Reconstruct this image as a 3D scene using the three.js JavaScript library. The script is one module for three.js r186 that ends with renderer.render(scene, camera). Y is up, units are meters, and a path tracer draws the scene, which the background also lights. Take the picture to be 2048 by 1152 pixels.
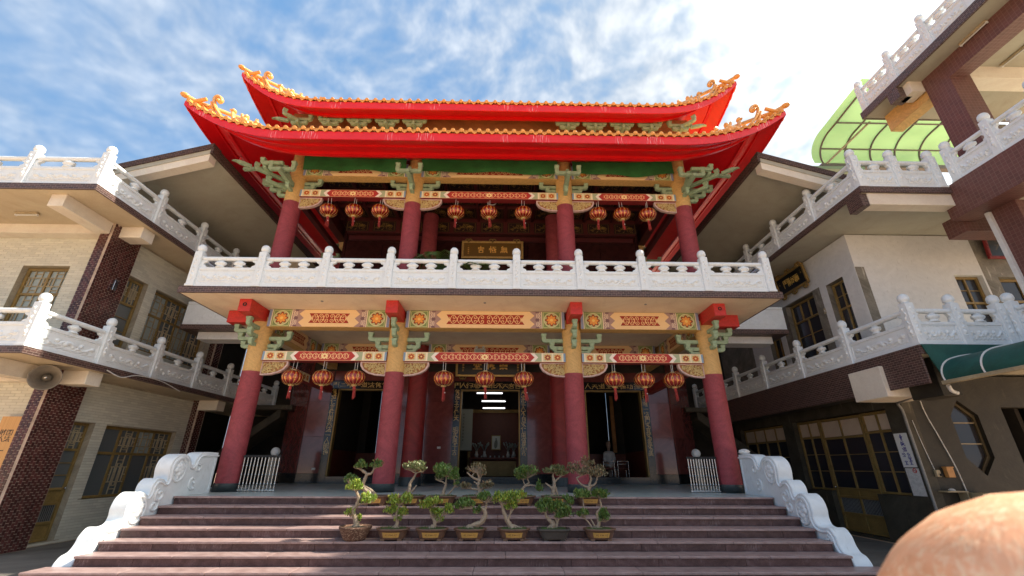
import * as THREE from 'three';
import { RoundedBoxGeometry } from 'three/addons/geometries/RoundedBoxGeometry.js';
import { MarchingCubes } from 'three/addons/objects/MarchingCubes.js';
import { mergeGeometries } from 'three/addons/utils/BufferGeometryUtils.js';
import { createNoise3D } from 'simplex-noise';

// ---------- camera, sky, sun, exposure ----------
const PI = Math.PI, scene = new THREE.Scene();
const camera = new THREE.PerspectiveCamera(67.77, 16 / 9, 0.005, 3000);
camera.position.set(0.48, 1.6, 0);
camera.rotation.order = 'YXZ';
camera.rotation.set(22.65 * PI / 180, -1.03 * PI / 180, 0.19 * PI / 180);
camera.focus = 11; camera.userData.fStop = 56;
const renderer = new THREE.WebGLRenderer({ antialias: true });
renderer.toneMapping = THREE.LinearToneMapping;
renderer.toneMappingExposure = 2.1;
renderer.shadowMap.enabled = true;
const sunDir = new THREE.Vector3(1.12, 1, -0.045).normalize();
const sun = new THREE.DirectionalLight(new THREE.Color(1, 0.9, 0.74), 5);
sun.position.copy(sunDir).multiplyScalar(60);
sun.castShadow = true; sun.shadow.mapSize.set(4096, 4096); sun.shadow.radius = 1.6;
Object.assign(sun.shadow.camera, { left: -30, right: 30, top: 30, bottom: -30, near: 1, far: 160 });
scene.add(sun, sun.target);

// ---------- random numbers and noise ----------
function rng(seed) { let s = seed >>> 0; return () => { s = (s + 0x6d2b79f5) | 0; let t = Math.imul(s ^ (s >>> 15), 1 | s); t = (t + Math.imul(t ^ (t >>> 7), 61 | t)) ^ t; return ((t ^ (t >>> 14)) >>> 0) / 4294967296; }; }
const R0 = rng(7), n3 = createNoise3D(rng(11));
function fbm(x, y, z, oct = 4, g = 0.5) { let a = 1, f = 1, s = 0, n = 0; for (let i = 0; i < oct; i++) { s += a * n3(x * f, y * f, z * f); n += a; a *= g; f *= 2.03; } return s / n; }
const clamp = (x, a = 0, b = 1) => Math.min(b, Math.max(a, x)), lerp = (a, b, t) => a + (b - a) * t, sstep = (a, b, x) => { const t = clamp((x - a) / (b - a)); return t * t * (3 - 2 * t); };

// ---------- sky: blue with thin mackerel cloud, whiter toward the sun ----------
{
  const W = 2048, H = 1024, d = new Float32Array(W * H * 4);
  for (let j = 0; j < H; j++) {
    const el = ((j + 0.5) / H - 0.5) * PI, y = Math.sin(el), c = Math.cos(el);
    for (let i = 0; i < W; i++) {
      const az = ((i + 0.5) / W - 0.5) * 2 * PI, x = Math.cos(az) * c, z = Math.sin(az) * c, o = (j * W + i) * 4;
      let r = 0.35, g = 0.36, b = 0.36;
      if (y > -0.02) {
        const yy = Math.max(y, 0), th = Math.acos(clamp(x * sunDir.x + y * sunDir.y + z * sunDir.z, -1, 1)) * 180 / PI;
        const q = 1 / (yy + 0.22), px = x * q, pz = z * q, hz = Math.exp(-yy * 4.5);
        r = lerp(0.098, 0.2, hz); g = lerp(0.2, 0.31, hz); b = lerp(0.365, 0.44, hz);
        const wx = 0.35 * fbm(px * 1.3, pz * 1.3, 5, 3), wz = 0.35 * fbm(px * 1.3, pz * 1.3, 9, 3);
        const big = fbm(px * 1.5 + wx, pz * 1.5 + wz, 1.5, 4), fine = fbm(px * 10 + wx * 2.5, pz * 12 + wz * 2.5, 3.1, 6, 0.58), streak = fbm((px + pz) * 1.2 + wx, (pz - px) * 4.2, 7.7, 5, 0.55);
        const near = sstep(66, 26, th);
        const mid = sstep(100, 55, th); let cov = sstep(-0.75, 0.95, lerp(0.5, 0.4, mid) * big + lerp(0.4, 0.95, mid) * fine + 0.4 * streak + lerp(0.02, 0.36, near));
        cov = clamp(cov * lerp(0.66, 0.95, near));
        const glow = 1 + 2.8 * Math.exp(-Math.pow(th / 22, 2)) + 0.25 * sstep(50, 28, th);
        const cl = (0.43 + 0.16 * fine) * glow;
        r = lerp(r * lerp(1, 2.4, near), cl * 0.97, cov); g = lerp(g * lerp(1, 1.6, near), cl * 1.0, cov); b = lerp(b * lerp(1, 1.15, near), cl * 1.02, cov);
        const veil = 0.4 * sstep(42, 20, th); r += veil * 0.98; g += veil * 1.02; b += veil * 1.0;
      }
      d[o] = Math.max(r, 0); d[o + 1] = Math.max(g, 0); d[o + 2] = Math.max(b, 0); d[o + 3] = 1;
    }
  }
  const t = new THREE.DataTexture(d, W, H, THREE.RGBAFormat, THREE.FloatType);
  t.mapping = THREE.EquirectangularReflectionMapping; t.magFilter = t.minFilter = THREE.LinearFilter; t.needsUpdate = true;
  scene.background = t; scene.environment = t;
}

// ---------- naming and grouping ----------
const used = new Map();
function numbered(n) { const k = used.get(n) ?? 0; used.set(n, k + 1); return k ? n + '_' + String(k).padStart(3, '0') : n; }
function tag(o, label, category, group, kind) { if (label) o.userData.label = label; if (category) o.userData.category = category; if (group) o.userData.group = group; if (kind) o.userData.kind = kind; return o; }
function thing(name, label, category, pos = [0, 0, 0], turn = 0, group, kind) { const o = new THREE.Group(); o.name = numbered(name); o.position.set(...pos); o.rotation.y = turn; scene.add(o); return tag(o, label, category, group, kind); }
function part(name, parent, pos = [0, 0, 0], turn = 0) { const o = new THREE.Group(); o.name = name; o.position.set(...pos); o.rotation.y = turn; parent.add(o); return o; }
function put(name, geo, mat, parent, pos, rot, scl) { const m = new THREE.Mesh(geo, mat); m.name = parent ? name : numbered(name); m.castShadow = m.receiveShadow = true; if (pos) m.position.set(...pos); if (rot) m.rotation.set(...rot); if (scl) m.scale.set(...scl); (parent ?? scene).add(m); return m; }
function copy(o, pos, turn, label, group) { const c = o.clone(); c.name = numbered(o.name.replace(/_\d{3}$/, '')); c.userData = { ...o.userData }; scene.add(c); if (pos) c.position.set(...pos); if (turn !== undefined) c.rotation.y = turn; if (label) c.userData.label = label; if (group) c.userData.group = group; return c; }

// ---------- geometry ----------
const M4 = (x = 0, y = 0, z = 0, rx = 0, ry = 0, rz = 0, sx = 1, sy = sx, sz = sx) => new THREE.Matrix4().compose(new THREE.Vector3(x, y, z), new THREE.Quaternion().setFromEuler(new THREE.Euler(rx, ry, rz)), new THREE.Vector3(sx, sy, sz));
// uv in metres, along the two axes that each face spans
function metreUV(g0) {
  const g = g0.index ? g0.toNonIndexed() : g0, p = g.attributes.position, n = p.count, uv = new Float32Array(n * 2), a = new THREE.Vector3(), b = new THREE.Vector3(), c = new THREE.Vector3();
  for (let i = 0; i < n; i += 3) {
    a.fromBufferAttribute(p, i); b.fromBufferAttribute(p, i + 1).sub(a); c.fromBufferAttribute(p, i + 2).sub(a); b.cross(c);
    const X = Math.abs(b.x), Y = Math.abs(b.y), Z = Math.abs(b.z);
    for (let k = i; k < i + 3; k++) { const x = p.getX(k), y = p.getY(k), z = p.getZ(k); if (Y >= X && Y >= Z) { uv[2 * k] = x; uv[2 * k + 1] = -z; } else if (X >= Z) { uv[2 * k] = -z; uv[2 * k + 1] = y; } else { uv[2 * k] = x; uv[2 * k + 1] = y; } }
  }
  g.setAttribute('uv', new THREE.BufferAttribute(uv, 2)); return g;
}
const shiftUV = (g0, du, dv) => { const g = g0.clone(), u = g.attributes.uv; for (let i = 0; i < u.count; i++) u.setXY(i, u.getX(i) + du, u.getY(i) + dv); return g; };
const strip = (g) => { const h = g.index ? g.toNonIndexed() : g; for (const k of Object.keys(h.attributes)) if (!['position', 'normal', 'uv'].includes(k)) h.deleteAttribute(k); return h; };
class B {   // collects pieces, then makes one named mesh of them
  constructor() { this.l = []; }
  add(g, m) { const h = strip(g.clone()); if (m) h.applyMatrix4(m); this.l.push(h); return this; }
  box(x0, x1, y0, y1, z0, z1) { return this.add(new THREE.BoxGeometry(Math.abs(x1 - x0), Math.abs(y1 - y0), Math.abs(z1 - z0)), M4((x0 + x1) / 2, (y0 + y1) / 2, (z0 + z1) / 2)); }
  rbox(x0, x1, y0, y1, z0, z1, r = 0.012) { return this.add(rb(Math.abs(x1 - x0), Math.abs(y1 - y0), Math.abs(z1 - z0), r), M4((x0 + x1) / 2, (y0 + y1) / 2, (z0 + z1) / 2)); }
  cyl(r0, r1, h, x, y, z, seg = 20) { return this.add(new THREE.CylinderGeometry(r1, r0, h, seg), M4(x, y + h / 2, z)); }
  tube(pts, r, seg = 6, tub = pts.length * 4) { return this.add(new THREE.TubeGeometry(new THREE.CatmullRomCurve3(pts.map((p) => new THREE.Vector3(...p))), tub, r, seg), null); }
  bar(a, b, r, seg = 8) { const A = new THREE.Vector3(...a), C = new THREE.Vector3(...b), d = C.clone().sub(A), q = new THREE.Quaternion().setFromUnitVectors(new THREE.Vector3(0, 1, 0), d.clone().normalize()); return this.add(new THREE.CylinderGeometry(r, r, d.length(), seg), new THREE.Matrix4().compose(A.add(C).multiplyScalar(0.5), q, new THREE.Vector3(1, 1, 1))); }
  geo(keepUV) { const g = mergeGeometries(this.l); return keepUV ? g : metreUV(g); }
  mesh(name, mat, parent, keepUV) { return put(name, this.geo(keepUV), mat, parent); }
}
const rbCache = new Map();
function rb(w, h, d, r = 0.012) { const k = [w, h, d, r].map((v) => v.toFixed(4)).join(); if (!rbCache.has(k)) rbCache.set(k, metreUV(new RoundedBoxGeometry(w, h, d, 1, Math.min(r, w / 2.1, h / 2.1, d / 2.1)))); return rbCache.get(k); }
const lathe = (pts, seg = 24) => new THREE.LatheGeometry(pts.map((p) => new THREE.Vector2(p[0], p[1])), seg);
function extr(pts, depth, bevel = 0.006, curveSeg = 6) { const s = Array.isArray(pts) ? new THREE.Shape(pts.map((p) => new THREE.Vector2(p[0], p[1]))) : pts; const g = new THREE.ExtrudeGeometry(s, { depth: depth - 2 * bevel, bevelEnabled: bevel > 0, bevelThickness: bevel, bevelSize: bevel, bevelOffset: -bevel, bevelSegments: 1, curveSegments: curveSeg }); g.translate(0, 0, -depth / 2 + bevel); return g; }
// relief: a grid w x h whose height follows f(u, v) in metres, with a skirt back to zero
function relief(w, h, nu, nv, f) {
  const g = new THREE.PlaneGeometry(w, h, nu, nv), p = g.attributes.position;
  for (let i = 0; i < p.count; i++) { const u = p.getX(i) / w + 0.5, v = p.getY(i) / h + 0.5, e = u < 1e-6 || u > 1 - 1e-6 || v < 1e-6 || v > 1 - 1e-6; p.setZ(i, e ? -0.01 : f(u, v)); }
  g.computeVertexNormals(); return metreUV(g);
}

// ---------- textures ----------
function dtex(n, f, srgb = true, rep = 1) {   // f(u, v) -> [r, g, b] 0..1 (display values); tiles when f does
  const d = new Uint8Array(n * n * 4);
  for (let j = 0; j < n; j++) for (let i = 0; i < n; i++) { const c = f(i / n, j / n), o = (j * n + i) * 4; for (let k = 0; k < 3; k++) d[o + k] = clamp(Array.isArray(c) ? c[k] : c) * 255; d[o + 3] = 255; }
  const t = new THREE.DataTexture(d, n, n); t.wrapS = t.wrapT = THREE.RepeatWrapping; t.magFilter = THREE.LinearFilter; t.minFilter = THREE.LinearMipmapLinearFilter; t.generateMipmaps = true; t.repeat.set(rep, rep); if (srgb) t.colorSpace = THREE.SRGBColorSpace; t.needsUpdate = true; return t;
}
// noise that tiles on the unit square
function tn(u, v, f, seed, oct = 4) { const a = 2 * PI * u, b = 2 * PI * v, r = f / (2 * PI); return fbm(Math.cos(a) * r + seed, Math.sin(a) * r + Math.cos(b) * r * 1.3, Math.sin(b) * r * 1.3 - seed, oct, 0.55); }
function ctex(w, h, draw, rep) { const c = document.createElement('canvas'); c.width = w; c.height = h; const x = c.getContext('2d'); draw(x, w, h); const t = new THREE.CanvasTexture(c); t.colorSpace = THREE.SRGBColorSpace; if (rep) { t.wrapS = t.wrapT = THREE.RepeatWrapping; t.repeat.set(...rep); } return t; }
const std = (o) => new THREE.MeshStandardMaterial({ roughness: 0.7, ...o }), phy = (o) => new THREE.MeshPhysicalMaterial({ roughness: 0.5, ...o });
const lin = (r, g, b) => new THREE.Color().setRGB(r, g, b);
const grainA = dtex(256, (u, v) => { const n = 0.87 + 0.09 * tn(u, v, 14, 3) + 0.05 * tn(u, v, 60, 8, 2); return [n, n, n]; }, true, 0.7);
const grainB = dtex(256, (u, v) => { const n = 0.84 + 0.13 * tn(u, v, 6, 21, 5) + 0.06 * tn(u, v, 50, 5, 2); return [n, n * 0.985, n * 0.96]; }, true, 0.35);
const bumpFine = dtex(256, (u, v) => 0.5 + 0.35 * tn(u, v, 90, 2, 3), false, 1.2);
const bumpSoft = dtex(256, (u, v) => 0.5 + 0.4 * tn(u, v, 10, 4, 5), false, 0.8);
function brickTex(n, cols, rows, tile, joint, jw, off, vary, seed) { const r = rng(seed), shade = Array.from({ length: cols * rows }, () => (r() - 0.5) * vary); return (u, v) => { const ry = Math.floor(v * rows), fy = v * rows - ry, xo = u * cols + (off ? (ry % 2) * 0.5 : 0), cx = ((Math.floor(xo) % cols) + cols) % cols, fx = xo - Math.floor(xo); if (fx < jw[0] || fy < jw[1]) return joint; const s = shade[ry * cols + cx] + 0.05 * n3(u * 40, v * 40, seed); return tile.map((t) => t * (1 + s)); }; }
const mosaicMap = dtex(512, brickTex(512, 8, 20, [0.3, 0.215, 0.2], [0.52, 0.46, 0.43], [0.06, 0.14], true, 0.35, 5), true, 1.1);
const mosaicBump = dtex(512, brickTex(512, 8, 20, [0.9, 0.9, 0.9], [0.1, 0.1, 0.1], [0.07, 0.16], true, 0.1, 5), false, 1.1);
const redTileMap = dtex(512, brickTex(512, 8, 8, [0.41, 0.27, 0.25], [0.52, 0.4, 0.365], [0.05, 0.05], false, 0.12, 9), true, 1.5);
const redTileBump = dtex(512, brickTex(512, 8, 8, [0.9, 0.9, 0.9], [0.2, 0.2, 0.2], [0.05, 0.05], false, 0.05, 9), false, 1.5);
// granite of the steps: red-brown with pale lime streaks that run down the risers
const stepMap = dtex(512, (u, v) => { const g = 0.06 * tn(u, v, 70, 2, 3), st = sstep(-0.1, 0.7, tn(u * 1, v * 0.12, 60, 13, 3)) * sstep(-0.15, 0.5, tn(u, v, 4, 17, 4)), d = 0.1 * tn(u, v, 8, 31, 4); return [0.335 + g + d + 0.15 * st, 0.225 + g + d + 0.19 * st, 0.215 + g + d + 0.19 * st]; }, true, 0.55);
const treadMap = dtex(512, (u, v) => { const g = 0.05 * tn(u, v, 80, 6, 3), d = 0.09 * tn(u, v, 7, 41, 5); return [0.6 + g + d, 0.51 + g + d * 1.05, 0.495 + g + d * 1.05]; }, true, 0.5);  // paler than the risers, with the sheen of the sky in the colour
const graniteMap = dtex(512, (u, v) => { const g = 0.09 * tn(u, v, 110, 6, 3), d = 0.07 * tn(u, v, 6, 4, 4); return [0.56 + g + d, 0.59 + g + d, 0.585 + g + d]; }, true, 0.6);
const groundMap = dtex(1024, (u, v) => { const d = 0.11 * tn(u, v, 9, 4, 6), g = 0.05 * tn(u, v, 160, 9, 2), st = 0.12 * sstep(0.25, 0.6, tn(u, v, 4, 52, 5)); return [0.77 + d + g - st, 0.745 + d + g - st, 0.69 + d + g - st]; }, true, 0.13);
const maroonStuc = dtex(512, (u, v) => { const s = 0.08 * tn(u, v * 0.35, 70, 3, 3) + 0.09 * tn(u, v, 8, 9, 4) + 0.1 * sstep(0.35, 0.6, tn(u, v, 22, 44, 4)); return [0.575 + s * 0.7, 0.24 + s * 0.4, 0.268 + s * 0.4]; }, true, 0.6);
const redPaintMap = dtex(512, (u, v) => { const s = 0.035 * tn(u, v, 6, 12, 4), w = 0.05 * sstep(0.15, 0.6, tn(u, v * 0.1, 50, 3, 3)); return [0.8 + s, 0.035 + s * 0.3 + w * 0.5, 0.055 + s * 0.3 + w * 0.5]; }, true, 0.4);
const fasciaMap = dtex(512, (u, v) => { const patch = sstep(-0.1, 0.25, tn(u, v * 0.02, 3.2, 77, 3)), w = 0.8 * sstep(0.2, 0.55, tn(u, v * 0.06, 75, 3, 2)) * patch, s = 0.05 * tn(u, v, 7, 2, 4); return [0.87 + s + 0.06 * w, 0.13 + s * 0.5 + 0.62 * w, 0.15 + s * 0.5 + 0.6 * w]; }, true, 0.34);
const plasterMap = dtex(512, (u, v) => { const d = 0.05 * tn(u, v, 5, 4, 5), g = 0.02 * tn(u, v, 70, 9, 2), st = 0.02 * sstep(0.25, 0.7, tn(u, v * 0.3, 8, 33, 4)); return [0.86 + d * 0.7 + g - st, 0.825 + d + g - st * 1.1, 0.765 + d + g - st * 1.3]; }, true, 0.28);
const greyStoneMap = dtex(512, (u, v) => { const d = 0.12 * tn(u, v, 6, 14, 6), g = 0.05 * tn(u, v, 80, 29, 2), st = 0.2 * sstep(0.3, 0.65, tn(u, v * 0.15, 26, 8, 3)) * sstep(0, 0.4, tn(u, v, 3, 18, 3)); return [0.52 + d + g + st, 0.5 + d + g + st, 0.46 + d + g + st]; }, true, 0.3);
const marbleMap = dtex(512, (u, v) => { const d = 0.035 * tn(u, v, 7, 9, 5), st = 0.06 * sstep(0.3, 0.7, tn(u, v * 0.25, 24, 15, 4)); return [0.915 + d - st, 0.915 + d - st, 0.91 + d - st * 1.1]; }, true, 0.6);
const woodMap = dtex(256, (u, v) => { const s = 0.07 * tn(u, v * 0.08, 60, 8, 3) + 0.05 * tn(u, v, 5, 3, 3); return [0.74 + s, 0.53 + s, 0.3 + s * 0.7]; }, true, 0.8);
const glazeMap = dtex(256, (u, v) => { const s = 0.1 * tn(u, v, 8, 5, 5); return [0.88 + s, 0.66 + s, 0.4 + s * 0.7]; }, true, 1.5);
const leafVar = null;
// ---------- materials ----------
const M = {
  marble: std({ map: marbleMap, color: lin(0.9, 0.97, 1.02), roughness: 0.5, bumpMap: bumpSoft, bumpScale: 0.003 }),
  maroon: std({ map: maroonStuc, roughness: 0.62, bumpMap: bumpFine, bumpScale: 0.006 }),
  ochre: std({ map: grainA, color: lin(0.84, 0.53, 0.19), roughness: 0.6, bumpMap: bumpSoft, bumpScale: 0.003 }),
  ochreDull: std({ map: grainB, color: lin(0.5, 0.24, 0.085), roughness: 0.7 }),
  black: std({ map: graniteMap, color: lin(0.05, 0.055, 0.06), roughness: 0.16 }),
  blackBase: std({ map: graniteMap, color: lin(0.16, 0.18, 0.19), roughness: 0.35 }),
  polished: phy({ map: graniteMap, color: lin(0.62, 0.155, 0.15), roughness: 0.14, clearcoat: 0.3, clearcoatRoughness: 0.05 }),
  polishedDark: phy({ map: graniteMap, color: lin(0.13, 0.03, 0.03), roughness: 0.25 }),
  redPaint: std({ map: redPaintMap, roughness: 0.34, bumpMap: bumpSoft, bumpScale: 0.006 }),
  fascia: std({ map: fasciaMap, roughness: 0.36, bumpMap: bumpSoft, bumpScale: 0.004 }),
  redBlock: std({ map: grainA, color: lin(0.72, 0.042, 0.03), roughness: 0.45 }),
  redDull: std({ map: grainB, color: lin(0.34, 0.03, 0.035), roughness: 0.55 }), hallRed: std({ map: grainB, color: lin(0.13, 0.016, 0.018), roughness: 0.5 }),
  mint: std({ map: grainA, color: lin(0.4, 0.55, 0.36), roughness: 0.6 }),
  cream: std({ map: plasterMap, roughness: 0.75, bumpMap: bumpSoft, bumpScale: 0.004 }),
  creamWarm: std({ map: plasterMap, color: lin(1.15, 1.05, 0.92), roughness: 0.75 }),
  white: std({ map: marbleMap, color: lin(0.82, 0.83, 0.84), roughness: 0.7, bumpMap: bumpSoft, bumpScale: 0.004 }),
  mosaic: std({ map: mosaicMap, bumpMap: mosaicBump, bumpScale: 0.004, roughness: 0.45 }),
  redTile: std({ map: redTileMap, bumpMap: redTileBump, bumpScale: 0.003, roughness: 0.4 }),
  mortar: std({ map: grainB, color: lin(0.62, 0.5, 0.42), roughness: 0.9 }),
  mortarPale: std({ map: grainB, color: lin(0.6, 0.55, 0.44), roughness: 0.9 }),
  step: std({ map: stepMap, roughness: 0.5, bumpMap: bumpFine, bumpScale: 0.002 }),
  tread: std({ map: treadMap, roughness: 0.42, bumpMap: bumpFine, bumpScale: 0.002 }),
  granite: std({ map: graniteMap, color: lin(1.5, 1.58, 1.58), roughness: 0.28 }),
  ground: std({ map: groundMap, color: lin(1.06, 0.8, 0.62), roughness: 0.85, bumpMap: bumpFine, bumpScale: 0.004 }),
  grey: std({ map: greyStoneMap, color: lin(0.8, 0.8, 0.78), roughness: 0.7, bumpMap: bumpSoft, bumpScale: 0.005 }),
  greyLow: std({ map: greyStoneMap, color: lin(0.25, 0.24, 0.2), roughness: 0.7 }), path: std({ map: groundMap, color: lin(0.26, 0.26, 0.27), roughness: 0.8, bumpMap: bumpFine, bumpScale: 0.004 }),  // path: court texture darkened to stand for shaded ground
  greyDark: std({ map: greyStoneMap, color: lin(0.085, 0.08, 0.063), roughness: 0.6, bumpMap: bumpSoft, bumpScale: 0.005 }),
  mustard: std({ map: grainB, color: lin(0.38, 0.26, 0.085), roughness: 0.5 }),
  mustardPale: std({ map: grainB, color: lin(0.55, 0.46, 0.3), roughness: 0.5 }),
  lattice: std({ map: grainB, color: lin(0.62, 0.53, 0.36), roughness: 0.5 }),
  glass: phy({ color: lin(0.9, 0.95, 0.95), roughness: 0.04, transmission: 1, thickness: 0, ior: 1.5 }),
  frosted: phy({ color: lin(0.45, 0.52, 0.5), roughness: 0.35, transmission: 0.25, thickness: 0 }),
  dark: std({ color: lin(0.02, 0.019, 0.018), roughness: 0.8 }),
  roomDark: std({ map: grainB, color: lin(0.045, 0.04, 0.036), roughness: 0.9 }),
  roomWood: std({ map: woodMap, color: lin(0.26, 0.075, 0.06), roughness: 0.5 }),
  gold: std({ map: grainA, color: lin(0.83, 0.56, 0.2), roughness: 0.35, metalness: 0.55 }),
  goldPaint: std({ map: grainA, color: lin(0.78, 0.6, 0.26), roughness: 0.5 }),
  goldDark: std({ map: grainB, color: lin(0.4, 0.27, 0.09), roughness: 0.45, metalness: 0.3 }),
  glaze: std({ map: glazeMap, roughness: 0.22 }),
  glazeEnd: std({ map: glazeMap, color: lin(1.0, 0.86, 0.62), roughness: 0.22 }),
  steel: std({ map: grainA, color: lin(0.75, 0.75, 0.74), roughness: 0.25, metalness: 1 }),
  greyPaint: std({ map: grainA, color: lin(0.3, 0.3, 0.29), roughness: 0.5 }),
  hornGrey: std({ map: grainB, color: lin(0.24, 0.22, 0.19), roughness: 0.4, metalness: 0.2 }),
  pinkRim: std({ map: grainA, color: lin(0.86, 0.62, 0.56), roughness: 0.55 }),
  shingle: std({ map: mosaicMap, color: lin(0.8, 0.75, 0.72), roughness: 0.8, bumpMap: mosaicBump, bumpScale: 0.006 }),
  green: std({ map: grainB, color: lin(0.035, 0.22, 0.055), roughness: 0.75, side: THREE.DoubleSide }),
  wood: std({ map: woodMap, roughness: 0.5, bumpMap: bumpSoft, bumpScale: 0.002 }),
  whitePaint: std({ map: grainA, color: lin(0.88, 0.88, 0.86), roughness: 0.5 }),
  soffitTan: std({ map: plasterMap, color: lin(0.72, 0.66, 0.55), roughness: 0.75 }), soffitGrey: std({ map: plasterMap, color: lin(0.56, 0.585, 0.56), roughness: 0.75 }),
  greyPane: phy({ color: lin(0.13, 0.145, 0.145), roughness: 0.22 }), darkPane: phy({ color: lin(0.03, 0.03, 0.036), roughness: 0.12 }),
  blue: std({ color: lin(0.03, 0.04, 0.4), roughness: 0.5 }),
};
// ---------- brush characters, as strokes on a ten by ten grid ----------
const GL = {
  '一': '0595', '二': '2373 0797', '無': '3012 2282 1484 0797 2227 4247 6267 8287 1809 3839 5859 7899', '極': '0343 2029 2305 2445 4191 6153 5373 737786 4555 4547 4757 5557 7395 9476 7598 4999',
  '宮': '4042 1214 1282 8284 3363 3335 3565 6365 4546 2676 2629 2979 7679', '崇': '4043 1113 8183 1383 4344 1516 1585 8586 2676 1888 4849 3819 6889', '修': '3003 2229 4247 6144 5282 8246 5388 8556 8767 9869',
  '堂': '4042 2132 7162 1315 1383 8385 3464 3436 3666 6466 4749 2777 0999', '彌': '0131 3133 0333 0305 0535 353827 4191 6163 4349 4393 939887 6369 5466 6455 5768 6757 7486 8475 7788 8777', '勒': '0141 1013 3033 1333 0444 0446 0646 4446 2329 0747 5393 939877 717459',
  '化': '2003 2229 505898 9355', '千': '7031 0494 5159', '古': '0292 5055 2575 2529 2979 7579', '萬': '0191 3032 6062 2272 2225 2575 7275 4249 0696 0609 9699', '風': '1118 1181 818899 3262 3464 3436 3666 6466 5259 3969',
  '仁': '2003 2229 5292 4898', '傳': '2003 2229 4191 6067 4383 4346 4686 8386 3797 7779 4858', '門': '1019 1040 1242 1444 4044 5090 9099 5054 5292 5494', '唯': '0232 0207 0737 3237 6042 5359 5393 5595 5797 5999 7379',
  '法': '0112 0314 0927 3292 6065 3595 5538 3888 7699', '求': '0292 5059 7081 5426 5598 1335', '真': '0191 5022 2272 2227 7277 2474 2676 0898 3819 6889', '善': '3021 7081 0292 1474 0696 5056 2777 2729 2979 7779',
  '美': '3021 7081 1282 1474 0595 5155 0797 5709 5799', '道': '5041 8071 3292 4383 4347 8387 4585 4787 0213 0424 2426 0898', '言': '4041 0292 2474 2666 2878 2829 2979 7879', '功': '0242 2227 0747 5393 939878 717459',
  '明': '0131 0108 0838 3138 0434 5090 5059 9099 5393 5696', '義': '3021 7081 1282 1474 0696 5156 0838 3639 6698 8677', '人': '5009 5399', '天': '1282 0595 5209 5599', '文': '5052 0292 7208 2298',
  '不': '0191 5107 5159 5388', '行': '2003 3205 2329 4191 4494 7479', '自': '5041 2282 2229 8289 2484 2686 2989', '立': '4042 1383 3447 6457 0898', '德': '3011 3314 2429 4292 7043 4494 4496 9496 4696 6466 7476 4898 5898',
  '乾': '0232 1012 0333 0306 0636 3336 0747 1619 5042 5181 448446 469897', '室': '4041 1112 1181 8182 2373 4335 3565 4549 2777 0999', '浴': '0112 0314 0918 4031 6071 6234 6294 4676 4649 4979 7679', '妝': '3039 0003 0333 0505 6147 4799 9159 3393',
  '財': '0131 0107 0737 3137 0333 0535 0809 3839 5292 7079 7245', '團': '0191 0109 0999 9199 2272 5157 2454 2777', '貫': '1181 1113 1383 8183 0292 4143 2464 2428 6468 2666 2868 1809 8899', '發': '3013 0131 6094 9173 1444 4448 0626 0609 5484 8488 5799 8757',
};
function glyph(c, ch, x, y, s, lw) {   // x, y: the middle
  const st = GL[ch]; if (!st) return; c.lineCap = 'round'; c.lineJoin = 'round';
  for (const t of st.split(' ')) { c.beginPath(); for (let i = 0; i < t.length; i += 2) { const a = x + (+t[i] / 9 - 0.5) * s, b = y + (+t[i + 1] / 9 - 0.5) * s; i ? c.lineTo(a, b) : c.moveTo(a, b); } const hz = t.length === 4 && t[1] === t[3]; c.lineWidth = lw * (hz ? 0.75 : 1.1); c.stroke(); }
}
// ---------- painted beams ----------
function spiral(c, x, y, r, dir, a0, turns) { c.beginPath(); for (let i = 0; i <= 24; i++) { const t = i / 24, a = a0 + dir * t * turns * 2 * PI, q = r * (1 - 0.78 * t); const X = x + Math.cos(a) * q, Y = y + Math.sin(a) * q; i ? c.lineTo(X, Y) : c.moveTo(X, Y); } c.stroke(); }
function scrolls(c, x0, x1, yc, a, n, col, lw) {   // a chain of facing curls
  c.strokeStyle = col; c.lineWidth = lw; c.lineCap = 'round'; const w = (x1 - x0) / n;
  for (let i = 0; i < n; i++) {
    const x = x0 + (i + 0.5) * w, f = i < n / 2 ? 1 : -1;
    for (const s of [1, -1]) { c.beginPath(); c.moveTo(x - f * w * 0.62, yc + s * a * 0.55); c.bezierCurveTo(x - f * w * 0.45, yc - s * a * 0.2, x - f * w * 0.35, yc - s * a * 1.25, x + f * w * 0.05, yc - s * a * 1.0); c.stroke(); spiral(c, x + f * w * 0.02, yc - s * a * 0.52, a * 0.48, f * s, -s * 1.5, 1.0); }
  }
}
function flower(c, x, y, r, n, petal, mid) { c.fillStyle = petal; for (let i = 0; i < n; i++) { const a = i / n * 2 * PI; c.beginPath(); c.ellipse(x + Math.cos(a) * r * 0.58, y + Math.sin(a) * r * 0.58, r * 0.44, r * 0.26, a, 0, 7); c.fill(); } c.fillStyle = mid; c.beginPath(); c.arc(x, y, r * 0.3, 0, 7); c.fill(); }
function speck(c, w, h, seed) { const r = rng(seed); for (let i = 0; i < w * h / 90; i++) { c.fillStyle = r() < 0.5 ? 'rgba(60,40,30,0.06)' : 'rgba(255,245,220,0.06)'; c.fillRect(r() * w, r() * h, 1 + r() * 5, 1 + r() * 2); } }
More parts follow.
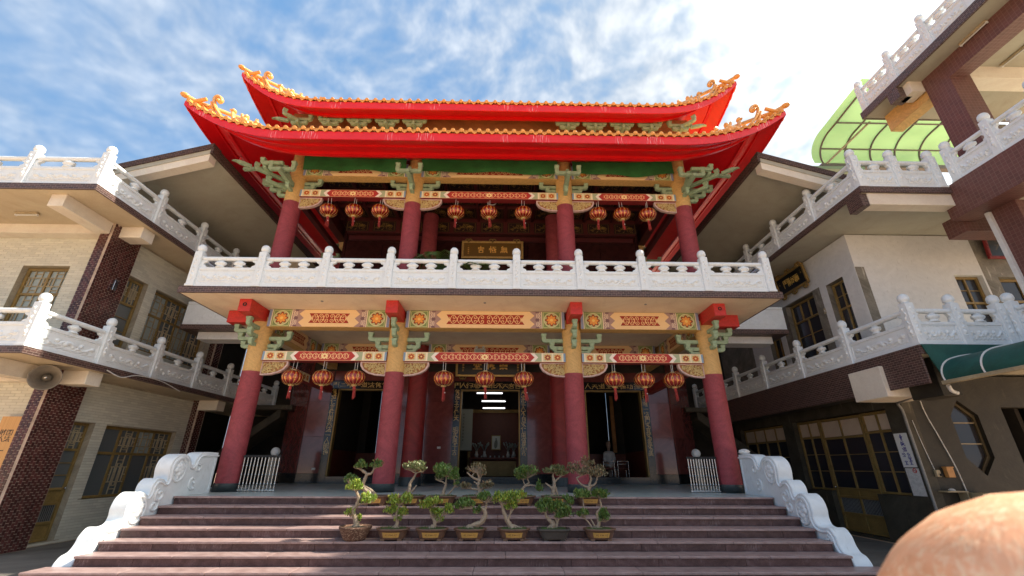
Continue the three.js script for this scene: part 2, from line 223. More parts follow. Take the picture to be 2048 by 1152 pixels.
function mainBeamTex(L, seed) {
  return ctex(1024, Math.round(1024 * 0.44 / L), (c, w, h) => {
    const m = w / L; c.fillStyle = '#edcb98'; c.fillRect(0, 0, w, h);
    for (const f of [0, 1]) {
      c.save(); if (f) { c.translate(w, 0); c.scale(-1, 1); }
      c.fillStyle = '#8a96b4'; c.fillRect(0, 0, 0.07 * m, h); c.fillStyle = '#eedfc0'; c.fillRect(0.07 * m, 0, 0.02 * m, h);
      c.fillStyle = '#7d9159'; c.fillRect(0.09 * m, 0, 0.46 * m, h); c.strokeStyle = '#d9d6a0'; c.lineWidth = 0.012 * m; c.strokeRect(0.12 * m, 0.05 * h, 0.4 * m, h * 0.9);
      const X = 0.32 * m, Y = h / 2, q = 0.19 * m; c.fillStyle = '#bcbf8a'; c.beginPath(); c.arc(X, Y, q, 0, 7); c.fill(); c.strokeStyle = '#e8dfb6'; c.beginPath(); c.arc(X, Y, q * 0.98, 0, 7); c.stroke();
      flower(c, X, Y, 0.16 * m, 8, '#8e2c18', '#8e2c18'); flower(c, X, Y, 0.125 * m, 8, '#eba14c', '#f4cf73');
      c.fillStyle = '#eedfc0'; c.fillRect(0.55 * m, 0, 0.02 * m, h);
      c.fillStyle = '#a88a86'; c.beginPath(); c.moveTo(0.57 * m, 0); c.lineTo(0.86 * m, 0); c.lineTo(0.74 * m, h * 0.25); c.lineTo(0.86 * m, h * 0.5); c.lineTo(0.74 * m, h * 0.75); c.lineTo(0.86 * m, h); c.lineTo(0.57 * m, h); c.fill();
      c.strokeStyle = '#eadac2'; c.lineWidth = 0.014 * m; for (const y of [0.25, 0.75]) for (const k of [0.04, 0.075, 0.11]) { c.beginPath(); c.arc(0.58 * m, y * h, k * m, -1.4, 1.4); c.stroke(); }
      c.fillStyle = '#7a5c62'; for (const y of [0, 0.5, 1]) { c.beginPath(); c.ellipse(0.67 * m, y * h, 0.05 * m, 0.045 * m, 0, 0, 7); c.fill(); }
      c.restore();
    }
    const a = 0.98 * m, b = w - a, y0 = h * 0.2, y1 = h * 0.8; c.fillStyle = '#9e2a16'; c.beginPath(); c.moveTo(a, y0); c.lineTo(b, y0); c.lineTo(b - 0.09 * m, h / 2); c.lineTo(b, y1); c.lineTo(a, y1); c.lineTo(a + 0.09 * m, h / 2); c.fill();
    c.strokeStyle = '#f2d9a4'; c.lineWidth = 0.01 * m; c.stroke();
    scrolls(c, a + 0.1 * m, b - 0.1 * m, h / 2, h * 0.23, Math.round((b - a) / m / 0.2 / 2) * 2, '#f0cf96', 0.015 * m); speck(c, w, h, seed);
  });
}
function tieBeamTex(L, seed) {
  return ctex(1024, Math.round(1024 * 0.24 / L), (c, w, h) => {
    const m = w / L; c.fillStyle = '#b2332d'; c.fillRect(0, 0, w, h);
    for (const f of [0, 1]) {
      c.save(); if (f) { c.translate(w, 0); c.scale(-1, 1); }
      c.fillStyle = '#f0e6d8'; c.beginPath(); c.moveTo(0, 0); c.lineTo(0.86 * m, 0); c.lineTo(0.75 * m, h / 2); c.lineTo(0.86 * m, h); c.lineTo(0, h); c.fill();
      c.fillStyle = '#a9b28e'; c.beginPath(); c.moveTo(0, 0); c.lineTo(0.76 * m, 0); c.lineTo(0.66 * m, h / 2); c.lineTo(0.76 * m, h); c.lineTo(0, h); c.fill();
      c.fillStyle = '#efe2c4'; c.fillRect(0, 0, 0.58 * m, h); c.fillStyle = '#86a2ba'; c.fillRect(0, 0, 0.05 * m, h);
      for (const x of [0.19, 0.43]) { c.fillStyle = '#c3ba84'; c.fillRect((x - 0.105) * m, h * 0.08, 0.21 * m, h * 0.84); c.strokeStyle = '#f5ead0'; c.lineWidth = 0.008 * m; c.strokeRect((x - 0.09) * m, h * 0.14, 0.18 * m, h * 0.72); c.fillStyle = '#e3b25e'; c.beginPath(); c.arc(x * m, h / 2, 0.085 * m, 0, 7); c.fill(); flower(c, x * m, h / 2, 0.075 * m, 8, x < 0.3 ? '#b5522c' : '#9a4a34', '#f3d27f'); }
      c.restore();
    }
    scrolls(c, 0.92 * m, w - 0.92 * m, h / 2, h * 0.3, Math.round((L - 1.84) / 0.16 / 2) * 2, '#f6d79a', 0.013 * m); flower(c, w / 2, h / 2, 0.085 * m, 8, '#f6dd9e', '#c2442f');
    c.strokeStyle = '#e7b889'; c.lineWidth = 0.012 * m; c.beginPath(); c.moveTo(0, h - 1); c.lineTo(w, h - 1); c.moveTo(0, 1); c.lineTo(w, 1); c.stroke(); speck(c, w, h, seed);
  });
}
const paintM = (t) => std({ map: t, roughness: 0.6, bumpMap: bumpSoft, bumpScale: 0.002 });
const PB = { mainSide: paintM(mainBeamTex(2.97, 1)), mainMid: paintM(mainBeamTex(3.9, 2)), tieSide: paintM(tieBeamTex(2.97, 3)), tieMid: paintM(tieBeamTex(3.9, 4)) };
const plateGeo = (w, h, d = 0.012) => new THREE.BoxGeometry(w, h, d);

// ================= ground, platform =================
tag(put('ground', metreUV(new THREE.PlaneGeometry(500, 500).rotateX(-PI / 2)), M.ground), 'grey concrete court around the temple', null, null, 'structure');
for (const s of [-1, 1]) tag(put('path', metreUV(rb(3.3, 0.012, 14, 0.003)), M.path, null, [s * 7.75, 0.004, -14.2]), s < 0 ? 'ground strip along the left wing, darkened to carry its shade' : 'ground strip along the right wing, darkened to carry its shade', null, null, 'structure');  // added dark sheets: the shade beside the wings is put into their colour
{
  const p = thing('platform', 'grey granite floor of the temple porch above the steps', null, [0, 0, -12.3], 0, null, 'structure');
  new B().box(-6.03, 6.03, 0.01, 1.062, -12, -9.06).box(-7.3, 7.3, 0.01, 1.061, -22, -12).mesh('core', M.grey, p).position.set(0, 0, 12.3);
  const r = rng(3), g = metreUV(rb(1.192, 0.018, 0.842, 0.003)), vs = [0.86, 0.93, 0.98, 0.9].map((k) => { const m = M.granite.clone(); m.color.multiplyScalar(k); return m; });
  for (let i = 0; i < 12; i++) for (let j = 0; j < 8; j++) if ((i > 0 && i < 11) || j > 3) put('floor_tile', g, vs[(r() * 4) | 0], p, [-6.6 + i * 1.2, 1.071, 12.3 - 9.41 - j * 0.85 - 0.01]);
}
// ================= stone steps =================
const ST = { r: 0.135, t: 0.345, z0: -8.97, n: 8 };
{
  const t = thing('stone_steps', 'wide red brown granite steps up to the temple porch, streaked with lime', 'steps', [0, 0, -7.5]);
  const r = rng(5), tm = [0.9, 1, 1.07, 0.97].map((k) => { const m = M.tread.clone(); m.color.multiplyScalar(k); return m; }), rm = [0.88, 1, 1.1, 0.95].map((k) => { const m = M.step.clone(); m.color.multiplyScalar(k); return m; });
  for (let k = 0; k < ST.n; k++) {
    const y = 1.08 - ST.r * k, z = ST.z0 + ST.t * k, hw = k < 6 ? 5.64 : 6.0, back = k ? ST.t + 0.03 : 0.03, s = part('step', t, [0, 0, 7.5]);
    let x = -hw; let first = true;
    while (x < hw - 0.05) {
      let w = Math.min(1.05 + 0.35 * r(), hw - x); if (hw - x - w < 0.4) w = hw - x;
      const off = [r() * 20, r() * 20];
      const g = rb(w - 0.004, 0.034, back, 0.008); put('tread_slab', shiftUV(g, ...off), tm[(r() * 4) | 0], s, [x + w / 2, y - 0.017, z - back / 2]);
      x += w;
    }
    x = -hw + 0.01; first = true;
    while (x < hw - 0.06) {
      let w = first ? 0.5 + 0.8 * r() : 1.2 + 0.12 * r(); first = false; w = Math.min(w, hw - 0.01 - x); if (hw - 0.01 - x - w < 0.4) w = hw - 0.01 - x;
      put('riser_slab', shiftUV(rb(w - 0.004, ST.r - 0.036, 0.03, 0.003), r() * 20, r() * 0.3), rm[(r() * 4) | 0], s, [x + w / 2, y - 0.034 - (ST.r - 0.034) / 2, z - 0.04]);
      x += w;
    }
    new B().box(-hw + 0.03, hw - 0.03, 0.005, y - 0.036, k === 0 ? z - 0.07 : z - ST.t + 0.01, z - 0.06).mesh('core', M.blackBase, s);
  }
}
// ================= stair cheek walls =================
function cheek(side, label) {
  const th = 0.28, t = thing('stair_cheek_wall', label, 'stair wall', [side * 5.66, 0, -8.6]);
  // outline of the top edge, from the porch down to the court: [z, y]
  const C = [[-10.05, 0.98], [-10.05, 1.865], [-9.6, 1.86], [-9.45, 1.82], [-9.36, 1.7], [-9.33, 1.62], [-9.29, 1.63], [-9.2, 1.74], [-9.04, 1.81], [-8.86, 1.79], [-8.74, 1.7], [-8.7, 1.56], [-8.72, 1.42], [-8.72, 1.34], [-8.64, 1.38], [-8.5, 1.39], [-8.4, 1.3], [-8.38, 1.18], [-8.36, 1.13], [-8.28, 1.17], [-8.14, 1.19], [-8.02, 1.11], [-7.97, 0.96], [-7.98, 0.83], [-7.94, 0.74], [-7.82, 0.71], [-7.66, 0.72], [-7.56, 0.62], [-7.52, 0.5], [-7.46, 0.42], [-7.36, 0.38], [-7.3, 0.31], [-7.28, 0.26]];
  const sm = new THREE.CatmullRomCurve3(C.slice(1).map((p) => new THREE.Vector3(p[0], p[1], 0)), false, 'centripetal').getPoints(150);
  const top = sm.map((p) => [p.x, p.y]), low = [[-7.28, 0.0], [-10.05, 0.0]];
  const g = extr([...top, ...low].map(([z, y]) => [z + 8.6, y]), th, 0.012); g.rotateY(-PI / 2);   // shape x -> world z, thickness along x
  put('wall_body', metreUV(g), M.marble, t, [side * th / 2, 0, 0]);
  // raised moulding along the edge, on the face toward the steps
  const fx = -side * 0.004, inner = [];
  for (let i = 0; i < top.length; i += 2) { const a = top[Math.max(0, i - 2)], b = top[Math.min(top.length - 1, i + 2)], dx = b[0] - a[0], dy = b[1] - a[1], l = Math.hypot(dx, dy) || 1; inner.push([top[i][0] + dy / l * 0.065, top[i][1] - dx / l * 0.065]); }
  for (const x of [fx, side * th - fx]) { const c = new THREE.CatmullRomCurve3(inner.map(([z, y]) => new THREE.Vector3(x, y, z + 8.6))); put('edge_moulding', new THREE.TubeGeometry(c, 220, 0.021, 6), M.marble, t); }
  const sp = (n, cz, cy, r, dir, a0, turns) => { const pts = []; for (let i = 0; i <= 30; i++) { const q = i / 30, a = a0 + dir * q * turns * 2 * PI, rr = r * (1 - 0.72 * q); pts.push(new THREE.Vector3(fx, cy + Math.sin(a) * rr, cz + 8.6 + Math.cos(a) * rr)); } put(n, new THREE.TubeGeometry(new THREE.CatmullRomCurve3(pts), 40, 0.024, 6), M.marble, t); };
  for (const [z, y] of [[-8.95, 1.53], [-8.2, 0.92]]) {   // flower medallions
    const ring = new THREE.TorusGeometry(0.185, 0.024, 6, 40).rotateY(PI / 2); put('medallion_ring', ring, M.marble, t, [fx, y, z + 8.6], null, [1, 1.08, 0.9]);
    const b = new B(); for (let i = 0; i < 7; i++) { const a = i / 7 * 2 * PI, r = i === 6 ? 0 : 0.075; const rr = i === 6 ? 0.05 : 0.052; b.add(new THREE.SphereGeometry(rr, 12, 8), M4(fx, y + Math.sin(a) * r, z + 8.6 + Math.cos(a) * r, 0, 0, 0, 0.75, 1, 1)); }
    for (let i = 0; i < 6; i++) { const a = i / 6 * 2 * PI + 0.5; b.add(new THREE.SphereGeometry(0.04, 8, 6), M4(fx, y + Math.sin(a) * 0.14, z + 8.6 + Math.cos(a) * 0.125, a, 0, 0, 0.35, 0.6, 1.2)); }
    b.mesh('medallion_flower', M.marble, t);
  }
  sp('scroll', -9.5, 1.58, 0.1, -1, 1.2, 1); sp('scroll', -9.42, 1.3, 0.13, 1, -2.2, 1); sp('scroll', -8.62, 1.12, 0.12, -1, 1, 1.1); sp('scroll', -8.55, 0.95, 0.1, 1, 2.2, 1); sp('scroll', -7.72, 0.52, 0.09, -1, 1.5, 1.1);
  const pl = []; for (const [z, y] of [[-9.97, 1.12], [-9.97, 1.78], [-9.62, 1.775]]) pl.push(new THREE.Vector3(fx, y, z + 8.6)); put('panel_moulding', new THREE.TubeGeometry(new THREE.CatmullRomCurve3(pl, false, 'catmullrom', 0.05), 30, 0.012, 6), M.marble, t);
  return t;
}
cheek(-1, 'white scalloped cheek wall with flower medallions at the left end of the steps');
cheek(1, 'white scalloped cheek wall at the right end of the steps with a white cloth on top');
{
  const g = new THREE.SphereGeometry(0.12, 20, 12), p = g.attributes.position; for (let i = 0; i < p.count; i++) { const k = 1 + 0.25 * n3(p.getX(i) * 14, p.getY(i) * 14, p.getZ(i) * 14); p.setXYZ(i, p.getX(i) * k, Math.max(-0.045, p.getY(i) * 0.5 * k), p.getZ(i) * k * 0.7); } g.computeVertexNormals();
  tag(put('cloth', metreUV(g), M.whitePaint, null, [5.74, 1.915, -9.92]), 'small crumpled white cloth lying on the right cheek wall beside the column', 'cloth');
}
// ================= temple hall =================
const TO = [0, 1.08, -14], T = thing('temple_hall', 'two storey temple hall with sweeping red eaves, round maroon columns and painted beams', 'temple', TO);
const at = (x, y, z) => [x - TO[0], y - TO[1], z - TO[2]];
const tp = (name) => part(name, T, at(0, 0, 0));   // a part whose children are given in court coordinates
const COLX = [-5.64, -2.19, 2.19, 5.64], ZC = -10.56;
{
  const lowG = { a: lathe([[0, 0], [0.262, 0], [0.262, 0.16], [0.252, 0.172], [0, 0.172]], 32), b: metreUV(new THREE.CylinderGeometry(0.238, 0.243, 2.46, 36, 1)), c: metreUV(new THREE.CylinderGeometry(0.234, 0.236, 1.36, 36, 1)) };
  const upG = { b: metreUV(new THREE.CylinderGeometry(0.243, 0.245, 3.12, 36, 1)), c: metreUV(new THREE.CylinderGeometry(0.239, 0.239, 1.66, 36, 1)) };
  for (const x of COLX) {
    const c = part('column', T, at(x, 1.08, ZC)); put('plinth', lowG.a, M.blackBase, c); put('shaft', lowG.b, M.maroon, c, [0, 0.17 + 1.23, 0]); put('neck', lowG.c, M.ochre, c, [0, 2.63 + 0.68, 0]);
    const u = part('upper_column', T, at(x, 5.42, ZC)); put('shaft', upG.b, M.maroon, u, [0, 1.56, 0]); put('neck', upG.c, M.ochre, u, [0, 3.12 + 0.83, 0]);
  }
  const pilB = metreUV(new THREE.CylinderGeometry(0.295, 0.3, 3.9, 36, 1)), pilA = new THREE.CylinderGeometry(0.32, 0.32, 0.24, 36);
  for (const x of [-2.24, 2.24]) { const c = part('inner_column', T, at(x, 1.08, -13.78)); put('plinth', pilA, M.blackBase, c, [0, 0.12, 0]); put('shaft', pilB, M.redDull, c, [0, 2.19, 0]); }
  const upIn = metreUV(new THREE.CylinderGeometry(0.26, 0.26, 4.3, 30, 1));
  for (const x of [-2.13, 2.13]) { const c = part('inner_column', T, at(x, 5.42, -13.0)); put('shaft', upIn, M.maroon, c, [0, 2.15, 0]); }
  for (const x of [-5.64, 5.64]) { const c = part('side_column', T, at(x, 5.42, -14.6)); put('shaft', upG.b, M.maroon, c, [0, 1.56, 0]); put('neck', upG.c, M.ochre, c, [0, 3.95, 0]); }
}
// balcony slab
{
  const s = tp('balcony_slab');
  new B().box(-6.96, 6.96, 5.26, 5.405, -22.2, -9.22).mesh('soffit_slab', M.creamWarm, s);
  const b = new B(); b.rbox(-6.99, 6.99, 5.252, 5.412, -9.24, -9.19, 0.006).rbox(-6.99, -6.96, 5.252, 5.412, -19, -9.24, 0.006).rbox(6.96, 6.99, 5.252, 5.412, -19, -9.24, 0.006); b.mesh('mosaic_edge', M.mosaic, s);
  new B().box(-6.95, 6.95, 5.405, 5.42, -19, -9.24).mesh('balcony_floor', M.granite, s);
  const d = new B(); for (const x of [-3.9, 3.9, 0]) d.cyl(0.03, 0.03, 0.02, x, 5.242, -9.7, 12); d.mesh('drip_outlet', M.greyPaint, s);
}
// cantilever beam ends under the slab
for (const x of COLX) {
  const out = Math.abs(x) > 4, g = part('cantilever_beam', T, at(x, 5.1, ZC));
  put('front_end', rb(0.29, 0.31, 1.0, 0.01), M.redBlock, g, [0, 0.0, 0.47]);
  if (out) { put('side_end', rb(0.66, 0.31, 0.29, 0.01), M.redBlock, g, [Math.sign(x) * 0.55, -0.003, 0.0]); put('eye_ring', new THREE.TorusGeometry(0.035, 0.012, 8, 20), M.dark, g, [0, 0.02, 0.975]); }
}
// painted beams
function beamRun(part_, x0, x1, y0, y1, zf, depth, plateM, body) {
  new B().rbox(x0, x1, y0, y1, zf - depth, zf, 0.008).mesh('beam', body, part_);
  put('painted_face', plateGeo(x1 - x0 - 0.01, y1 - y0 - 0.012), plateM, part_, [(x0 + x1) / 2, (y0 + y1) / 2, zf + 0.004]);
}
const bays = [[-5.43, -2.4, 'Side'], [-2.0, 2.0, 'Mid'], [2.4, 5.43, 'Side']];
for (const [x0, x1, k] of bays) {
  let p = tp('main_beam'); beamRun(p, x0, x1, 4.8, 5.256, -10.31, 0.32, PB['main' + k], M.ochre);
  p = tp('tie_beam'); beamRun(p, x0, x1, 3.975, 4.215, -10.42, 0.22, PB['tie' + k], M.redDull);
  p = tp('rear_beam'); beamRun(p, x0 + 0.05, x1 - 0.05, 4.8, 5.256, -13.55, 0.3, PB['main' + k], M.ochre);
  p = tp('upper_tie_beam'); beamRun(p, x0, x1, 8.72, 8.96, -10.42, 0.22, PB['tie' + k], M.redDull);
  p = tp('upper_main_beam'); beamRun(p, x0, x1, 9.4, 9.86, -10.36, 0.3, PB['main' + k], M.ochre);
}
for (const s of [-1, 1]) {
  let p = tp('side_beam'); new B().rbox(s * 5.5, s * 5.78, 4.8, 5.256, -15.4, -10.78, 0.008).mesh('beam', M.ochre, p);
  for (const z of [-12.15]) put('painted_face', plateGeo(2.6, 0.44), PB.mainSide, p, [s * 5.49, 5.028, z], [0, -s * PI / 2, 0]);
  p = tp('side_tie_beam'); new B().rbox(s * 5.54, s * 5.74, 3.975, 4.215, -15.4, -10.78, 0.008).mesh('beam', M.redDull, p); put('painted_face', plateGeo(2.6, 0.23), PB.tieSide, p, [s * 5.535, 4.095, -12.15], [0, -s * PI / 2, 0]);
  p = tp('upper_side_tie_beam'); new B().rbox(s * 5.56, s * 5.72, 8.78, 8.94, -14.4, -10.78, 0.008).mesh('beam', M.hallRed, p);
  p = tp('upper_side_beam'); new B().rbox(s * 5.5, s * 5.78, 9.4, 9.86, -14.4, -10.78, 0.008).mesh('beam', M.hallRed, p);
}
// carved corner fans below the tie beams
{
  const rim = new THREE.Shape(); const S = []; for (let i = 0; i <= 40; i++) { const a = i / 40 * PI / 2; const k = 1 + 0.018 * Math.abs(Math.sin(a * 9)); S.push([0.63 * Math.pow(Math.cos(a), 0.9) * k, -0.34 * Math.pow(Math.sin(a), 0.8) * k]); }
  rim.moveTo(0, 0); for (const p of S) rim.lineTo(p[0], p[1]); rim.lineTo(0, 0);
  const hole = new THREE.Path(); hole.moveTo(0.022, -0.022); for (const p of S.slice().reverse()) hole.lineTo(Math.max(0.022, p[0] * 0.93), Math.min(-0.022, p[1] * 0.9)); rim.holes.push(hole);
  const rimG = metreUV(extr(rim, 0.1, 0.006)), backG = metreUV(extr(S.map((p) => [p[0] * 0.95 + 0.01, p[1] * 0.93 - 0.005]).concat([[0.01, -0.01]]), 0.04, 0));
  const r = rng(17), b = new B(), leaf = new THREE.SphereGeometry(1, 7, 5);
  for (let i = 0; i < 120; i++) { const u = r(), v = r(), x = 0.03 + 0.55 * u, y = -0.03 - 0.28 * v; if (Math.pow(x / 0.58, 2) + Math.pow(y / 0.31, 2) > 0.93) continue; const a = 2.2 * fbm(x * 6, y * 6, 3, 2) + r() * 0.8 + (r() < 0.3 ? 1.4 : 0); const l = 0.022 + 0.028 * r(); for (const s of [-1, 1]) b.add(leaf, M4(x, y, s * 0.026, 0, 0, a, l, 0.011 + 0.006 * r(), 0.018)); }
  for (let i = 0; i < 7; i++) { const x = 0.07 + 0.07 * i, y = -0.06 - 0.17 * r() * (1 - i / 9); for (const s of [-1, 1]) b.add(new THREE.TorusGeometry(0.026, 0.009, 5, 14), M4(x, y, s * 0.034)); }
  const carveG = b.geo();
  for (const y of [3.972, 8.717]) for (const [x0, x1] of bays) for (const s of [1, -1]) {
    const g = part('carved_fan', T, at(s > 0 ? x0 + 0.005 : x1 - 0.005, y, -10.52)); if (s < 0) g.rotation.y = PI;
    put('rim', rimG, M.pinkRim, g); put('backing', backG, M.ochreDull, g); put('carving', carveG, M.goldPaint, g);
  }
}
// mint green bracket arms
function armGeo(l, h = 0.075, w = 0.09, rise = 0.17) { const s = new THREE.Shape(); s.moveTo(0, 0); s.lineTo(l - 0.1, 0); s.quadraticCurveTo(l - 0.005, 0.005, l, 0.075); s.lineTo(l, rise - 0.04); s.lineTo(l - 0.11, rise - 0.04); s.lineTo(l - 0.11, h); s.lineTo(0, h); s.lineTo(0, 0); return metreUV(extr(s, w, 0.007, 5)); }
const dou = (() => { const g = new B().add(rb(0.13, 0.055, 0.13, 0.008), M4(0, 0.03, 0)).add((() => { const q = new THREE.CylinderGeometry(0.085, 0.065, 0.05, 4, 1).toNonIndexed().rotateY(PI / 4); q.computeVertexNormals(); return q; })(), M4(0, -0.02, 0)).geo(); return g; })();
const beakGeo = (() => { const s = new THREE.Shape(); s.moveTo(0, 0.1); s.lineTo(0.2, 0.1); s.quadraticCurveTo(0.34, 0.1, 0.46, 0.0); s.quadraticCurveTo(0.36, 0.03, 0.26, -0.01); s.lineTo(0, 0); return metreUV(extr(s, 0.09, 0.008, 5)); })();
function arm(g, l, ang, x, y, z, rise = 0.17, h, block = true) {   // an arm from (x, y, z) outward at an angle, with a block on its end
  const a = armKey(l, rise, h); put('arm', a, M.mint, g, [x, y, z], [0, ang, 0]);
  if (block) put('block', dou, M.mint, g, [x + Math.cos(ang) * (l - 0.055), y + rise - 0.005, z - Math.sin(ang) * (l - 0.055)], [0, ang, 0]);
}
const armC = new Map(); function armKey(l, rise, h = 0.095) { const k = [l, rise, h].join(); if (!armC.has(k)) armC.set(k, armGeo(l, h, 0.1, rise)); return armC.get(k); }
for (const x of COLX) {
  const out = Math.abs(x) > 4, s = Math.sign(x);
  for (const d of [1, -1]) {
    if (out && d === s) continue;
    const a = d > 0 ? 0 : PI, g = part('bracket', T, at(x, 4.215, ZC));
    put('arm', rb(0.44, 0.075, 0.1, 0.008), M.mint, g, [d * 0.24, 0.04, 0]);
    arm(g, 0.56, a, 0, 0.1, 0, 0.14); arm(g, 0.76, a, 0, 0.29, 0, 0.18); put('block', dou, M.mint, g, [d * 0.44, 0.12, 0]);
    const h = part('upper_bracket', T, at(x, 8.96, ZC)); put('arm', rb(0.42, 0.07, 0.1, 0.008), M.mint, h, [d * 0.24, 0.035, 0]); arm(h, 0.54, a, 0, 0.08, 0, 0.12); arm(h, 0.72, a, 0, 0.22, 0, 0.15);
  }
  // in front of the columns, and outward at the corners
  for (const a of out ? [-PI / 2, s > 0 ? 0 : PI] : [-PI / 2]) {
    const g = part('bracket', T, at(x, 4.3, ZC));
    arm(g, 0.44, a, 0, 0.0, 0, 0.13); arm(g, 0.56, a, 0, 0.2, 0, 0.15); arm(g, 0.7, a, 0, 0.41, 0, 0.16);
  }
  // upper storey, carrying the eave
  const u = part('upper_bracket', T, at(x, 8.9, ZC));
  arm(u, 0.5, -PI / 2, 0, -0.1, 0, 0.15); arm(u, 0.72, -PI / 2, 0, 0.12, 0, 0.16); put('beak', beakGeo, M.mint, u, [0, 0.14, 0.45], [0, -PI / 2, 0.5]); 
  arm(u, 0.36, 0, 0, 0.14, 0.88, 0.24); arm(u, 0.36, PI, 0, 0.14, 0.88, 0.24); put('arm', rb(0.11, 0.1, 1.1, 0.01), M.mint, u, [0, 0.1, 0.5]);
  if (out) {
    const a = s > 0 ? 0 : PI;
    arm(u, 0.5, a, 0, -0.12, 0, 0.15); arm(u, 0.75, a, 0, 0.06, 0, 0.17); arm(u, 1.0, a, 0, 0.26, 0, 0.17);
    arm(u, 0.3, -PI / 2, s * 0.7, 0.24, 0, 0.15); arm(u, 0.3, PI / 2, s * 0.7, 0.24, 0, 0.15); arm(u, 0.62, s > 0 ? 0 : PI, 0, 0.34, 0.88, 0.15);
    const dg = s > 0 ? -PI / 4 : -3 * PI / 4; arm(u, 0.8, dg, 0, 0.0, 0, 0.16); arm(u, 1.15, dg, 0, 0.24, 0, 0.17);
    put('beak', beakGeo, M.mint, u, [s * 0.86, 0.22, 0.86], [0, dg, 0]); 
    arm(u, 0.42, -PI / 2, s * 0.55, 0.3, 0.4, 0.15); put('arm', rb(1.3, 0.09, 0.1, 0.01), M.mint, u, [s * 0.62, 0.42, 0.6], [0, s > 0 ? 0.08 : -0.08, 0]);
    const q = part('upper_bracket', T, at(x, 8.7, -14.6)); arm(q, 0.5, -PI / 2, 0, -0.1, 0, 0.15); arm(q, 0.75, -PI / 2, 0, 0.15, 0, 0.15); arm(q, 0.55, a, 0, -0.1, 0, 0.15); arm(q, 0.8, a, 0, 0.12, 0, 0.15); arm(q, 0.55, PI - a, 0, 0.0, 0, 0.15); put('beak', beakGeo, M.mint, q, [s * 0.6, 0.0, 0], [0, a, 0]);
  }
}
// ---------- granite front wall with three doorways ----------
const wallFront = -15.67;
{
  const g = tp('granite_wall'), r = rng(23), pv = [0.85, 1, 1.1, 0.95].map((k) => { const m = M.polished.clone(); m.color.multiplyScalar(k); return m; });
  const pan = (x0, x1, y0, y1) => put('granite_panel', rb(x1 - x0 - 0.005, y1 - y0 - 0.005, 0.04, 0.003), pv[(r() * 4) | 0], g, [(x0 + x1) / 2, (y0 + y1) / 2, wallFront - 0.02]);
  const colPan = (x0, x1, n) => { for (let i = 0; i < n; i++) { const a = lerp(x0, x1, i / n), b = lerp(x0, x1, (i + 1) / n); pan(a, b, 1.38, 2.55); pan(a, b, 2.55, 3.72); pan(a, b, 3.72, 4.8); } };
  colPan(-3.15, -1.3, 2); colPan(1.3, 3.15, 2); colPan(-6.4, -5.66, 1); colPan(5.66, 6.4, 1);
  for (const [a, b] of [[-5.62, -3.15], [-1.3, 1.3], [3.15, 5.62]]) { const n = 3; for (let i = 0; i < n; i++) pan(lerp(a, b, i / n), lerp(a, b, (i + 1) / n), 4.46, 4.8); }
  new B().box(-3.15, -1.3, 1.08, 1.375, wallFront - 0.04, wallFront + 0.012).box(1.3, 3.15, 1.08, 1.375, wallFront - 0.04, wallFront + 0.012).box(5.66, 6.4, 1.08, 1.375, wallFront - 0.04, wallFront + 0.012).box(-6.4, -5.66, 1.08, 1.375, wallFront - 0.04, wallFront + 0.012).mesh('black_base', M.black, g);
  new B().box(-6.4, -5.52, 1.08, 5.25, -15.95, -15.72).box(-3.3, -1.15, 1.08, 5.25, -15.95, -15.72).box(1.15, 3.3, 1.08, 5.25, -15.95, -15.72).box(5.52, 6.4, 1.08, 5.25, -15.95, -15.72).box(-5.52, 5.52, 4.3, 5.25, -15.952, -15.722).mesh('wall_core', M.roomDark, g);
  for (const s of [-1, 1]) {   // splayed corners
    const L = 1.7, cx = s * (6.42 + Math.cos(0.8) * L / 2), cz = wallFront - Math.sin(0.8) * L / 2 - 0.02, w = part('corner_panel', T, at(cx, 1.08, cz), s * 0.8);
    for (let i = 0; i < 2; i++) for (const [y0, y1] of [[0.3, 1.47], [1.47, 2.64], [2.64, 4.15]]) put('granite_panel', rb(L / 2 - 0.006, y1 - y0 - 0.006, 0.04, 0.003), pv[(r() * 4) | 0], w, [(i - 0.5) * L / 2, (y0 + y1) / 2, 0.02]);
    put('black_base', rb(L, 0.3, 0.06, 0.004), M.black, w, [0, 0.15, 0.012]); put('wall_core', new THREE.BoxGeometry(L, 4.15, 0.14), M.roomDark, w, [0, 2.075, -0.08]);
  }
  // switches and small plates on the wall
  for (const [x, y] of [[-1.72, 2.2], [-5.9, 1.55]]) { const w = tp('outlet_plate'); put('plate', rb(0.12, 0.07, 0.02, 0.006), M.whitePaint, w, x < -5 ? [-5.85, 1.52, wallFront + 0.012] : [x, y, wallFront + 0.012]); }
}
function textStrip(chars, vertical, W_, H_, seed) {
  return ctex(W_, H_, (c, w, h) => { c.fillStyle = '#17191c'; c.fillRect(0, 0, w, h); const r = rng(seed); for (let i = 0; i < 400; i++) { c.fillStyle = r() < 0.5 ? 'rgba(90,100,105,0.25)' : 'rgba(0,0,0,0.3)'; c.fillRect(r() * w, r() * h, 2, 2); } c.strokeStyle = '#c9a868'; const n = chars.length; for (let i = 0; i < n; i++) { const s = vertical ? w * 0.66 : h * 0.66; vertical ? glyph(c, chars[i], w / 2, h * (i + 0.5) / n, s, s * 0.11) : glyph(c, chars[i], w * (i + 0.5) / n, h / 2, s, s * 0.11); } });
}
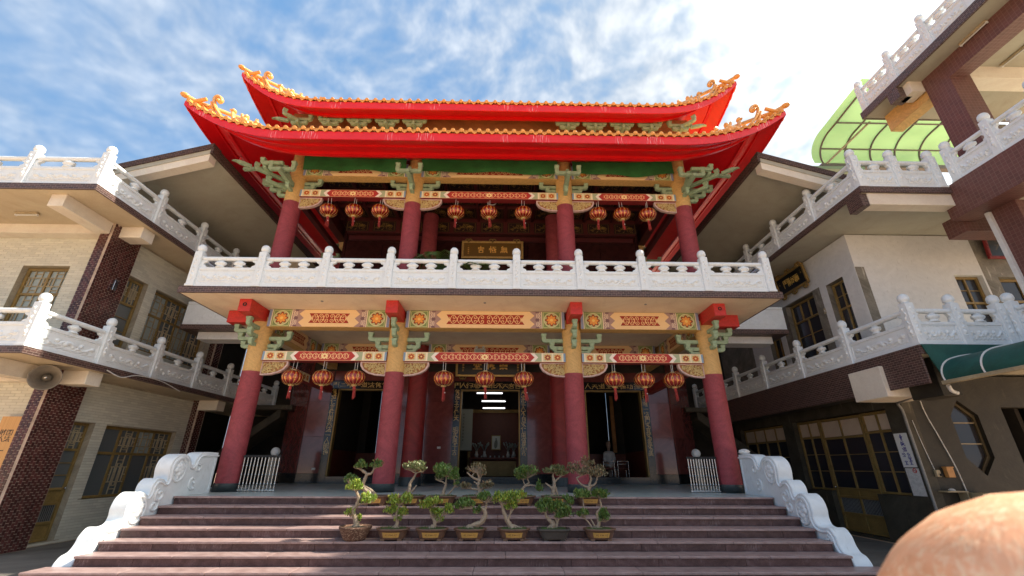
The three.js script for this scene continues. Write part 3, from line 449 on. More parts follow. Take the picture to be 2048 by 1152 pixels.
function doorway(xc, hw, top, l, r_, mot, seed) {
  const p = tp('doorway'), z = wallFront, ft = 0.05;
  const tm = (t) => std({ map: t, roughness: 0.14 });
  put('couplet_board', plateGeo(0.24, 2.2, 0.06), tm(textStrip(l, true, 128, 1024, seed)), p, [xc - hw - ft - 0.12, 3.06, z + 0.012]);
  put('couplet_board', plateGeo(0.24, 2.2, 0.06), tm(textStrip(r_, true, 128, 1024, seed + 1)), p, [xc + hw + ft + 0.12, 3.06, z + 0.012]);
  put('couplet_board', plateGeo(2 * hw + 2 * ft + 0.48, 0.27, 0.06), tm(textStrip(mot, false, 1024, 128, seed + 2)), p, [xc, 4.3, z + 0.012]);
  new B().rbox(xc - hw - ft - 0.24, xc - hw - ft, 1.08, 1.958, z - 0.018, z + 0.042, 0.004).rbox(xc + hw + ft, xc + hw + ft + 0.24, 1.08, 1.958, z - 0.018, z + 0.042, 0.004).rbox(xc - hw - ft, xc + hw + ft, 1.08, 1.29, z - 0.2, z + 0.045, 0.004).mesh('granite_surround', M.black, p);
  new B().rbox(xc - hw - ft, xc - hw, 1.29, top, z - 0.2, z + 0.03, 0.006).rbox(xc + hw, xc + hw + ft, 1.29, top, z - 0.2, z + 0.03, 0.006).rbox(xc - hw - ft, xc + hw + ft, top, top + ft, z - 0.2, z + 0.03, 0.006).mesh('door_frame', M.goldDark, p);
}
doorway(0, 1.01, 4.11, '修德立言仁文武明義風千古', '天道化人不自求仁風傳萬古', '門人行唯天道化不天宮自行', 31);
doorway(-4.4, 0.97, 4.11, '修道仁理行風天法一人明德'.replace('理', '言'), '不二法門求真善美道化千古', '門二不一道法修仁天真', 41);
doorway(4.4, 0.97, 4.11, '修立人文行立德立言立功', '崇仁唯一法門求真求善求美', '一人天道立不德功德堂', 51);
// ---------- rooms behind the doors ----------
{
  const p = tp('hall_room');
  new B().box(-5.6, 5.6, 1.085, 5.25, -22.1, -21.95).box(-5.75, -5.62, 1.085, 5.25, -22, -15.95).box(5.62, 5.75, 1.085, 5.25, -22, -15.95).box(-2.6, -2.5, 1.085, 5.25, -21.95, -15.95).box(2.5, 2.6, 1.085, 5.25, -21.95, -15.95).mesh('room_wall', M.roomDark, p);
  for (const s of [-1, 1]) { new B().box(s * 5.62, s * 2.6, 1.09, 2.1, -18.9, -18.8).mesh('wood_wainscot', M.roomWood, p); new B().box(s * 5.5, s * 5.61, 1.09, 2.15, -18.8, -16).mesh('wood_wainscot', M.roomWood, p); }
  new B().box(4.95, 5.1, 2.15, 4.4, -18.6, -18.5).box(3.75, 3.8, 2.1, 4.6, -18.86, -18.8).box(-4.6, -4.4, 2.2, 4.2, -18.86, -18.8).mesh('pale_pier', M.ochreDull, p);
}
// ---------- upper hall behind the balcony ----------
const coffM = std({ roughness: 0.5, map: ctex(512, 512, (c, w, h) => {
  c.fillStyle = '#200a0c'; c.fillRect(0, 0, w, h); c.strokeStyle = '#8a6a34'; c.lineWidth = 8; c.strokeRect(30, 30, w - 60, h - 60); c.strokeStyle = '#9c7c3c'; c.fillStyle = '#9c7c3c'; const r = rng(4); c.lineWidth = 9;
  for (let i = 0; i < 14; i++) { const x = 90 + r() * 330, y = 90 + r() * 330; spiral(c, x, y, 30 + 26 * r(), r() < 0.5 ? 1 : -1, r() * 6, 1.2); }
  for (let i = 0; i < 26; i++) { c.beginPath(); c.ellipse(80 + r() * 350, 80 + r() * 350, 20, 8, r() * 3, 0, 7); c.fill(); }
}) });
{
  const p = tp('upper_hall');
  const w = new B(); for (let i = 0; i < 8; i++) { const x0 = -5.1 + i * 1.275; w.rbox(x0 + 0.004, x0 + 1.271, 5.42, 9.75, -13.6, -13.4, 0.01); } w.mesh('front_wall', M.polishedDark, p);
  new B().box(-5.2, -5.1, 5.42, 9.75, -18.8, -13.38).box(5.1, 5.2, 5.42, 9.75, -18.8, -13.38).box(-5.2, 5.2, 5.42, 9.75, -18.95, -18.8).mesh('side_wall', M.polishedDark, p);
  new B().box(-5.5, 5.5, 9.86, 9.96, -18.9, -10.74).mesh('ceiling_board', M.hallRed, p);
  const c = tp('coffered_ceiling'), g = new THREE.BoxGeometry(0.8, 0.02, 0.72); const b = new B();
  for (let i = 0; i < 11; i++) for (let j = 0; j < 3; j++) put('coffer_panel', g, coffM, c, [-4.75 + i * 0.95, 9.845, -11.2 - j * 0.86]);
  for (let i = 0; i < 12; i++) b.rbox(-5.27 + i * 0.95, -5.18 + i * 0.95, 9.72, 9.86, -13.4, -10.75, 0.01); for (let j = 0; j < 4; j++) b.rbox(-5.4, 5.4, 9.735, 9.86, -10.83 - j * 0.86, -10.74 - j * 0.86, 0.01);
  b.mesh('rib', M.hallRed, c);
  // gilded beam along the top of the wall
  const f = tp('wall_beam'); new B().rbox(-5.1, 5.1, 9.2, 9.7, -13.4, -13.26, 0.01).mesh('beam', M.hallRed, f); for (let i = 0; i < 11; i++) put('gilt_panel', new THREE.BoxGeometry(0.8, 0.4, 0.012), coffM, f, [-4.75 + i * 0.95, 9.45, -13.255]);
  new B().rbox(-5.0, 5.0, 8.94, 9.1, -13.4, -13.3, 0.01).mesh('rail', M.hallRed, f);
}
// green cloth hung along the eave
for (const [x0, x1] of [[-5.4, -2.42], [-1.98, 1.98], [2.42, 5.4]]) {
  const w = x1 - x0, g = new THREE.PlaneGeometry(w, 0.56, 60, 8), p = g.attributes.position, r = rng(x0 * 100 + 999), ph = r() * 9;
  for (let i = 0; i < p.count; i++) { const u = p.getX(i) / w + 0.5, v = p.getY(i) / 0.56 + 0.5; p.setZ(i, 0.03 * Math.sin(u * 14 + ph + v * 1.6) + 0.035 * Math.sin(u * 5 + ph - v * 3) * (1 - v)); p.setY(i, p.getY(i) - 0.05 * Math.sin(u * PI) * (1 - v) - 0.02 * Math.sin(u * 9 + ph)); }
  g.computeVertexNormals(); tag(put('green_cloth', metreUV(g), M.green, null, [(x0 + x1) / 2, 9.78, -10.2]), x0 < -3 ? 'green cloth strip draped under the upper eave in the left bay' : x0 < 0 ? 'green cloth strip draped under the upper eave in the middle bay' : 'green cloth strip draped under the upper eave in the right bay', 'cloth', 'green cloth strips under the eave');
}
// ---------- roofs ----------
function roof(name, o) {
  // o: W half width, zf front, zb back, e0 straight eave height, rise, s0 where the sweep starts, p its power, ds side length of the sweep, section: [inset, dy, follow]
  const G = tp(name), { W, zf, zb, e0, rise, s0, p, ds } = o, TW = W + 0.0;
  const eF = (x) => e0 + rise * Math.pow(clamp((Math.abs(x) - s0) / (W - s0)), p), eS = (z) => e0 + rise * (o.keep + (1 - o.keep) * Math.pow(clamp(1 - (zf - z) / ds), 2));
  const nX = 72, nZ = 40, path = [];   // round the eave: left side from the back, front, right side
  for (let i = 0; i <= nZ; i++) path.push({ k: 'L', t: i / nZ }); for (let i = 0; i <= nX; i++) path.push({ k: 'F', t: i / nX }); for (let i = 0; i <= nZ; i++) path.push({ k: 'R', t: 1 - i / nZ });
  const P = (q, d, dy, fol) => { let x, z, e; if (q.k === 'F') { const u = Math.sin((q.t * 2 - 1) * PI / 2 * 0.999) * 0.35 + (q.t * 2 - 1) * 0.65; x = u * (W - d); z = zf - d; e = eF(u * W); } else { const z0 = lerp(zb, zf, q.t); x = (q.k === 'L' ? -1 : 1) * (W - d); z = lerp(zb, zf - d, q.t); e = eS(z0); } const tip = (e - e0) / rise; return [x, e0 + (e - e0) * fol + dy * (1 - 0.45 * tip * (dy > -0.5 && fol > 0.9 ? 1 : 0)), z]; };
  function sheet(nm, sec, mat) {   // sec: list of [inset, dy, follow]; consecutive rows are joined, rows may repeat for a sharp edge
    const pos = []; for (let k = 0; k + 1 < sec.length; k++) for (let i = 0; i + 1 < path.length; i++) { if (path[i].k !== path[i + 1].k) continue; const a = P(path[i], ...sec[k]), b = P(path[i + 1], ...sec[k]), c = P(path[i + 1], ...sec[k + 1]), d = P(path[i], ...sec[k + 1]); pos.push(...a, ...b, ...c, ...a, ...c, ...d); }
    const g = new THREE.BufferGeometry(); g.setAttribute('position', new THREE.Float32BufferAttribute(pos, 3)); g.computeVertexNormals();
    // smooth along the sweep
    const n = g.attributes.normal, map = new Map(), pk = (i, f) => [Math.round(pos[3 * i] * 500), Math.round(pos[3 * i + 1] * 500), Math.round(pos[3 * i + 2] * 500), f].join(), per = (path.length - 3) * 6;
    for (let i = 0; i < n.count; i++) { const k = pk(i, Math.floor(i / per)); let v = map.get(k); if (!v) map.set(k, (v = [])); v.push(i); }
    for (const v of map.values()) { const s = new THREE.Vector3(), f = new THREE.Vector3().fromBufferAttribute(n, v[0]), t = new THREE.Vector3(); for (const i of v) { t.fromBufferAttribute(n, i); if (t.dot(f) > 0.8) s.add(t); } s.normalize(); for (const i of v) { t.fromBufferAttribute(n, i); if (t.dot(f) > 0.8) n.setXYZ(i, s.x, s.y, s.z); } }
    return put(nm, metreUV(g), mat, G);
  }
  sheet('fascia', [[0.0, -0.05, 1], [0.0, -0.29, 1], [0.03, -0.295, 1]], M.fascia);
  sheet('soffit', o.soffit, M.redPaint);
  sheet('roof_surface', [[0.0, -0.03, 1], [0.5, 0.16, 0.93], [1.2, 0.5, 0.7], [o.topIn, o.topUp, 0.1]], M.glaze);
  // rolled tile ends and drip tiles along the eaves
  const roll = mergeGeometries([strip(new THREE.CylinderGeometry(0.05, 0.05, 0.5, 12, 1, false).rotateX(PI / 2).translate(0, 0, -0.24)), strip(new THREE.SphereGeometry(0.042, 12, 6, 0, 2 * PI, 0, PI / 2).rotateX(PI / 2).scale(1, 1, 0.55).translate(0, 0, 0.008)), strip(new THREE.TorusGeometry(0.044, 0.011, 6, 14).translate(0, 0, 0.01))]);
  const dripS = new THREE.Shape(); dripS.moveTo(-0.1, 0.02); dripS.quadraticCurveTo(0, -0.045, 0.1, 0.02); dripS.quadraticCurveTo(0.05, -0.055, 0, -0.075); dripS.quadraticCurveTo(-0.05, -0.055, -0.1, 0.02);
  const drip = mergeGeometries([strip(extr(dripS, 0.025, 0.003, 4)), strip(extr((() => { const s = new THREE.Shape(); s.moveTo(-0.1, 0.03); s.quadraticCurveTo(0, -0.03, 0.1, 0.03); s.lineTo(0.1, 0.045); s.quadraticCurveTo(0, -0.012, -0.1, 0.045); return s; })(), 0.4, 0, 4).translate(0, 0, -0.2))]);
  const place = (x, y, z, ry, sl, i, tiltZ) => { const t = put('eave_tile', roll, M.glazeEnd, G, [x, y + 0.03, z]); t.rotation.set(0.3, ry, 0, 'YXZ'); t.rotation.z = tiltZ; };
  const placeD = (x, y, z, ry, tiltZ) => { const t = put('drip_tile', drip, M.glazeEnd, G, [x, y - 0.005, z]); t.rotation.set(0.3, ry, 0, 'YXZ'); t.rotation.z = tiltZ; };
  const n = Math.round(2 * W / o.gap);
  for (let i = 0; i < n; i++) { const x = -W + (i + 0.5) * 2 * W / n, sl = Math.atan((eF(x + 0.05) - eF(x - 0.05)) / 0.1); place(x, eF(x), zf + 0.03, 0, 0, i, sl); if (i < n - 1) { const x2 = x + W / n, s2 = Math.atan((eF(x2 + 0.05) - eF(x2 - 0.05)) / 0.1); placeD(x2, eF(x2), zf + 0.035, 0, s2); } }
  const m = Math.round((zf - zb) / o.gap * 0.62);
  for (const s of [-1, 1]) for (let i = 0; i < m; i++) { const z = zf - (i + 0.5) * o.gap, sl = Math.atan((eS(z + 0.05) - eS(z - 0.05)) / 0.1); place(s * (W + 0.03), eS(z), z, s * PI / 2, 0, i, s > 0 ? -sl : sl); placeD(s * (W + 0.05), eS(z - o.gap / 2) - 0.05, z - o.gap / 2, s * PI / 2, s > 0 ? -sl : sl); }
  // hip ridges with their ornaments
  for (const s of [-1, 1]) {
    const L = o.topIn, yAt = (d) => { const rows = [[0, 0, 1], [0.5, 0.16, 0.93], [1.2, 0.5, 0.7], [o.topIn, o.topUp, 0.1]]; let k = 0; while (k < 2 && d > rows[k + 1][0]) k++; const t = clamp((d - rows[k][0]) / (rows[k + 1][0] - rows[k][0])), dy = lerp(rows[k][1], rows[k + 1][1], t), f = lerp(rows[k][2], rows[k + 1][2], t); return e0 + rise * f + dy; };
    const pts = []; for (let i = 0; i <= 12; i++) { const d = -0.03 + (L + 0.02) * i / 12; pts.push(new THREE.Vector3(s * (W - d), yAt(Math.max(d, 0)) + 0.07 + (d < 0 ? 0.06 : 0), zf - d)); }
    put('hip_ridge', metreUV(new THREE.TubeGeometry(new THREE.CatmullRomCurve3(pts), 40, 0.055, 8)), M.glaze, G);
    put('ridge_tip', metreUV(new THREE.SphereGeometry(0.085, 14, 8).scale(1, 0.8, 1.3)), M.glazeEnd, G, [pts[0].x, pts[0].y, pts[0].z], [0, s * PI / 4, 0]);
    // ornaments stand on the front eave near the tip, facing along it
    const orn = part('ridge_ornament', T, at(0, 0, 0));
    const base = (x) => [s * x, eF(x) + 0.05, zf - 0.22];
    { // curled tail
      const c = []; const [bx, by, bz] = base(o.ox[0]); for (const [u, v] of [[-0.62, -0.04], [-0.4, 0.07], [-0.2, 0.22], [-0.05, 0.4], [0.0, 0.56], [-0.05, 0.67], [-0.15, 0.68], [-0.21, 0.6], [-0.16, 0.53], [-0.1, 0.56]]) c.push(new THREE.Vector3(bx + s * u, by + v + (eF(o.ox[0] + u) - eF(o.ox[0])) * 0.9, bz));
      const curve = new THREE.CatmullRomCurve3(c), g = new THREE.TubeGeometry(curve, 60, 0.042, 10), pp = g.attributes.position; for (let i = 0; i < pp.count; i++) pp.setZ(i, bz + (pp.getZ(i) - bz) * 1.5); g.computeVertexNormals(); put('curl', metreUV(g), M.glaze, orn);
      const k = []; for (const [u, v] of [[-0.6, -0.07], [-0.33, 0.01], [-0.08, 0.18], [0.05, 0.42]]) k.push(new THREE.Vector3(bx + s * u, by + v + (eF(o.ox[0] + u) - eF(o.ox[0])) * 0.9, bz)); put('curl_rib', metreUV(new THREE.TubeGeometry(new THREE.CatmullRomCurve3(k), 24, 0.038, 8)), M.glazeEnd, orn);
      const ball = new THREE.SphereGeometry(0.04, 12, 8); put('curl_eye', ball, M.glazeEnd, orn, [c[8].x, c[8].y, bz + 0.08]);
    }
    { // bird with raised tail
      const [bx, by, bz] = base(o.ox[1]), b = new B(), E = (x, y, rx, ry, a) => b.add(new THREE.SphereGeometry(1, 12, 8), M4(bx + s * x, by + y, bz, 0, 0, s * a, rx, ry, 0.085));
      E(0, 0.13, 0.19, 0.13, 0.2); E(-0.14, 0.2, 0.1, 0.1, 0.7); E(0.15, 0.3, 0.05, 0.2, -0.25); E(0.17, 0.49, 0.05, 0.055, 0); E(-0.1, 0.3, 0.045, 0.1, -0.3); E(-0.2, 0.28, 0.04, 0.08, 0.5); E(0.23, 0.49, 0.045, 0.016, 0.1); E(-0.25, 0.12, 0.1, 0.05, 0.9); E(0, 0.0, 0.2, 0.06, 0);
      b.mesh('bird', M.glaze, orn);
    }
    { // small seated figure
      const [bx, by, bz] = base(o.ox[2]), b = new B(); b.add(lathe([[0, -0.06], [0.13, -0.05], [0.12, 0.04], [0.075, 0.14], [0.05, 0.19], [0, 0.2]], 12), M4(bx, by, bz)); b.add(new THREE.SphereGeometry(0.062, 10, 8), M4(bx, by + 0.25, bz)); b.add(new THREE.BoxGeometry(0.07, 0.06, 0.07), M4(bx, by + 0.31, bz, 0, 0.4, 0)); b.mesh('figurine', M.glaze, orn);
    }
    if (o.ox[3]) { const [bx, by] = base(o.ox[3]), bz = zf - 0.6, b = new B(); b.rbox(bx - 0.15, bx + 0.15, by - 0.1, by + 0.4, bz - 0.12, bz + 0.12, 0.03); b.add(new THREE.BoxGeometry(0.3, 0.07, 0.32), M4(bx - s * 0.04, by + 0.45, bz, 0, 0, s * 0.5)); b.add(new THREE.SphereGeometry(0.075, 10, 8), M4(bx + s * -0.13, by + 0.46, bz)); b.add(new THREE.SphereGeometry(0.11, 10, 8), M4(bx - s * 0.14, by + 0.26, bz, 0, 0, 0, 0.7, 1.7, 1)); for (let i = 0; i < 4; i++) b.add(new THREE.TorusGeometry(0.06, 0.015, 6, 12), M4(bx, by + 0.05 + i * 0.1, bz + 0.12)); b.mesh('ridge_end', M.glaze, orn); }
    // diamond shaped boss under the corner
    if (o.boss) { const q = put('corner_boss', new THREE.BoxGeometry(0.12, 0.12, 0.03), M.redPaint, G, [s * o.boss[0], o.boss[1], o.boss[2]]); q.rotation.set(0, s * PI / 4, PI / 4); }
  }
  return G;
}
roof('lower_roof', { W: 7.95, zf: -8.65, zb: -18.6, e0: 9.54, rise: 0.93, s0: 4.9, p: 2.3, ds: 2.2, keep: 0.74, gap: 0.225, topIn: 2.5, topUp: 1.3, ox: [7.4, 6.6, 6.1], boss: [6.9, 9.46, -9.75],
  soffit: [[0.03, -0.29, 1], [0.06, -0.25, 1], [0.34, -0.17, 1], [0.35, -0.22, 0.99], [0.4, -0.22, 0.98], [0.41, -0.17, 0.98], [0.66, -0.14, 0.88], [0.67, -0.215, 0.88], [0.76, -0.225, 0.86], [0.77, -0.15, 0.86], [1.3, 0.22, 0.6], [1.9, 0.6, 0.2], [2.7, 0.75, 0]] });
roof('upper_roof', { W: 7.68, zf: -9.8, zb: -18.4, e0: 11.72, rise: 1.12, s0: 4.7, p: 2.7, ds: 2.6, keep: 0.62, gap: 0.257, topIn: 4.2, topUp: 2.5, ox: [7.12, 6.35, 5.85, 5.3],
  soffit: [[0.03, -0.29, 1], [0.06, -0.25, 1], [0.41, -0.13, 1], [0.42, -0.19, 0.98], [0.5, -0.19, 0.96], [0.51, -0.12, 0.96], [1.15, 0.5, 0.3], [1.6, 0.62, 0]] });
{
  const p = tp('upper_wall_band'); new B().box(-6.5, 6.5, 10.4, 12.3, -18, -10.95).mesh('band', M.ochreDull, p); new B().rbox(-6.5, 6.5, 11.28, 11.36, -10.95, -10.9, 0.01).mesh('rail', M.ochre, p);
  new B().box(-6.3, 6.3, 14.15, 14.3, -14.6, -13.6).mesh('top_ridge', M.glaze, tp('ridge'));
  for (const s of [-1, 1]) for (const x of [2.4, 3.25, 4.12, 5.0, 5.95]) {
    const g = part('eave_bracket', T, at(s * x, 11.44, -10.42)); arm(g, 0.38, 0, 0, 0.06, 0, 0.16); arm(g, 0.38, PI, 0, 0.06, 0, 0.16); put('beam_end', rb(0.09, 0.1, 0.3, 0.01), M.mint, g, [0, -0.06, 0.0]); put('boss', new THREE.SphereGeometry(0.04, 10, 8), M.mint, g, [0, 0.03, 0.1]);
    arm(g, 0.26, 0, 0, -0.08, 0, 0.16, undefined, false); arm(g, 0.26, PI, 0, -0.08, 0, 0.16, undefined, false);
    if (x > 5.5) { arm(g, 0.5, s > 0 ? -PI / 4 : -3 * PI / 4, 0, 0.0, 0, 0.16); put('beak', beakGeo, M.mint, g, [s * 0.3, -0.04, 0.05], [0, s > 0 ? -0.3 : PI + 0.3, 0]); }
  }
}
// ================= white carved balustrades =================
const BL = (() => {
  const lotus = (u, v, cu, cv, su, sv) => { let h = 0; for (let k = -2; k <= 2; k++) { const a = k * 0.62, px = cu + Math.sin(a) * su * 0.55, py = cv + (Math.cos(a) - 0.55) * sv * 0.75, dx = (u - px) / (su * 0.34), dy = (v - py) / (sv * 0.55), c = Math.cos(a), s = Math.sin(a), q = Math.pow(dx * c - dy * s, 2) + Math.pow(dx * s + dy * c, 2); h = Math.max(h, 1 - q); } return Math.sqrt(Math.max(0, h)); };
  const panelF = (u, v) => {
    const U = Math.abs(u - 0.5) * 2, ed = Math.min(Math.min(u, 1 - u) * 4.2, Math.min(v, 1 - v));
    let h = 0.75 * lotus(u, v, 0.5, 0.56, 0.13, 0.3);
    const stem = 0.52 + 0.17 * Math.sin(U * 8.2 + 0.6); h = Math.max(h, 0.7 * Math.exp(-Math.pow((v - stem) / 0.055, 2)) * sstep(0.12, 0.22, U) * sstep(0.97, 0.88, U));
    for (const [a, b, s] of [[0.42, 0.66, 0.075], [0.66, 0.4, 0.07], [0.84, 0.64, 0.085], [0.3, 0.4, 0.05]]) { const q = Math.pow((U - a) / s, 2) + Math.pow((v - b) / (s * 2.0), 2); if (q < 1) h = Math.max(h, Math.sqrt(1 - q) * (0.72 + 0.2 * Math.cos(Math.atan2(v - b, (U - a) * 2) * 5))); }
    const w = 0.17 + 0.06 * Math.abs(Math.sin(u * PI * 9)); h = Math.max(h, 0.5 * Math.exp(-Math.pow((v - w) / 0.03, 2))); h = Math.max(h, 0.35 * Math.exp(-Math.pow((v - w + 0.07) / 0.022, 2)));
    return 0.05 * h * sstep(0, 0.06, ed) - 0.004;
  };
  const PL = 1.32, PH = 0.44;
  const front = relief(PL - 0.12, 0.29, 76, 22, panelF).translate(0, -0.045, 0.033); const back = front.clone().rotateY(PI);
  const body = new B(); body.add(new THREE.BoxGeometry(PL, PH, 0.068)); body.rbox(-PL / 2, PL / 2, PH / 2 - 0.075, PH / 2, -0.052, 0.052, 0.014); body.rbox(-PL / 2, PL / 2, -PH / 2, -PH / 2 + 0.045, -0.05, 0.05, 0.01); for (const s of [-1, 1]) body.rbox(s * PL / 2 - s * 0.05, s * PL / 2, -PH / 2 + 0.045, PH / 2 - 0.075, -0.046, 0.046, 0.008);
  const low = relief(PL - 0.14, 0.03, 60, 3, (u, v) => 0.007 * Math.abs(Math.sin(u * PI * 12))).translate(0, PH / 2 - 0.095, 0.036);
  const panel = mergeGeometries([body.geo(), strip(front), strip(back), strip(low)]);
  const postRel = relief(0.1, 0.62, 8, 46, (u, v) => { const e = sstep(0, 0.12, Math.min(u, 1 - u)) * sstep(0, 0.03, Math.min(v, 1 - v)); const s = Math.sin(v * 19), w = 0.5 + 0.2 * s, d = Math.exp(-Math.pow((u - w) / 0.16, 2)), bud = Math.exp(-(Math.pow((u - 0.5) / 0.3, 2) + Math.pow((v - 0.16) / 0.07, 2))); return 0.034 * Math.max(d * (0.6 + 0.4 * Math.cos(v * 40)), bud) * e - 0.002; });
  const pb = new B(); pb.rbox(-0.088, 0.088, 0, 0.89, -0.088, 0.088, 0.014); pb.rbox(-0.1, 0.1, 0, 0.05, -0.1, 0.1, 0.008); pb.add(strip(postRel.clone()), M4(0, 0.49, 0.086)); pb.add(strip(postRel.clone()), M4(0, 0.49, -0.086, 0, PI)); pb.add(strip(postRel.clone()), M4(0.086, 0.49, 0, 0, PI / 2)); pb.add(strip(postRel.clone()), M4(-0.086, 0.49, 0, 0, -PI / 2));
  const post = pb.geo();
  const fin = lathe([[0, 0.21], [0.03, 0.207], [0.062, 0.19], [0.088, 0.158], [0.098, 0.12], [0.096, 0.095], [0.1, 0.085], [0.094, 0.072], [0.09, 0.05], [0.066, 0.026], [0.06, 0.015], [0.084, 0.008], [0.084, -0.005]].reverse(), 24); { const p = fin.attributes.position; for (let i = 0; i < p.count; i++) { const a = Math.atan2(p.getZ(i), p.getX(i)), y = p.getY(i), k = y < 0.085 && y > 0.02 ? 1 + 0.05 * Math.abs(Math.cos(a * 5)) : 1; p.setX(i, p.getX(i) * k); p.setZ(i, p.getZ(i) * k); } fin.computeVertexNormals(); }
  const vase = lathe([[0, 0], [0.115, 0], [0.115, 0.02], [0.085, 0.035], [0.08, 0.06], [0.105, 0.075], [0.13, 0.1], [0.132, 0.125], [0.11, 0.15], [0.07, 0.162], [0.06, 0.19], [0, 0.19]], 24); { const p = vase.attributes.position; for (let i = 0; i < p.count; i++) { const a = Math.atan2(p.getZ(i), p.getX(i)), y = p.getY(i), k = y > 0.07 && y < 0.16 ? 1 + 0.08 * Math.cos(a * 9) : 1; p.setX(i, p.getX(i) * k); p.setZ(i, p.getZ(i) * k * 0.62); } vase.computeVertexNormals(); }
  const sc = new THREE.Shape(); sc.moveTo(0, 0); sc.lineTo(0, 0.185); sc.lineTo(0.15, 0.185); sc.quadraticCurveTo(0.145, 0.14, 0.1, 0.135); sc.quadraticCurveTo(0.06, 0.125, 0.07, 0.095); sc.quadraticCurveTo(0.06, 0.065, 0.1, 0.055); sc.quadraticCurveTo(0.145, 0.04, 0.15, 0); sc.lineTo(0, 0);
  const scroll = extr(sc, 0.07, 0.008, 5);
  const rail = new RoundedBoxGeometry(PL, 0.1, 0.115, 3, 0.048);
  return { PL, PH, panel, post, fin: metreUV(fin), vase: metreUV(vase), scroll: metreUV(scroll), rail: metreUV(rail), plinth: metreUV(rb(PL, 0.05, 0.13, 0.008)) };
})();
// runs: lists of [x0, z0, x1, z1, panels, skip the first post, skip the last post]
function balustrade(name, label, y, runs, vases, group) {
  const [ox, oz] = runs[0], t = thing('white_balustrade', label, 'balustrade', [ox, y, oz], 0, group);
  for (const [x0, z0, x1, z1, n, s0, s1] of runs) {
    const L = Math.hypot(x1 - x0, z1 - z0), ang = -Math.atan2(z1 - z0, x1 - x0), ux = (x1 - x0) / L, uz = (z1 - z0) / L, st = L / n, pl = st - 0.172, k = pl / BL.PL;
    for (let i = 0; i <= n; i++) {
      const px = x0 - ox + ux * st * i, pz = z0 - oz + uz * st * i;
      if (!(i === 0 && s0) && !(i === n && s1)) { const p = put('post', BL.post, M.marble, t, [px, 0, pz], [0, ang, 0]); put('finial', BL.fin, M.marble, p, [0, 0.885, 0]); }
      if (i === n) break;
      const cx = px + ux * st / 2, cz = pz + uz * st / 2, at2 = (d, yy, nm, g, sx = 1, flip = 0) => put(nm, g, M.marble, t, [cx + ux * d, yy, cz + uz * d], [0, ang + flip, 0], [sx, 1, 1]);
      at2(0, 0.025, 'plinth', BL.plinth, k); at2(0, 0.05 + BL.PH / 2, 'panel', BL.panel, k); at2(0, 0.725, 'handrail', BL.rail, k);
      for (const d of vases === 2 ? [-0.165, 0.165] : [0]) at2(d * pl, 0.49, 'vase', BL.vase);
      at2(-pl / 2, 0.492, 'scroll', BL.scroll, Math.min(1, k)); at2(pl / 2, 0.492, 'scroll', BL.scroll, Math.min(1, k), PI);
    }
  }
  return t;
}
balustrade('b', 'white carved balustrade along the temple balcony, two vases in each bay', 5.412, [[-6.77, -9.27, 6.77, -9.27, 9], [-6.77, -9.27, -6.77, -16.7, 5, 1], [6.77, -9.27, 6.77, -16.7, 5, 1]], 2);
balustrade('b', 'white carved balustrade round the lower balcony of the cream wing on the left', 3.672, [[-8.62, -8.1, -8.62, -17.5, 6], [-8.62, -8.1, -14.9, -8.1, 4, 1]], 1);
balustrade('b', 'white carved balustrade round the upper balcony of the cream wing, its corner in the sun', 7.322, [[-8.62, -8.1, -8.62, -18.1, 6], [-8.62, -8.1, -15.2, -8.1, 4, 1]], 1);
balustrade('b', 'white carved balustrade of the right wing at first floor, above the green awning', 3.842, [[8.72, -8.12, 8.72, -18.6, 6], [8.72, -8.12, 10.6, -8.12, 2, 1]], 1);
balustrade('b', 'white carved balustrade round the second floor balcony of the right wing', 7.582, [[8.72, -8.12, 8.72, -17.6, 6], [8.72, -8.12, 10.6, -8.12, 2, 1]], 1);
balustrade('b', 'short white balustrade running forward from the green awning at the right edge', 3.845, [[10.78, -8.0, 10.78, -3.6, 4]], 1);
balustrade('b', 'white balustrade on the red tiled beam at the right edge', 7.64, [[10.82, -7.86, 10.82, -3.4, 5]], 1);
balustrade('b', 'topmost white balustrade at the upper right, against the bright sky', 11.04, [[10.82, -9.17, 10.82, -4.1, 5]], 2);
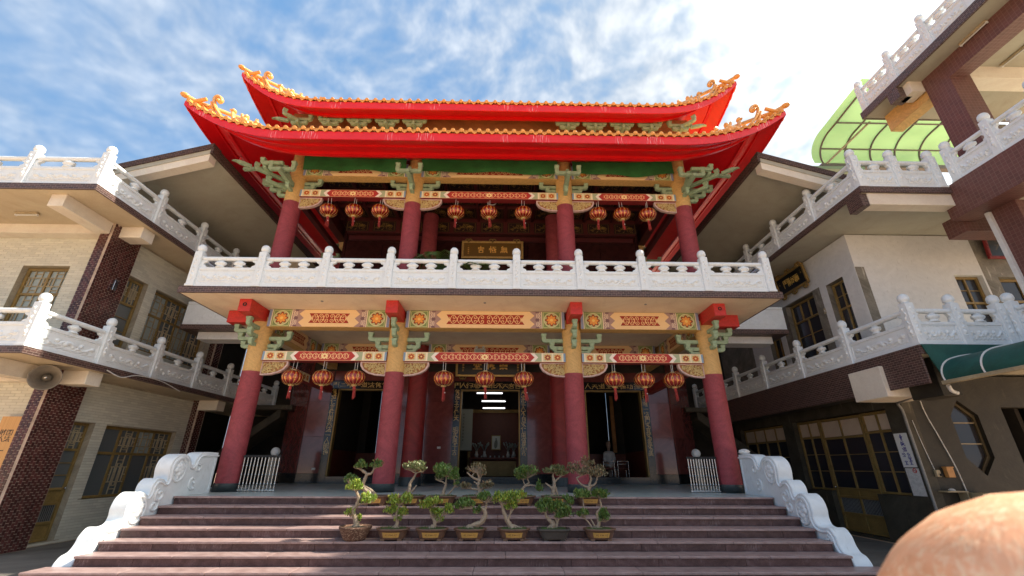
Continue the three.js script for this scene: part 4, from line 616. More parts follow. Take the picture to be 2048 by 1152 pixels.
// ================= window and door joinery =================
// rows from the bottom up: { h, cols: [[type, weight]] }; g glass, l lattice, f frosted with pale lattice, w board, v bars, p pale panel, d dark pane
function joinery(name, parent, pos, turn, w, rows, mat, o = {}) {
  const g = part(name, parent, pos, turn), t = o.t ?? 0.06, H = rows.reduce((s, r) => s + r.h, 0), fr = new B(), dp = o.d ?? 0.08;
  fr.rbox(0, t, 0, H, -dp, 0, 0.006).rbox(w - t, w, 0, H, -dp, 0, 0.006).rbox(t, w - t, H - t, H, -dp, 0, 0.006).rbox(t, w - t, 0, t * 0.8, -dp, 0, 0.006);
  let y = 0;
  rows.forEach((r, ri) => {
    const y0 = y + (ri ? t * 0.45 : t * 0.8), y1 = y + r.h - (ri === rows.length - 1 ? t : t * 0.45); if (ri) fr.rbox(t, w - t, y - t * 0.45, y + t * 0.45, -dp + 0.004, -0.004, 0.006);
    const tot = r.cols.reduce((s, c) => s + (c[1] ?? 1), 0); let x = t; const iw = w - 2 * t;
    r.cols.forEach((c, ci) => {
      const cw = iw * (c[1] ?? 1) / tot, x0 = x + (ci ? t * 0.4 : 0), x1 = x + cw - (ci < r.cols.length - 1 ? t * 0.4 : 0); if (ci) fr.rbox(x - t * 0.4, x + t * 0.4, y0, y1, -dp + 0.008, -0.008, 0.006);
      const mx = (x0 + x1) / 2, my = (y0 + y1) / 2, cwid = x1 - x0, ch = y1 - y0, K = c[0];
      if (K === 'g' || K === 'l' || K === 'f' || K === 'd') put('pane', new THREE.BoxGeometry(cwid, ch, 0.006), K === 'f' ? M.frosted : o.pane ?? M.glass, g, [mx, my, -dp * 0.6]);
      if (K === 'd' || K === 'g') { const n = c[2] ?? 0, b = new B(); for (let i = 1; i <= n; i++) b.box(x0, x1, y0 + ch * i / (n + 1) - 0.01, y0 + ch * i / (n + 1) + 0.01, -dp * 0.55, -dp * 0.55 + 0.02); if (n) b.mesh('glazing_bar', mat, g); }
      if (K === 'l' || K === 'f') { const b = new B(), q = 0.011, z0 = -dp * 0.5, z1 = z0 + 0.022, X = (u) => x0 + u * cwid, Y = (v) => y0 + v * ch, hb = (u0, u1, v) => b.box(X(u0), X(u1), Y(v) - q, Y(v) + q, z0, z1), vb = (u, v0, v1) => b.box(X(u) - q, X(u) + q, Y(v0), Y(v1), z0 + 0.001, z1 - 0.001); const rect = (u0, u1, v0, v1) => { hb(u0, u1, v0); hb(u0, u1, v1); vb(u0, v0, v1); vb(u1, v0, v1); };
        const a = 0.13, e = 0.31; rect(a, 1 - a, e, 1 - e); rect(e, 1 - e, a, 1 - a); if (K === 'l') { rect(0.4, 0.6, 0.22, 0.78); } for (const u of [e, 1 - e]) { vb(u, 0, a); vb(u, 1 - a, 1); } for (const v of [e, 1 - e]) { hb(0, a, v); hb(1 - a, 1, v); } hb(0, a, 0.5); hb(1 - a, 1, 0.5); b.mesh('lattice', K === 'f' ? M.mustardPale : M.lattice, g); }
      if (K === 'w') put('board', rb(cwid, ch, 0.03, 0.006), mat, g, [mx, my, -dp * 0.55]);
      if (K === 'p') put('pale_panel', rb(cwid - 0.02, ch - 0.02, 0.02, 0.004), o.pale ?? M.creamWarm, g, [mx, my, -dp * 0.5]);
      if (K === 'v') { const n = Math.round(cwid / 0.045), b = new B(); for (let i = 0; i < n; i++) b.cyl(0.008, 0.008, ch, x0 + cwid * (i + 0.5) / n, y0, -dp * 0.5, 6); b.mesh('bars', M.greyPaint, g); put('backing', new THREE.BoxGeometry(cwid, ch, 0.01), M.dark, g, [mx, my, -dp * 0.9]); }
      x += cw;
    }); y += r.h;
  });
  fr.mesh('frame', mat, g); if (o.handle) put('handle', new THREE.SphereGeometry(0.03, 10, 8), M.steel, g, [o.handle[0], o.handle[1], 0.03]);
  return g;
}
// a wall with openings: u along the wall, v up; holes [u0, u1, v0, v1]
function cells(u0, u1, v0, v1, holes) { const us = [...new Set([u0, u1, ...holes.flatMap((h) => [h[0], h[1]])])].filter((u) => u >= u0 && u <= u1).sort((a, b) => a - b), vs = [...new Set([v0, v1, ...holes.flatMap((h) => [h[2], h[3]])])].filter((v) => v >= v0 && v <= v1).sort((a, b) => a - b), out = []; for (let i = 0; i + 1 < us.length; i++) { let run = null; for (let j = 0; j + 1 < vs.length; j++) { const mu = (us[i] + us[i + 1]) / 2, mv = (vs[j] + vs[j + 1]) / 2, hole = holes.some((h) => mu > h[0] && mu < h[1] && mv > h[2] && mv < h[3]); if (hole) { if (run) out.push(run); run = null; } else if (run) run[3] = vs[j + 1]; else run = [us[i], us[i + 1], vs[j], vs[j + 1]]; } if (run) out.push(run); } return out; }
function holedWall(name, parent, mat, pos, turn, u0, u1, v0, v1, th, holes) { const b = new B(); for (const [a, c, d, e] of cells(u0, u1, v0, v1, holes)) b.box(a, c, d, e, -th, 0); const m = b.mesh(name, mat, parent); m.position.set(...pos); m.rotation.y = turn; return m; }
// tiles laid on a wall: the nearest as single pieces, the others as one part
const eye = camera.position.clone();
function tiles(parent, pos, turn, u0, u1, v0, v1, tw, th, gap, d, mats, holes, single, seed, vertical, clipFar = 1e9) {
  const r = rng(seed), L = [], q = new THREE.Quaternion().setFromEuler(new THREE.Euler(0, turn, 0)), base = new THREE.Vector3(...pos), wp = new THREE.Vector3(); parent.updateWorldMatrix(true, false);
  const nu = vertical ? Math.floor((u1 - u0) / (tw + gap)) : Math.ceil((u1 - u0) / (tw + gap)) + 1, nv = Math.floor((v1 - v0) / (th + gap)) + (vertical ? 1 : 0);
  for (let j = 0; j < nv; j++) for (let i = 0; i < nu; i++) {
    let a = u0 + i * (tw + gap) - (!vertical && j % 2 ? (tw + gap) / 2 : 0), c = a + tw, e = v0 + j * (th + gap) - (vertical && i % 2 ? (th + gap) / 2 : 0), f = e + th; a = Math.max(a, u0); c = Math.min(c, u1); e = Math.max(e, v0); f = Math.min(f, v1); if (c - a < 0.015 || f - e < 0.015) continue;
    let ok = true; for (const h of holes) { if (!(c > h[0] && a < h[1] && f > h[2] && e < h[3])) continue; const me = (e + f) / 2; if (me > h[3]) { e = h[3] + 0.002; continue; } if (me < h[2]) { f = h[2] - 0.002; continue; } if (a < h[0] && h[0] - a >= c - h[1]) c = h[0]; else if (c > h[1]) a = h[1]; else ok = false; }
    if (!ok || c - a < 0.012 || f - e < 0.012) continue;
    const p = new THREE.Vector3((a + c) / 2, (e + f) / 2, d / 2 + 0.0015 * (r() - 0.5)).applyQuaternion(q).add(base); wp.copy(p).applyMatrix4(parent.matrixWorld); const dist = wp.distanceTo(eye); if (dist > clipFar) continue; L.push({ p, s: [(c - a) / tw, (f - e) / th, 1], dist, m: (r() * mats.length) | 0, rot: (r() - 0.5) * 0.012 });
  }
  L.sort((a, b) => a.dist - b.dist); const g = new THREE.BoxGeometry(tw, th, d);
  for (const t of L.slice(0, single)) { const m = put('tile', g, mats[t.m], parent, t.p.toArray(), null, t.s); m.quaternion.copy(q); }
  const rest = L.slice(single), mx = new THREE.Matrix4(), qq = new THREE.Quaternion(), col = new THREE.Color();
  if (rest.length) { const im = new THREE.InstancedMesh(g, std({ color: 0xffffff, roughness: mats[0].roughness }), rest.length); im.name = 'wall_tiles'; im.userData.kind = 'stuff'; im.castShadow = im.receiveShadow = true; rest.forEach((t, i) => { qq.setFromEuler(new THREE.Euler(0, 0, t.rot)).premultiply(q); im.setMatrixAt(i, mx.compose(t.p, qq, new THREE.Vector3(...t.s))); im.setColorAt(i, col.copy(mats[t.m].userData.tint)); }); parent.add(im); }
}
function tileMats(base, list, rough, bump) { const plain = std({ color: 0xffffff, roughness: rough }); return list.map((k) => { const c = lin(...base.map((v) => v * k[0])); if (k[1]) c.multiply(lin(...k[1])); const m = std({ color: c, roughness: rough + (k[2] ?? 0) }); m.userData.tint = c; return m; }); }
// instanced tiles take their tint from setColorAt on a white material
const creamTiles = [std({ color: 0xffffff, roughness: 0.5 })]; creamTiles[0].userData.tint = lin(0.72, 0.66, 0.5);
// ================= cream tiled wing on the left =================
const LW = [-9.45, 0, -10], Lw = thing('left_wing_building', 'two storey cream tiled wing on the left with dark brown tiled corner pier', 'building', LW);
{
  const A = (x, y, z) => [x - LW[0], y - LW[1], z - LW[2]], XW = -9.45, tilesOf = (base, list, rough) => list.map((k) => { const c = lin(base[0] * k, base[1] * k, base[2] * k), m = std({ color: 0xffffff, roughness: rough }); m.userData.tint = c; return m; });
  const W = () => part('storey_wall', Lw, A(0, 0, 0));
  // side wall toward the court: local u runs back from z = -10.3
  const zS = -10.3, Lw2 = 3.97, U = (z) => zS - z;
  const doorH = [U(-10.34), U(-11.1), 0.06, 2.54], win1 = [U(-11.42), U(-13.91), 0.86, 2.53], up1 = [U(-10.43), U(-11.19), 4.05, 6.25], up2 = [U(-11.49), U(-13.99), 4.5, 6.24];
  const lowHoles = [doorH, win1], upHoles = [up1, up2];
  const lo = part('lower_wall', Lw, A(XW, 0, zS), PI / 2), up = part('upper_wall', Lw, A(XW, 0, zS), PI / 2);
  const cm = [0.92, 1, 1.05, 0.97].map((k) => { const m = std({ color: 0xffffff, roughness: 0.5 }); m.userData.tint = lin(0.66 * k, 0.645 * k, 0.54 * k); return m; });
  const cream1 = cm.map((m) => std({ color: m.userData.tint, roughness: 0.5 })); cream1.forEach((m, i) => (m.userData.tint = cm[i].userData.tint));
  const white1 = std({ color: 0xffffff, roughness: 0.5 }); const setI = (list) => { const o = list.slice(); return o; };
  holedWall('wall_core', lo, M.mortarPale, [0, 0, 0], 0, 0, Lw2, 0, 3.55, 0.22, lowHoles); holedWall('wall_core', up, M.mortarPale, [0, 0, 0], 0, 0, Lw2, 3.66, 7.17, 0.22, upHoles);
  tiles(lo, [0, 0, 0], 0, 0, Lw2, 0.02, 3.53, 0.224, 0.056, 0.006, 0.008, cream1, lowHoles.map((h) => [h[0] - 0.0, h[1] + 0.0, h[2], h[3]]), 300, 61); tiles(up, [0, 0, 0], 0, 0, Lw2, 4.4, 7.15, 0.224, 0.056, 0.006, 0.008, cream1, upHoles, 200, 62);
  joinery('entrance_door', Lw, A(XW - 0.13, 0.07, -10.35), PI / 2, 0.74, [{ h: 0.36, cols: [['w']] }, { h: 0.38, cols: [['v']] }, { h: 0.3, cols: [['w']] }, { h: 0.83, cols: [['d', 1, 2]] }, { h: 0.6, cols: [['d', 0.55], ['l', 1]] }], M.mustard, { pane: M.greyPane, handle: [0.68, 1.05] });
  joinery('window', Lw, A(XW - 0.12, 0.87, -11.43), PI / 2, 2.47, [{ h: 1.02, cols: [['d'], ['l'], ['d'], ['l']] }, { h: 0.64, cols: [['d'], ['l'], ['f'], ['l']] }], M.mustard, { pane: M.greyPane, t: 0.07 });
  joinery('window', Lw, A(XW - 0.12, 4.06, -10.44), PI / 2, 0.74, [{ h: 0.4, cols: [['w']] }, { h: 1.1, cols: [['d', 1, 2]] }, { h: 0.68, cols: [['l'], ['l']] }], M.mustard, { pane: M.greyPane, t: 0.07 });
  joinery('window', Lw, A(XW - 0.12, 4.51, -11.5), PI / 2, 2.47, [{ h: 1.04, cols: [['f'], ['l'], ['f'], ['l']] }, { h: 0.68, cols: [['f'], ['l'], ['f'], ['l']] }], M.mustard, { pane: M.greyPane, t: 0.07 });
  // front wall, to the left of the pier
  const zF = -9.8, xF = -15.5, fU = (x) => x - xF, fw = part('front_wall', Lw, A(xF, 0, zF)), fUp = [fU(-11.42), fU(-10.27), 4.4, 6.15], fLo = [fU(-12.6), fU(-10.7), 0.1, 2.6];
  holedWall('wall_core', fw, M.mortarPale, [0, 0, 0], 0, 0, fU(-9.5), 0, 3.55, 0.22, [fLo]); holedWall('wall_core', fw, M.mortarPale, [0, 0, 0], 0, 0, fU(-9.5), 3.66, 7.17, 0.22, [fUp]);
  tiles(fw, [0, 0, 0], 0, fU(-13), fU(-9.5), 0.02, 3.53, 0.224, 0.056, 0.006, 0.008, cream1, [fLo], 90, 63); tiles(fw, [0, 0, 0], 0, fU(-13), fU(-9.5), 3.68, 7.15, 0.224, 0.056, 0.006, 0.008, cream1, [fUp], 120, 64);
  joinery('window', Lw, A(-11.41, 4.41, zF - 0.12), 0, 1.13, [{ h: 1.04, cols: [['f'], ['f']] }, { h: 0.69, cols: [['f'], ['f']] }], M.mustard, { pane: M.greyPane, t: 0.07 });
  joinery('window', Lw, A(-12.59, 0.11, zF - 0.12), 0, 1.88, [{ h: 1.8, cols: [['d'], ['d']] }, { h: 0.68, cols: [['f'], ['f']] }], M.mustard, { pane: M.greyPane, t: 0.07 });
  // brown tiled corner pier
  const bm = [0.7, 0.9, 1, 1.2, 1.5].map((k) => { const c = lin(0.075 * k, 0.026 * k, 0.023 * k), m = std({ color: c, roughness: 0.22 }); m.userData.tint = c; return m; });
  const pier = part('corner_pier', Lw, A(0, 0, 0));
  new B().box(-9.49, -9.21, 0.0, 3.56, -10.29, -9.43).box(-9.49, -9.21, 3.66, 7.17, -10.29, -9.43).mesh('pier_core', M.mortar, pier);
  for (const [y0, y1, ns, nf] of [[0.02, 3.55, 170, 60], [4.3, 7.16, 90, 40]]) { tiles(pier, [-9.21, 0, -9.43], PI / 2, 0, 0.86, y0, y1, 0.049, 0.095, 0.012, 0.01, bm, [], ns, 65 + y0, true); tiles(pier, [-9.49, 0, -9.43], 0, 0, 0.28, y0, y1, 0.045, 0.095, 0.0115, 0.01, bm, [], nf, 66 + y0, true); }
  new B().rbox(-9.46, -9.43, 0, 3.5, -10.335, -10.3, 0.004).mesh('pale_trim', M.mortarPale, pier);
  const rp = part('rear_pier', Lw, A(0, 0, 0)); new B().box(-9.5, -9.22, 0, 3.55, -14.62, -14.28).box(-9.5, -9.22, 3.66, 7.17, -14.62, -14.28).mesh('pier_core', M.mortar, rp);
  for (const [y0, y1] of [[0.02, 3.55], [4.3, 7.16]]) { tiles(rp, [-9.22, 0, -14.28], PI / 2, 0, 0.34, y0, y1, 0.049, 0.095, 0.012, 0.01, bm, [], 0, 75 + y0, true); tiles(rp, [-9.5, 0, -14.28], 0, 0, 0.28, y0, y1, 0.045, 0.095, 0.0115, 0.01, bm, [], 0, 76 + y0, true); }
  // slabs with mosaic edges
  for (const [y0, y1] of [[3.53, 3.672], [7.17, 7.322]]) {
    const s = part('balcony_slab', Lw, A(0, 0, 0)); new B().box(-15.5, -8.53, y0 + 0.004, y1 - 0.004, -19, -8.03).mesh('soffit_slab', M.soffitTan, s);
    new B().rbox(-15.5, -8.49, y0, y1 - 0.002, -8.03, -7.99, 0.005).rbox(-8.53, -8.49, y0, y1 - 0.002, -19, -8.03, 0.005).mesh('mosaic_edge', M.mosaic, s);
    const b = part('soffit_beam', Lw, A(0, 0, 0)), yb = y0 - 0.3;
    new B().rbox(-9.62, -9.28, yb, y0 + 0.003, -9.46, -8.2, 0.01).mesh('beam', M.cream, b); new B().rbox(-9.26, -8.66, yb + 0.003, y0 + 0.003, -9.98, -9.6, 0.01).mesh('beam_end', M.cream, b); new B().rbox(-9.26, -8.66, yb + 0.003, y0 + 0.003, -14.65, -14.25, 0.01).mesh('beam_end', M.cream, b); new B().rbox(-15.4, -9.62, yb + 0.05, y0 + 0.003, -9.79, -9.5, 0.01).mesh('wall_beam', M.cream, b);
  }
  new B().rbox(-9.33, -9.19, 6.85, 7.17, -10.0, -9.85, 0.006).mesh('tile_stub', M.shingle, part('stub', Lw, A(0, 0, 0)));
  // dark rooms, stairwell at the back, floors
  const rm = part('room', Lw, A(0, 0, 0));
  new B().box(-15.4, -15.3, 0, 7.17, -19, -9.9).box(-15.4, -9.7, 0.0, 0.05, -19, -10.05).box(-15.4, -9.7, 7.0, 7.16, -14.3, -10.05).box(-12.4, -12.3, 0, 7.16, -14.3, -10.05).box(-15.4, -9.7, 0, 7.16, -14.42, -14.3).mesh('room_wall', M.roomDark, rm);
  new B().box(-11.2, -11.05, 0, 7.17, -19, -14.6).box(-11.05, -5.3, 0, 9.2, -19.5, -19.2).mesh('stairwell_wall', M.roomDark, rm);
  const st = part('rear_stair', Lw, A(0, 0, 0)), q = new B(); q.add(extr([[0, 0], [3.2, 2.5], [3.2, 2.15], [0.4, 0]], 1.1, 0.01), M4(-10.9, 1.1, -17.0)); q.mesh('stair_flight', M.greyLow, st); 
  new B().box(-9.4, -7.2, 3.5, 3.65, -18.5, -16.2).mesh('landing', M.greyLow, st);
  // top storey behind the upper balustrade
  const tpS = part('top_storey', Lw, A(0, 0, 0)); new B().box(-10.0, -9.85, 7.33, 9.6, -19, -10.6).box(-15.4, -10.6, 7.33, 9.0, -10.75, -10.6).mesh('wall', M.cream, tpS);
  const tpier = part('top_pier', Lw, A(0, 0, 0)); new B().box(-10.58, -9.9, 7.33, 9.18, -10.58, -10.2).mesh('pier_core', M.mortar, tpier); tiles(tpier, [-10.58, 0, -10.2], 0, 0, 0.68, 7.35, 9.17, 0.049, 0.095, 0.012, 0.01, bm, [], 0, 81, true); tiles(tpier, [-9.9, 0, -10.2], PI / 2, 0, 0.38, 7.35, 9.17, 0.049, 0.095, 0.012, 0.01, bm, [], 0, 82, true);
}
function lean(owner, A, s) {   // sloping roof between a wing and the temple
  const p = part('sloping_roof', owner, A(0, 0, 0)), zf = -9.2, zb = -18.5, xh = 7.32, yh = 9.36, xl = 12.6, sl = s > 0 ? -0.32 : -0.315, y = (x) => yh + (x - xh) * sl;
  const quad = (d0, d1, x0, x1, z0, z1) => extr([[s * x0, y(x0) + d0], [s * x1, y(x1) + d0], [s * x1, y(x1) + d1], [s * x0, y(x0) + d1]], z1 - z0, 0).translate(0, 0, (z0 + z1) / 2);
  put('soffit_board', metreUV(quad(-0.14, 0.0, xh, xl, zb, zf - 0.03)), M.soffitGrey, p); put('shingle_edge', metreUV(quad(-0.01, 0.16, xh - 0.03, xl + 0.05, zf - 0.32, zf)), M.shingle, p); put('shingles', metreUV(quad(0.004, 0.12, xh - 0.03, xl, zb, zf - 0.33)), M.shingle, p);
  put('front_beam', metreUV(quad(-0.36, -0.02, xh + 0.02, xl, zf - 0.3, zf - 0.05)), M.cream, p); put('side_edge', metreUV(quad(-0.16, 0.02, xh - 0.06, xh, zb, zf - 0.001)), M.shingle, p);
  put('rear_beam', metreUV(quad(-0.55, -0.15, xh + 0.3, xl, -15.6, -15.3)), M.cream, p);
}
lean(Lw, (x, y, z) => [x - LW[0], y - LW[1], z - LW[2]], -1);
// ================= wing on the right =================
const RW = [9.6, 0, -10], Rw = thing('right_wing_building', 'grey and white three storey wing on the right with red tiled beams and piers', 'building', RW);
{
  const A = (x, y, z) => [x - RW[0], y - RW[1], z - RW[2]], X = 9.6, zB = -17.6, U = (z) => z - zB;   // local u runs forward
  const gH = [[U(-13.98), U(-12.98), 1.02, 2.92], [U(-12.98), U(-11.4), 0.06, 2.92], [U(-11.4), U(-10.42), 1.02, 2.92], [U(-17.2), U(-14.5), 0.9, 2.92]], uH = [[U(-12.93), U(-11.62), 3.9, 6.42], [U(-11.05), U(-10.4), 4.2, 6.38], [U(-14.15), U(-13.5), 4.2, 6.38]];
  const gw = part('ground_floor_wall', Rw, A(X, 0, zB), -PI / 2), uw = part('first_floor_wall', Rw, A(X, 0, zB), -PI / 2);
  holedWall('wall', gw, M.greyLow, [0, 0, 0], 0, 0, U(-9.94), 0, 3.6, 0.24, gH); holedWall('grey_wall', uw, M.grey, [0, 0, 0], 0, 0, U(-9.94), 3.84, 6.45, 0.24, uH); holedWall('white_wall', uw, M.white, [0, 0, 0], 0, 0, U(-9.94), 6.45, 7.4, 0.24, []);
  new B().rbox(X - 0.03, X, 3.85, 6.45, -11.35, -9.94, 0.004).box(X - 0.028, X, 3.85, 6.45, -14.9, -13.3); 
  holedWall('white_pilaster', uw, M.white, [0, 0, 0.015], 0, U(-11.3), U(-9.94), 3.85, 6.46, 0.012, [uH[1]]); holedWall('white_pilaster', uw, M.white, [0, 0, 0.015], 0, U(-15.2), U(-13.25), 3.85, 6.46, 0.012, [uH[2]]);
  const pale = std({ map: plasterMap, color: lin(0.85, 0.75, 0.68), roughness: 0.5 });
  joinery('window', Rw, A(X + 0.13, 1.03, -11.38), -PI / 2, 0.94, [{ h: 1.4, cols: [['d', 1, 2], ['d', 1, 2]] }, { h: 0.47, cols: [['p'], ['p']] }], M.mustard, { pane: M.darkPane, pale });
  joinery('entrance_door', Rw, A(X + 0.13, 0.07, -12.97), -PI / 2, 1.56, [{ h: 0.42, cols: [['w'], ['w']] }, { h: 0.4, cols: [['v'], ['v']] }, { h: 0.2, cols: [['w'], ['w']] }, { h: 1.28, cols: [['d', 1, 2], ['d', 1, 2]] }, { h: 0.52, cols: [['p'], ['p']] }], M.mustard, { pane: M.darkPane, pale, handle: [0.06, 1.05] });
  joinery('window', Rw, A(X + 0.13, 1.03, -13.96), -PI / 2, 0.97, [{ h: 1.4, cols: [['d', 1, 2], ['d', 1, 2]] }, { h: 0.47, cols: [['p'], ['p']] }], M.mustard, { pane: M.darkPane, pale });
  joinery('window', Rw, A(X + 0.13, 0.92, -17.18), -PI / 2, 2.66, [{ h: 1.5, cols: [['d', 1, 2], ['d', 1, 2], ['d', 1, 2], ['d', 1, 2]] }, { h: 0.48, cols: [['p'], ['p'], ['p'], ['p']] }], M.mustard, { pane: M.darkPane, pale });
  joinery('balcony_door', Rw, A(X + 0.13, 3.91, -12.91), -PI / 2, 1.27, [{ h: 0.5, cols: [['w'], ['w']] }, { h: 1.4, cols: [['d', 1, 2], ['d', 1, 2]] }, { h: 0.58, cols: [['d'], ['d'], ['d']] }], M.mustard, { pane: M.darkPane });
  joinery('window', Rw, A(X + 0.13, 4.22, -11.03), -PI / 2, 0.62, [{ h: 1.4, cols: [['d', 1, 1], ['d', 1, 1]] }, { h: 0.74, cols: [['d', 1, 1], ['d', 1, 1]] }], M.mustard, { pane: M.darkPane });
  joinery('window', Rw, A(X + 0.13, 4.22, -14.13), -PI / 2, 0.62, [{ h: 1.4, cols: [['d', 1, 1], ['d', 1, 1]] }, { h: 0.74, cols: [['d', 1, 1], ['d', 1, 1]] }], M.mustard, { pane: M.darkPane });
  // walls facing the court front
  const fw = part('front_wall', Rw, A(X, 0, -9.94)), hex = new THREE.Shape(), g2 = (x) => x - X; hex.moveTo(0.24, 0); hex.lineTo(5, 0); hex.lineTo(5, 3.6); hex.lineTo(0.24, 3.6); hex.lineTo(0.24, 0);
  const hx = [[10.94, 3.05], [11.3, 2.72], [11.3, 1.82], [10.98, 1.45], [10.66, 1.82], [10.66, 2.72]].map(([x, y]) => [g2(x), y]), hp = new THREE.Path(); hx.forEach(([x, y], i) => (i ? hp.lineTo(x, y) : hp.moveTo(x, y))); hp.closePath(); hex.holes.push(hp);
  const w3 = new THREE.Path(); [[g2(11.9), 2.9], [g2(11.9), 1.1], [g2(12.7), 1.1], [g2(12.7), 2.9]].forEach(([x, y], i) => (i ? w3.lineTo(x, y) : w3.moveTo(x, y))); w3.closePath(); hex.holes.push(w3);
  put('dark_wall', metreUV(extr(hex, 0.24, 0)), M.greyDark, fw, [0, 0, -0.12]);
  const hw = part('hexagonal_window', Rw, A(X, 0, -10.06)), hf = new THREE.Shape(hx.map((p) => new THREE.Vector2(...p))), hc = new THREE.Path(); hx.map(([x, y]) => [g2(10.98) + (x - g2(10.98)) * 0.84, 2.25 + (y - 2.25) * 0.9]).forEach(([x, y], i) => (i ? hc.lineTo(x, y) : hc.moveTo(x, y))); hc.closePath(); hf.holes.push(hc); put('frame', metreUV(extr(hf, 0.06, 0.004)), std({ map: grainB, color: lin(0.12, 0.095, 0.05), roughness: 0.6 }), hw); for (const y of [2.56, 2.11]) put('glazing_bar', new THREE.BoxGeometry(0.56, 0.02, 0.02), M.mustardPale, hw, [g2(10.98), y, 0.01]); put('pane', new THREE.BoxGeometry(0.6, 1.5, 0.006), M.darkPane, hw, [g2(10.98), 2.25, -0.02]);
  const uf = part('first_floor_front', Rw, A(X, 0, -9.94)); holedWall('white_wall', uf, M.white, [0, 0, 0], 0, 0.24, g2(12.95), 3.85, 7.4, 0.24, [[g2(12.15), g2(12.9), 4.1, 6.25]]); holedWall('grey_wall', uf, M.grey, [0, 0, 0], 0, g2(12.95), g2(15), 3.85, 7.4, 0.24, [[g2(13.3), g2(14.6), 3.86, 6.2]]);
  joinery('window', Rw, A(12.16, 4.12, -10.06), 0, 0.73, [{ h: 1.4, cols: [['d', 1, 1], ['d', 1, 1]] }, { h: 0.72, cols: [['d', 1, 1], ['d', 1, 1]] }], M.mustard, { pane: M.darkPane });
  joinery('balcony_door', Rw, A(13.31, 3.87, -10.06), 0, 1.28, [{ h: 1.7, cols: [['d', 1, 1], ['d', 1, 1]] }, { h: 0.62, cols: [['d'], ['d']] }], M.mustard, { pane: M.darkPane });
  // slabs
  const slab = (y0, y1, yb, zf, name) => { const s = part('balcony_slab', Rw, A(0, 0, 0)); new B().box(8.63, 15, y0 + 0.004, y1 - 0.004, -19, zf - 0.03).mesh('soffit_slab', M.soffitGrey, s); new B().rbox(8.59, 15, y0, y1 - 0.002, zf - 0.03, zf + 0.01, 0.005).rbox(8.59, 8.63, yb, y1 - 0.002, -19, zf - 0.03, 0.005).mesh('mosaic_edge', M.mosaic, s); return s; };
  const s1 = slab(3.66, 3.842, 3.1, -8.04); new B().box(8.63, 9.0, 3.1, 3.66, -19, -9.9).mesh('edge_beam', M.greyDark, s1);
  new B().rbox(8.5, 9.58, 2.98, 3.62, -9.86, -8.98, 0.01).mesh('beam_end', M.cream, part('soffit_beam', Rw, A(0, 0, 0))); new B().rbox(9.0, 9.4, 2.9, 3.66, -8.98, -8.3, 0.01).mesh('beam_end', M.greyDark, part('soffit_beam', Rw, A(0, 0, 0)));
  slab(7.42, 7.582, 7.42, -8.04); const b2 = part('soffit_beam', Rw, A(0, 0, 0)); new B().rbox(8.75, 10.72, 7.12, 7.423, -8.36, -8.08, 0.01).mesh('front_beam', M.cream, b2); new B().rbox(8.585, 8.755, 7.1, 7.425, -8.5, -8.1, 0.006).mesh('beam_end', M.mosaic, b2);
  // red tiled beams and piers of the tall block at the right edge
  const bb = part('red_tiled_beam', Rw, A(0, 0, 0)); new B().rbox(10.72, 11.3, 6.84, 7.64, -8.3, -2.5, 0.006).mesh('beam', M.redTile, bb); new B().box(11.3, 15, 7.1, 7.3, -8.3, -2.5).mesh('soffit', M.soffitGrey, bb); new B().rbox(10.66, 15, 3.6, 3.845, -8.03, -2.5, 0.006).mesh('lower_edge', M.mosaic, bb); new B().rbox(11.0, 14, 6.6, 7.05, -8.75, -8.32, 0.01).mesh('cross_beam', M.redTile, bb);
  const pr = part('red_tiled_pier', Rw, A(0, 0, 0)); new B().rbox(11.2, 11.75, 3.85, 6.84, -7.98, -7.42, 0.006).rbox(11.2, 11.75, 7.64, 10.84, -7.98, -7.42, 0.006).mesh('pier', M.redTile, pr); new B().rbox(11.12, 11.197, 3.85, 6.83, -7.97, -7.88, 0.006).mesh('white_edge', M.white, pr);
  const s3 = part('top_slab', Rw, A(0, 0, 0)); new B().box(10.73, 15.5, 10.84, 11.02, -9.26, -2.5).mesh('soffit_slab', M.soffitGrey, s3); new B().rbox(10.68, 10.73, 10.82, 11.04, -9.3, -2.5, 0.006).rbox(10.73, 15.5, 10.82, 11.04, -9.3, -9.26, 0.006).rbox(10.68, 11.0, 10.5, 10.82, -8.45, -8.15, 0.006).mesh('mosaic_edge', M.mosaic, s3);
  const b3 = part('top_beams', Rw, A(0, 0, 0)); new B().rbox(11.2, 11.62, 10.35, 10.845, -7.44, -2.5, 0.006).mesh('red_tiled_beam', M.redTile, b3); new B().rbox(10.85, 11.2, 10.5, 10.845, -8.36, -7.98, 0.01).rbox(11.75, 15.4, 10.45, 10.845, -7.9, -7.5, 0.01).mesh('cream_beam', M.cream, b3); new B().rbox(11.25, 11.6, 10.3, 10.845, -9.2, -7.98, 0.01).mesh('beam_end', M.ochre, b3); new B().box(14.2, 15, 7.6, 10.84, -9.6, -9.4).mesh('back_wall', M.grey, b3);  // beam_end: a cream beam, the orange light on it put into ochre
  // dark rooms and roof terrace
  const rm = part('room', Rw, A(0, 0, 0)); new B().box(12.5, 12.6, 0, 7.4, -17.6, -10.2).box(9.84, 15, 0, 0.05, -17.6, -10.2).box(9.84, 12.5, 3.6, 3.66, -17.6, -10.2).box(9.84, 14.9, 7.35, 7.41, -17.6, -10.2).box(9.84, 14.9, 0, 7.4, -17.75, -17.6).box(14.9, 15.0, 0, 7.4, -17.6, -9.95).mesh('room_wall', M.roomDark, rm);
  new B().box(9.62, 9.84, 0, 7.4, -19, -17.62).box(5.3, 9.62, 0, 9.2, -19.5, -19.2).mesh('rear_wall', M.roomDark, rm);
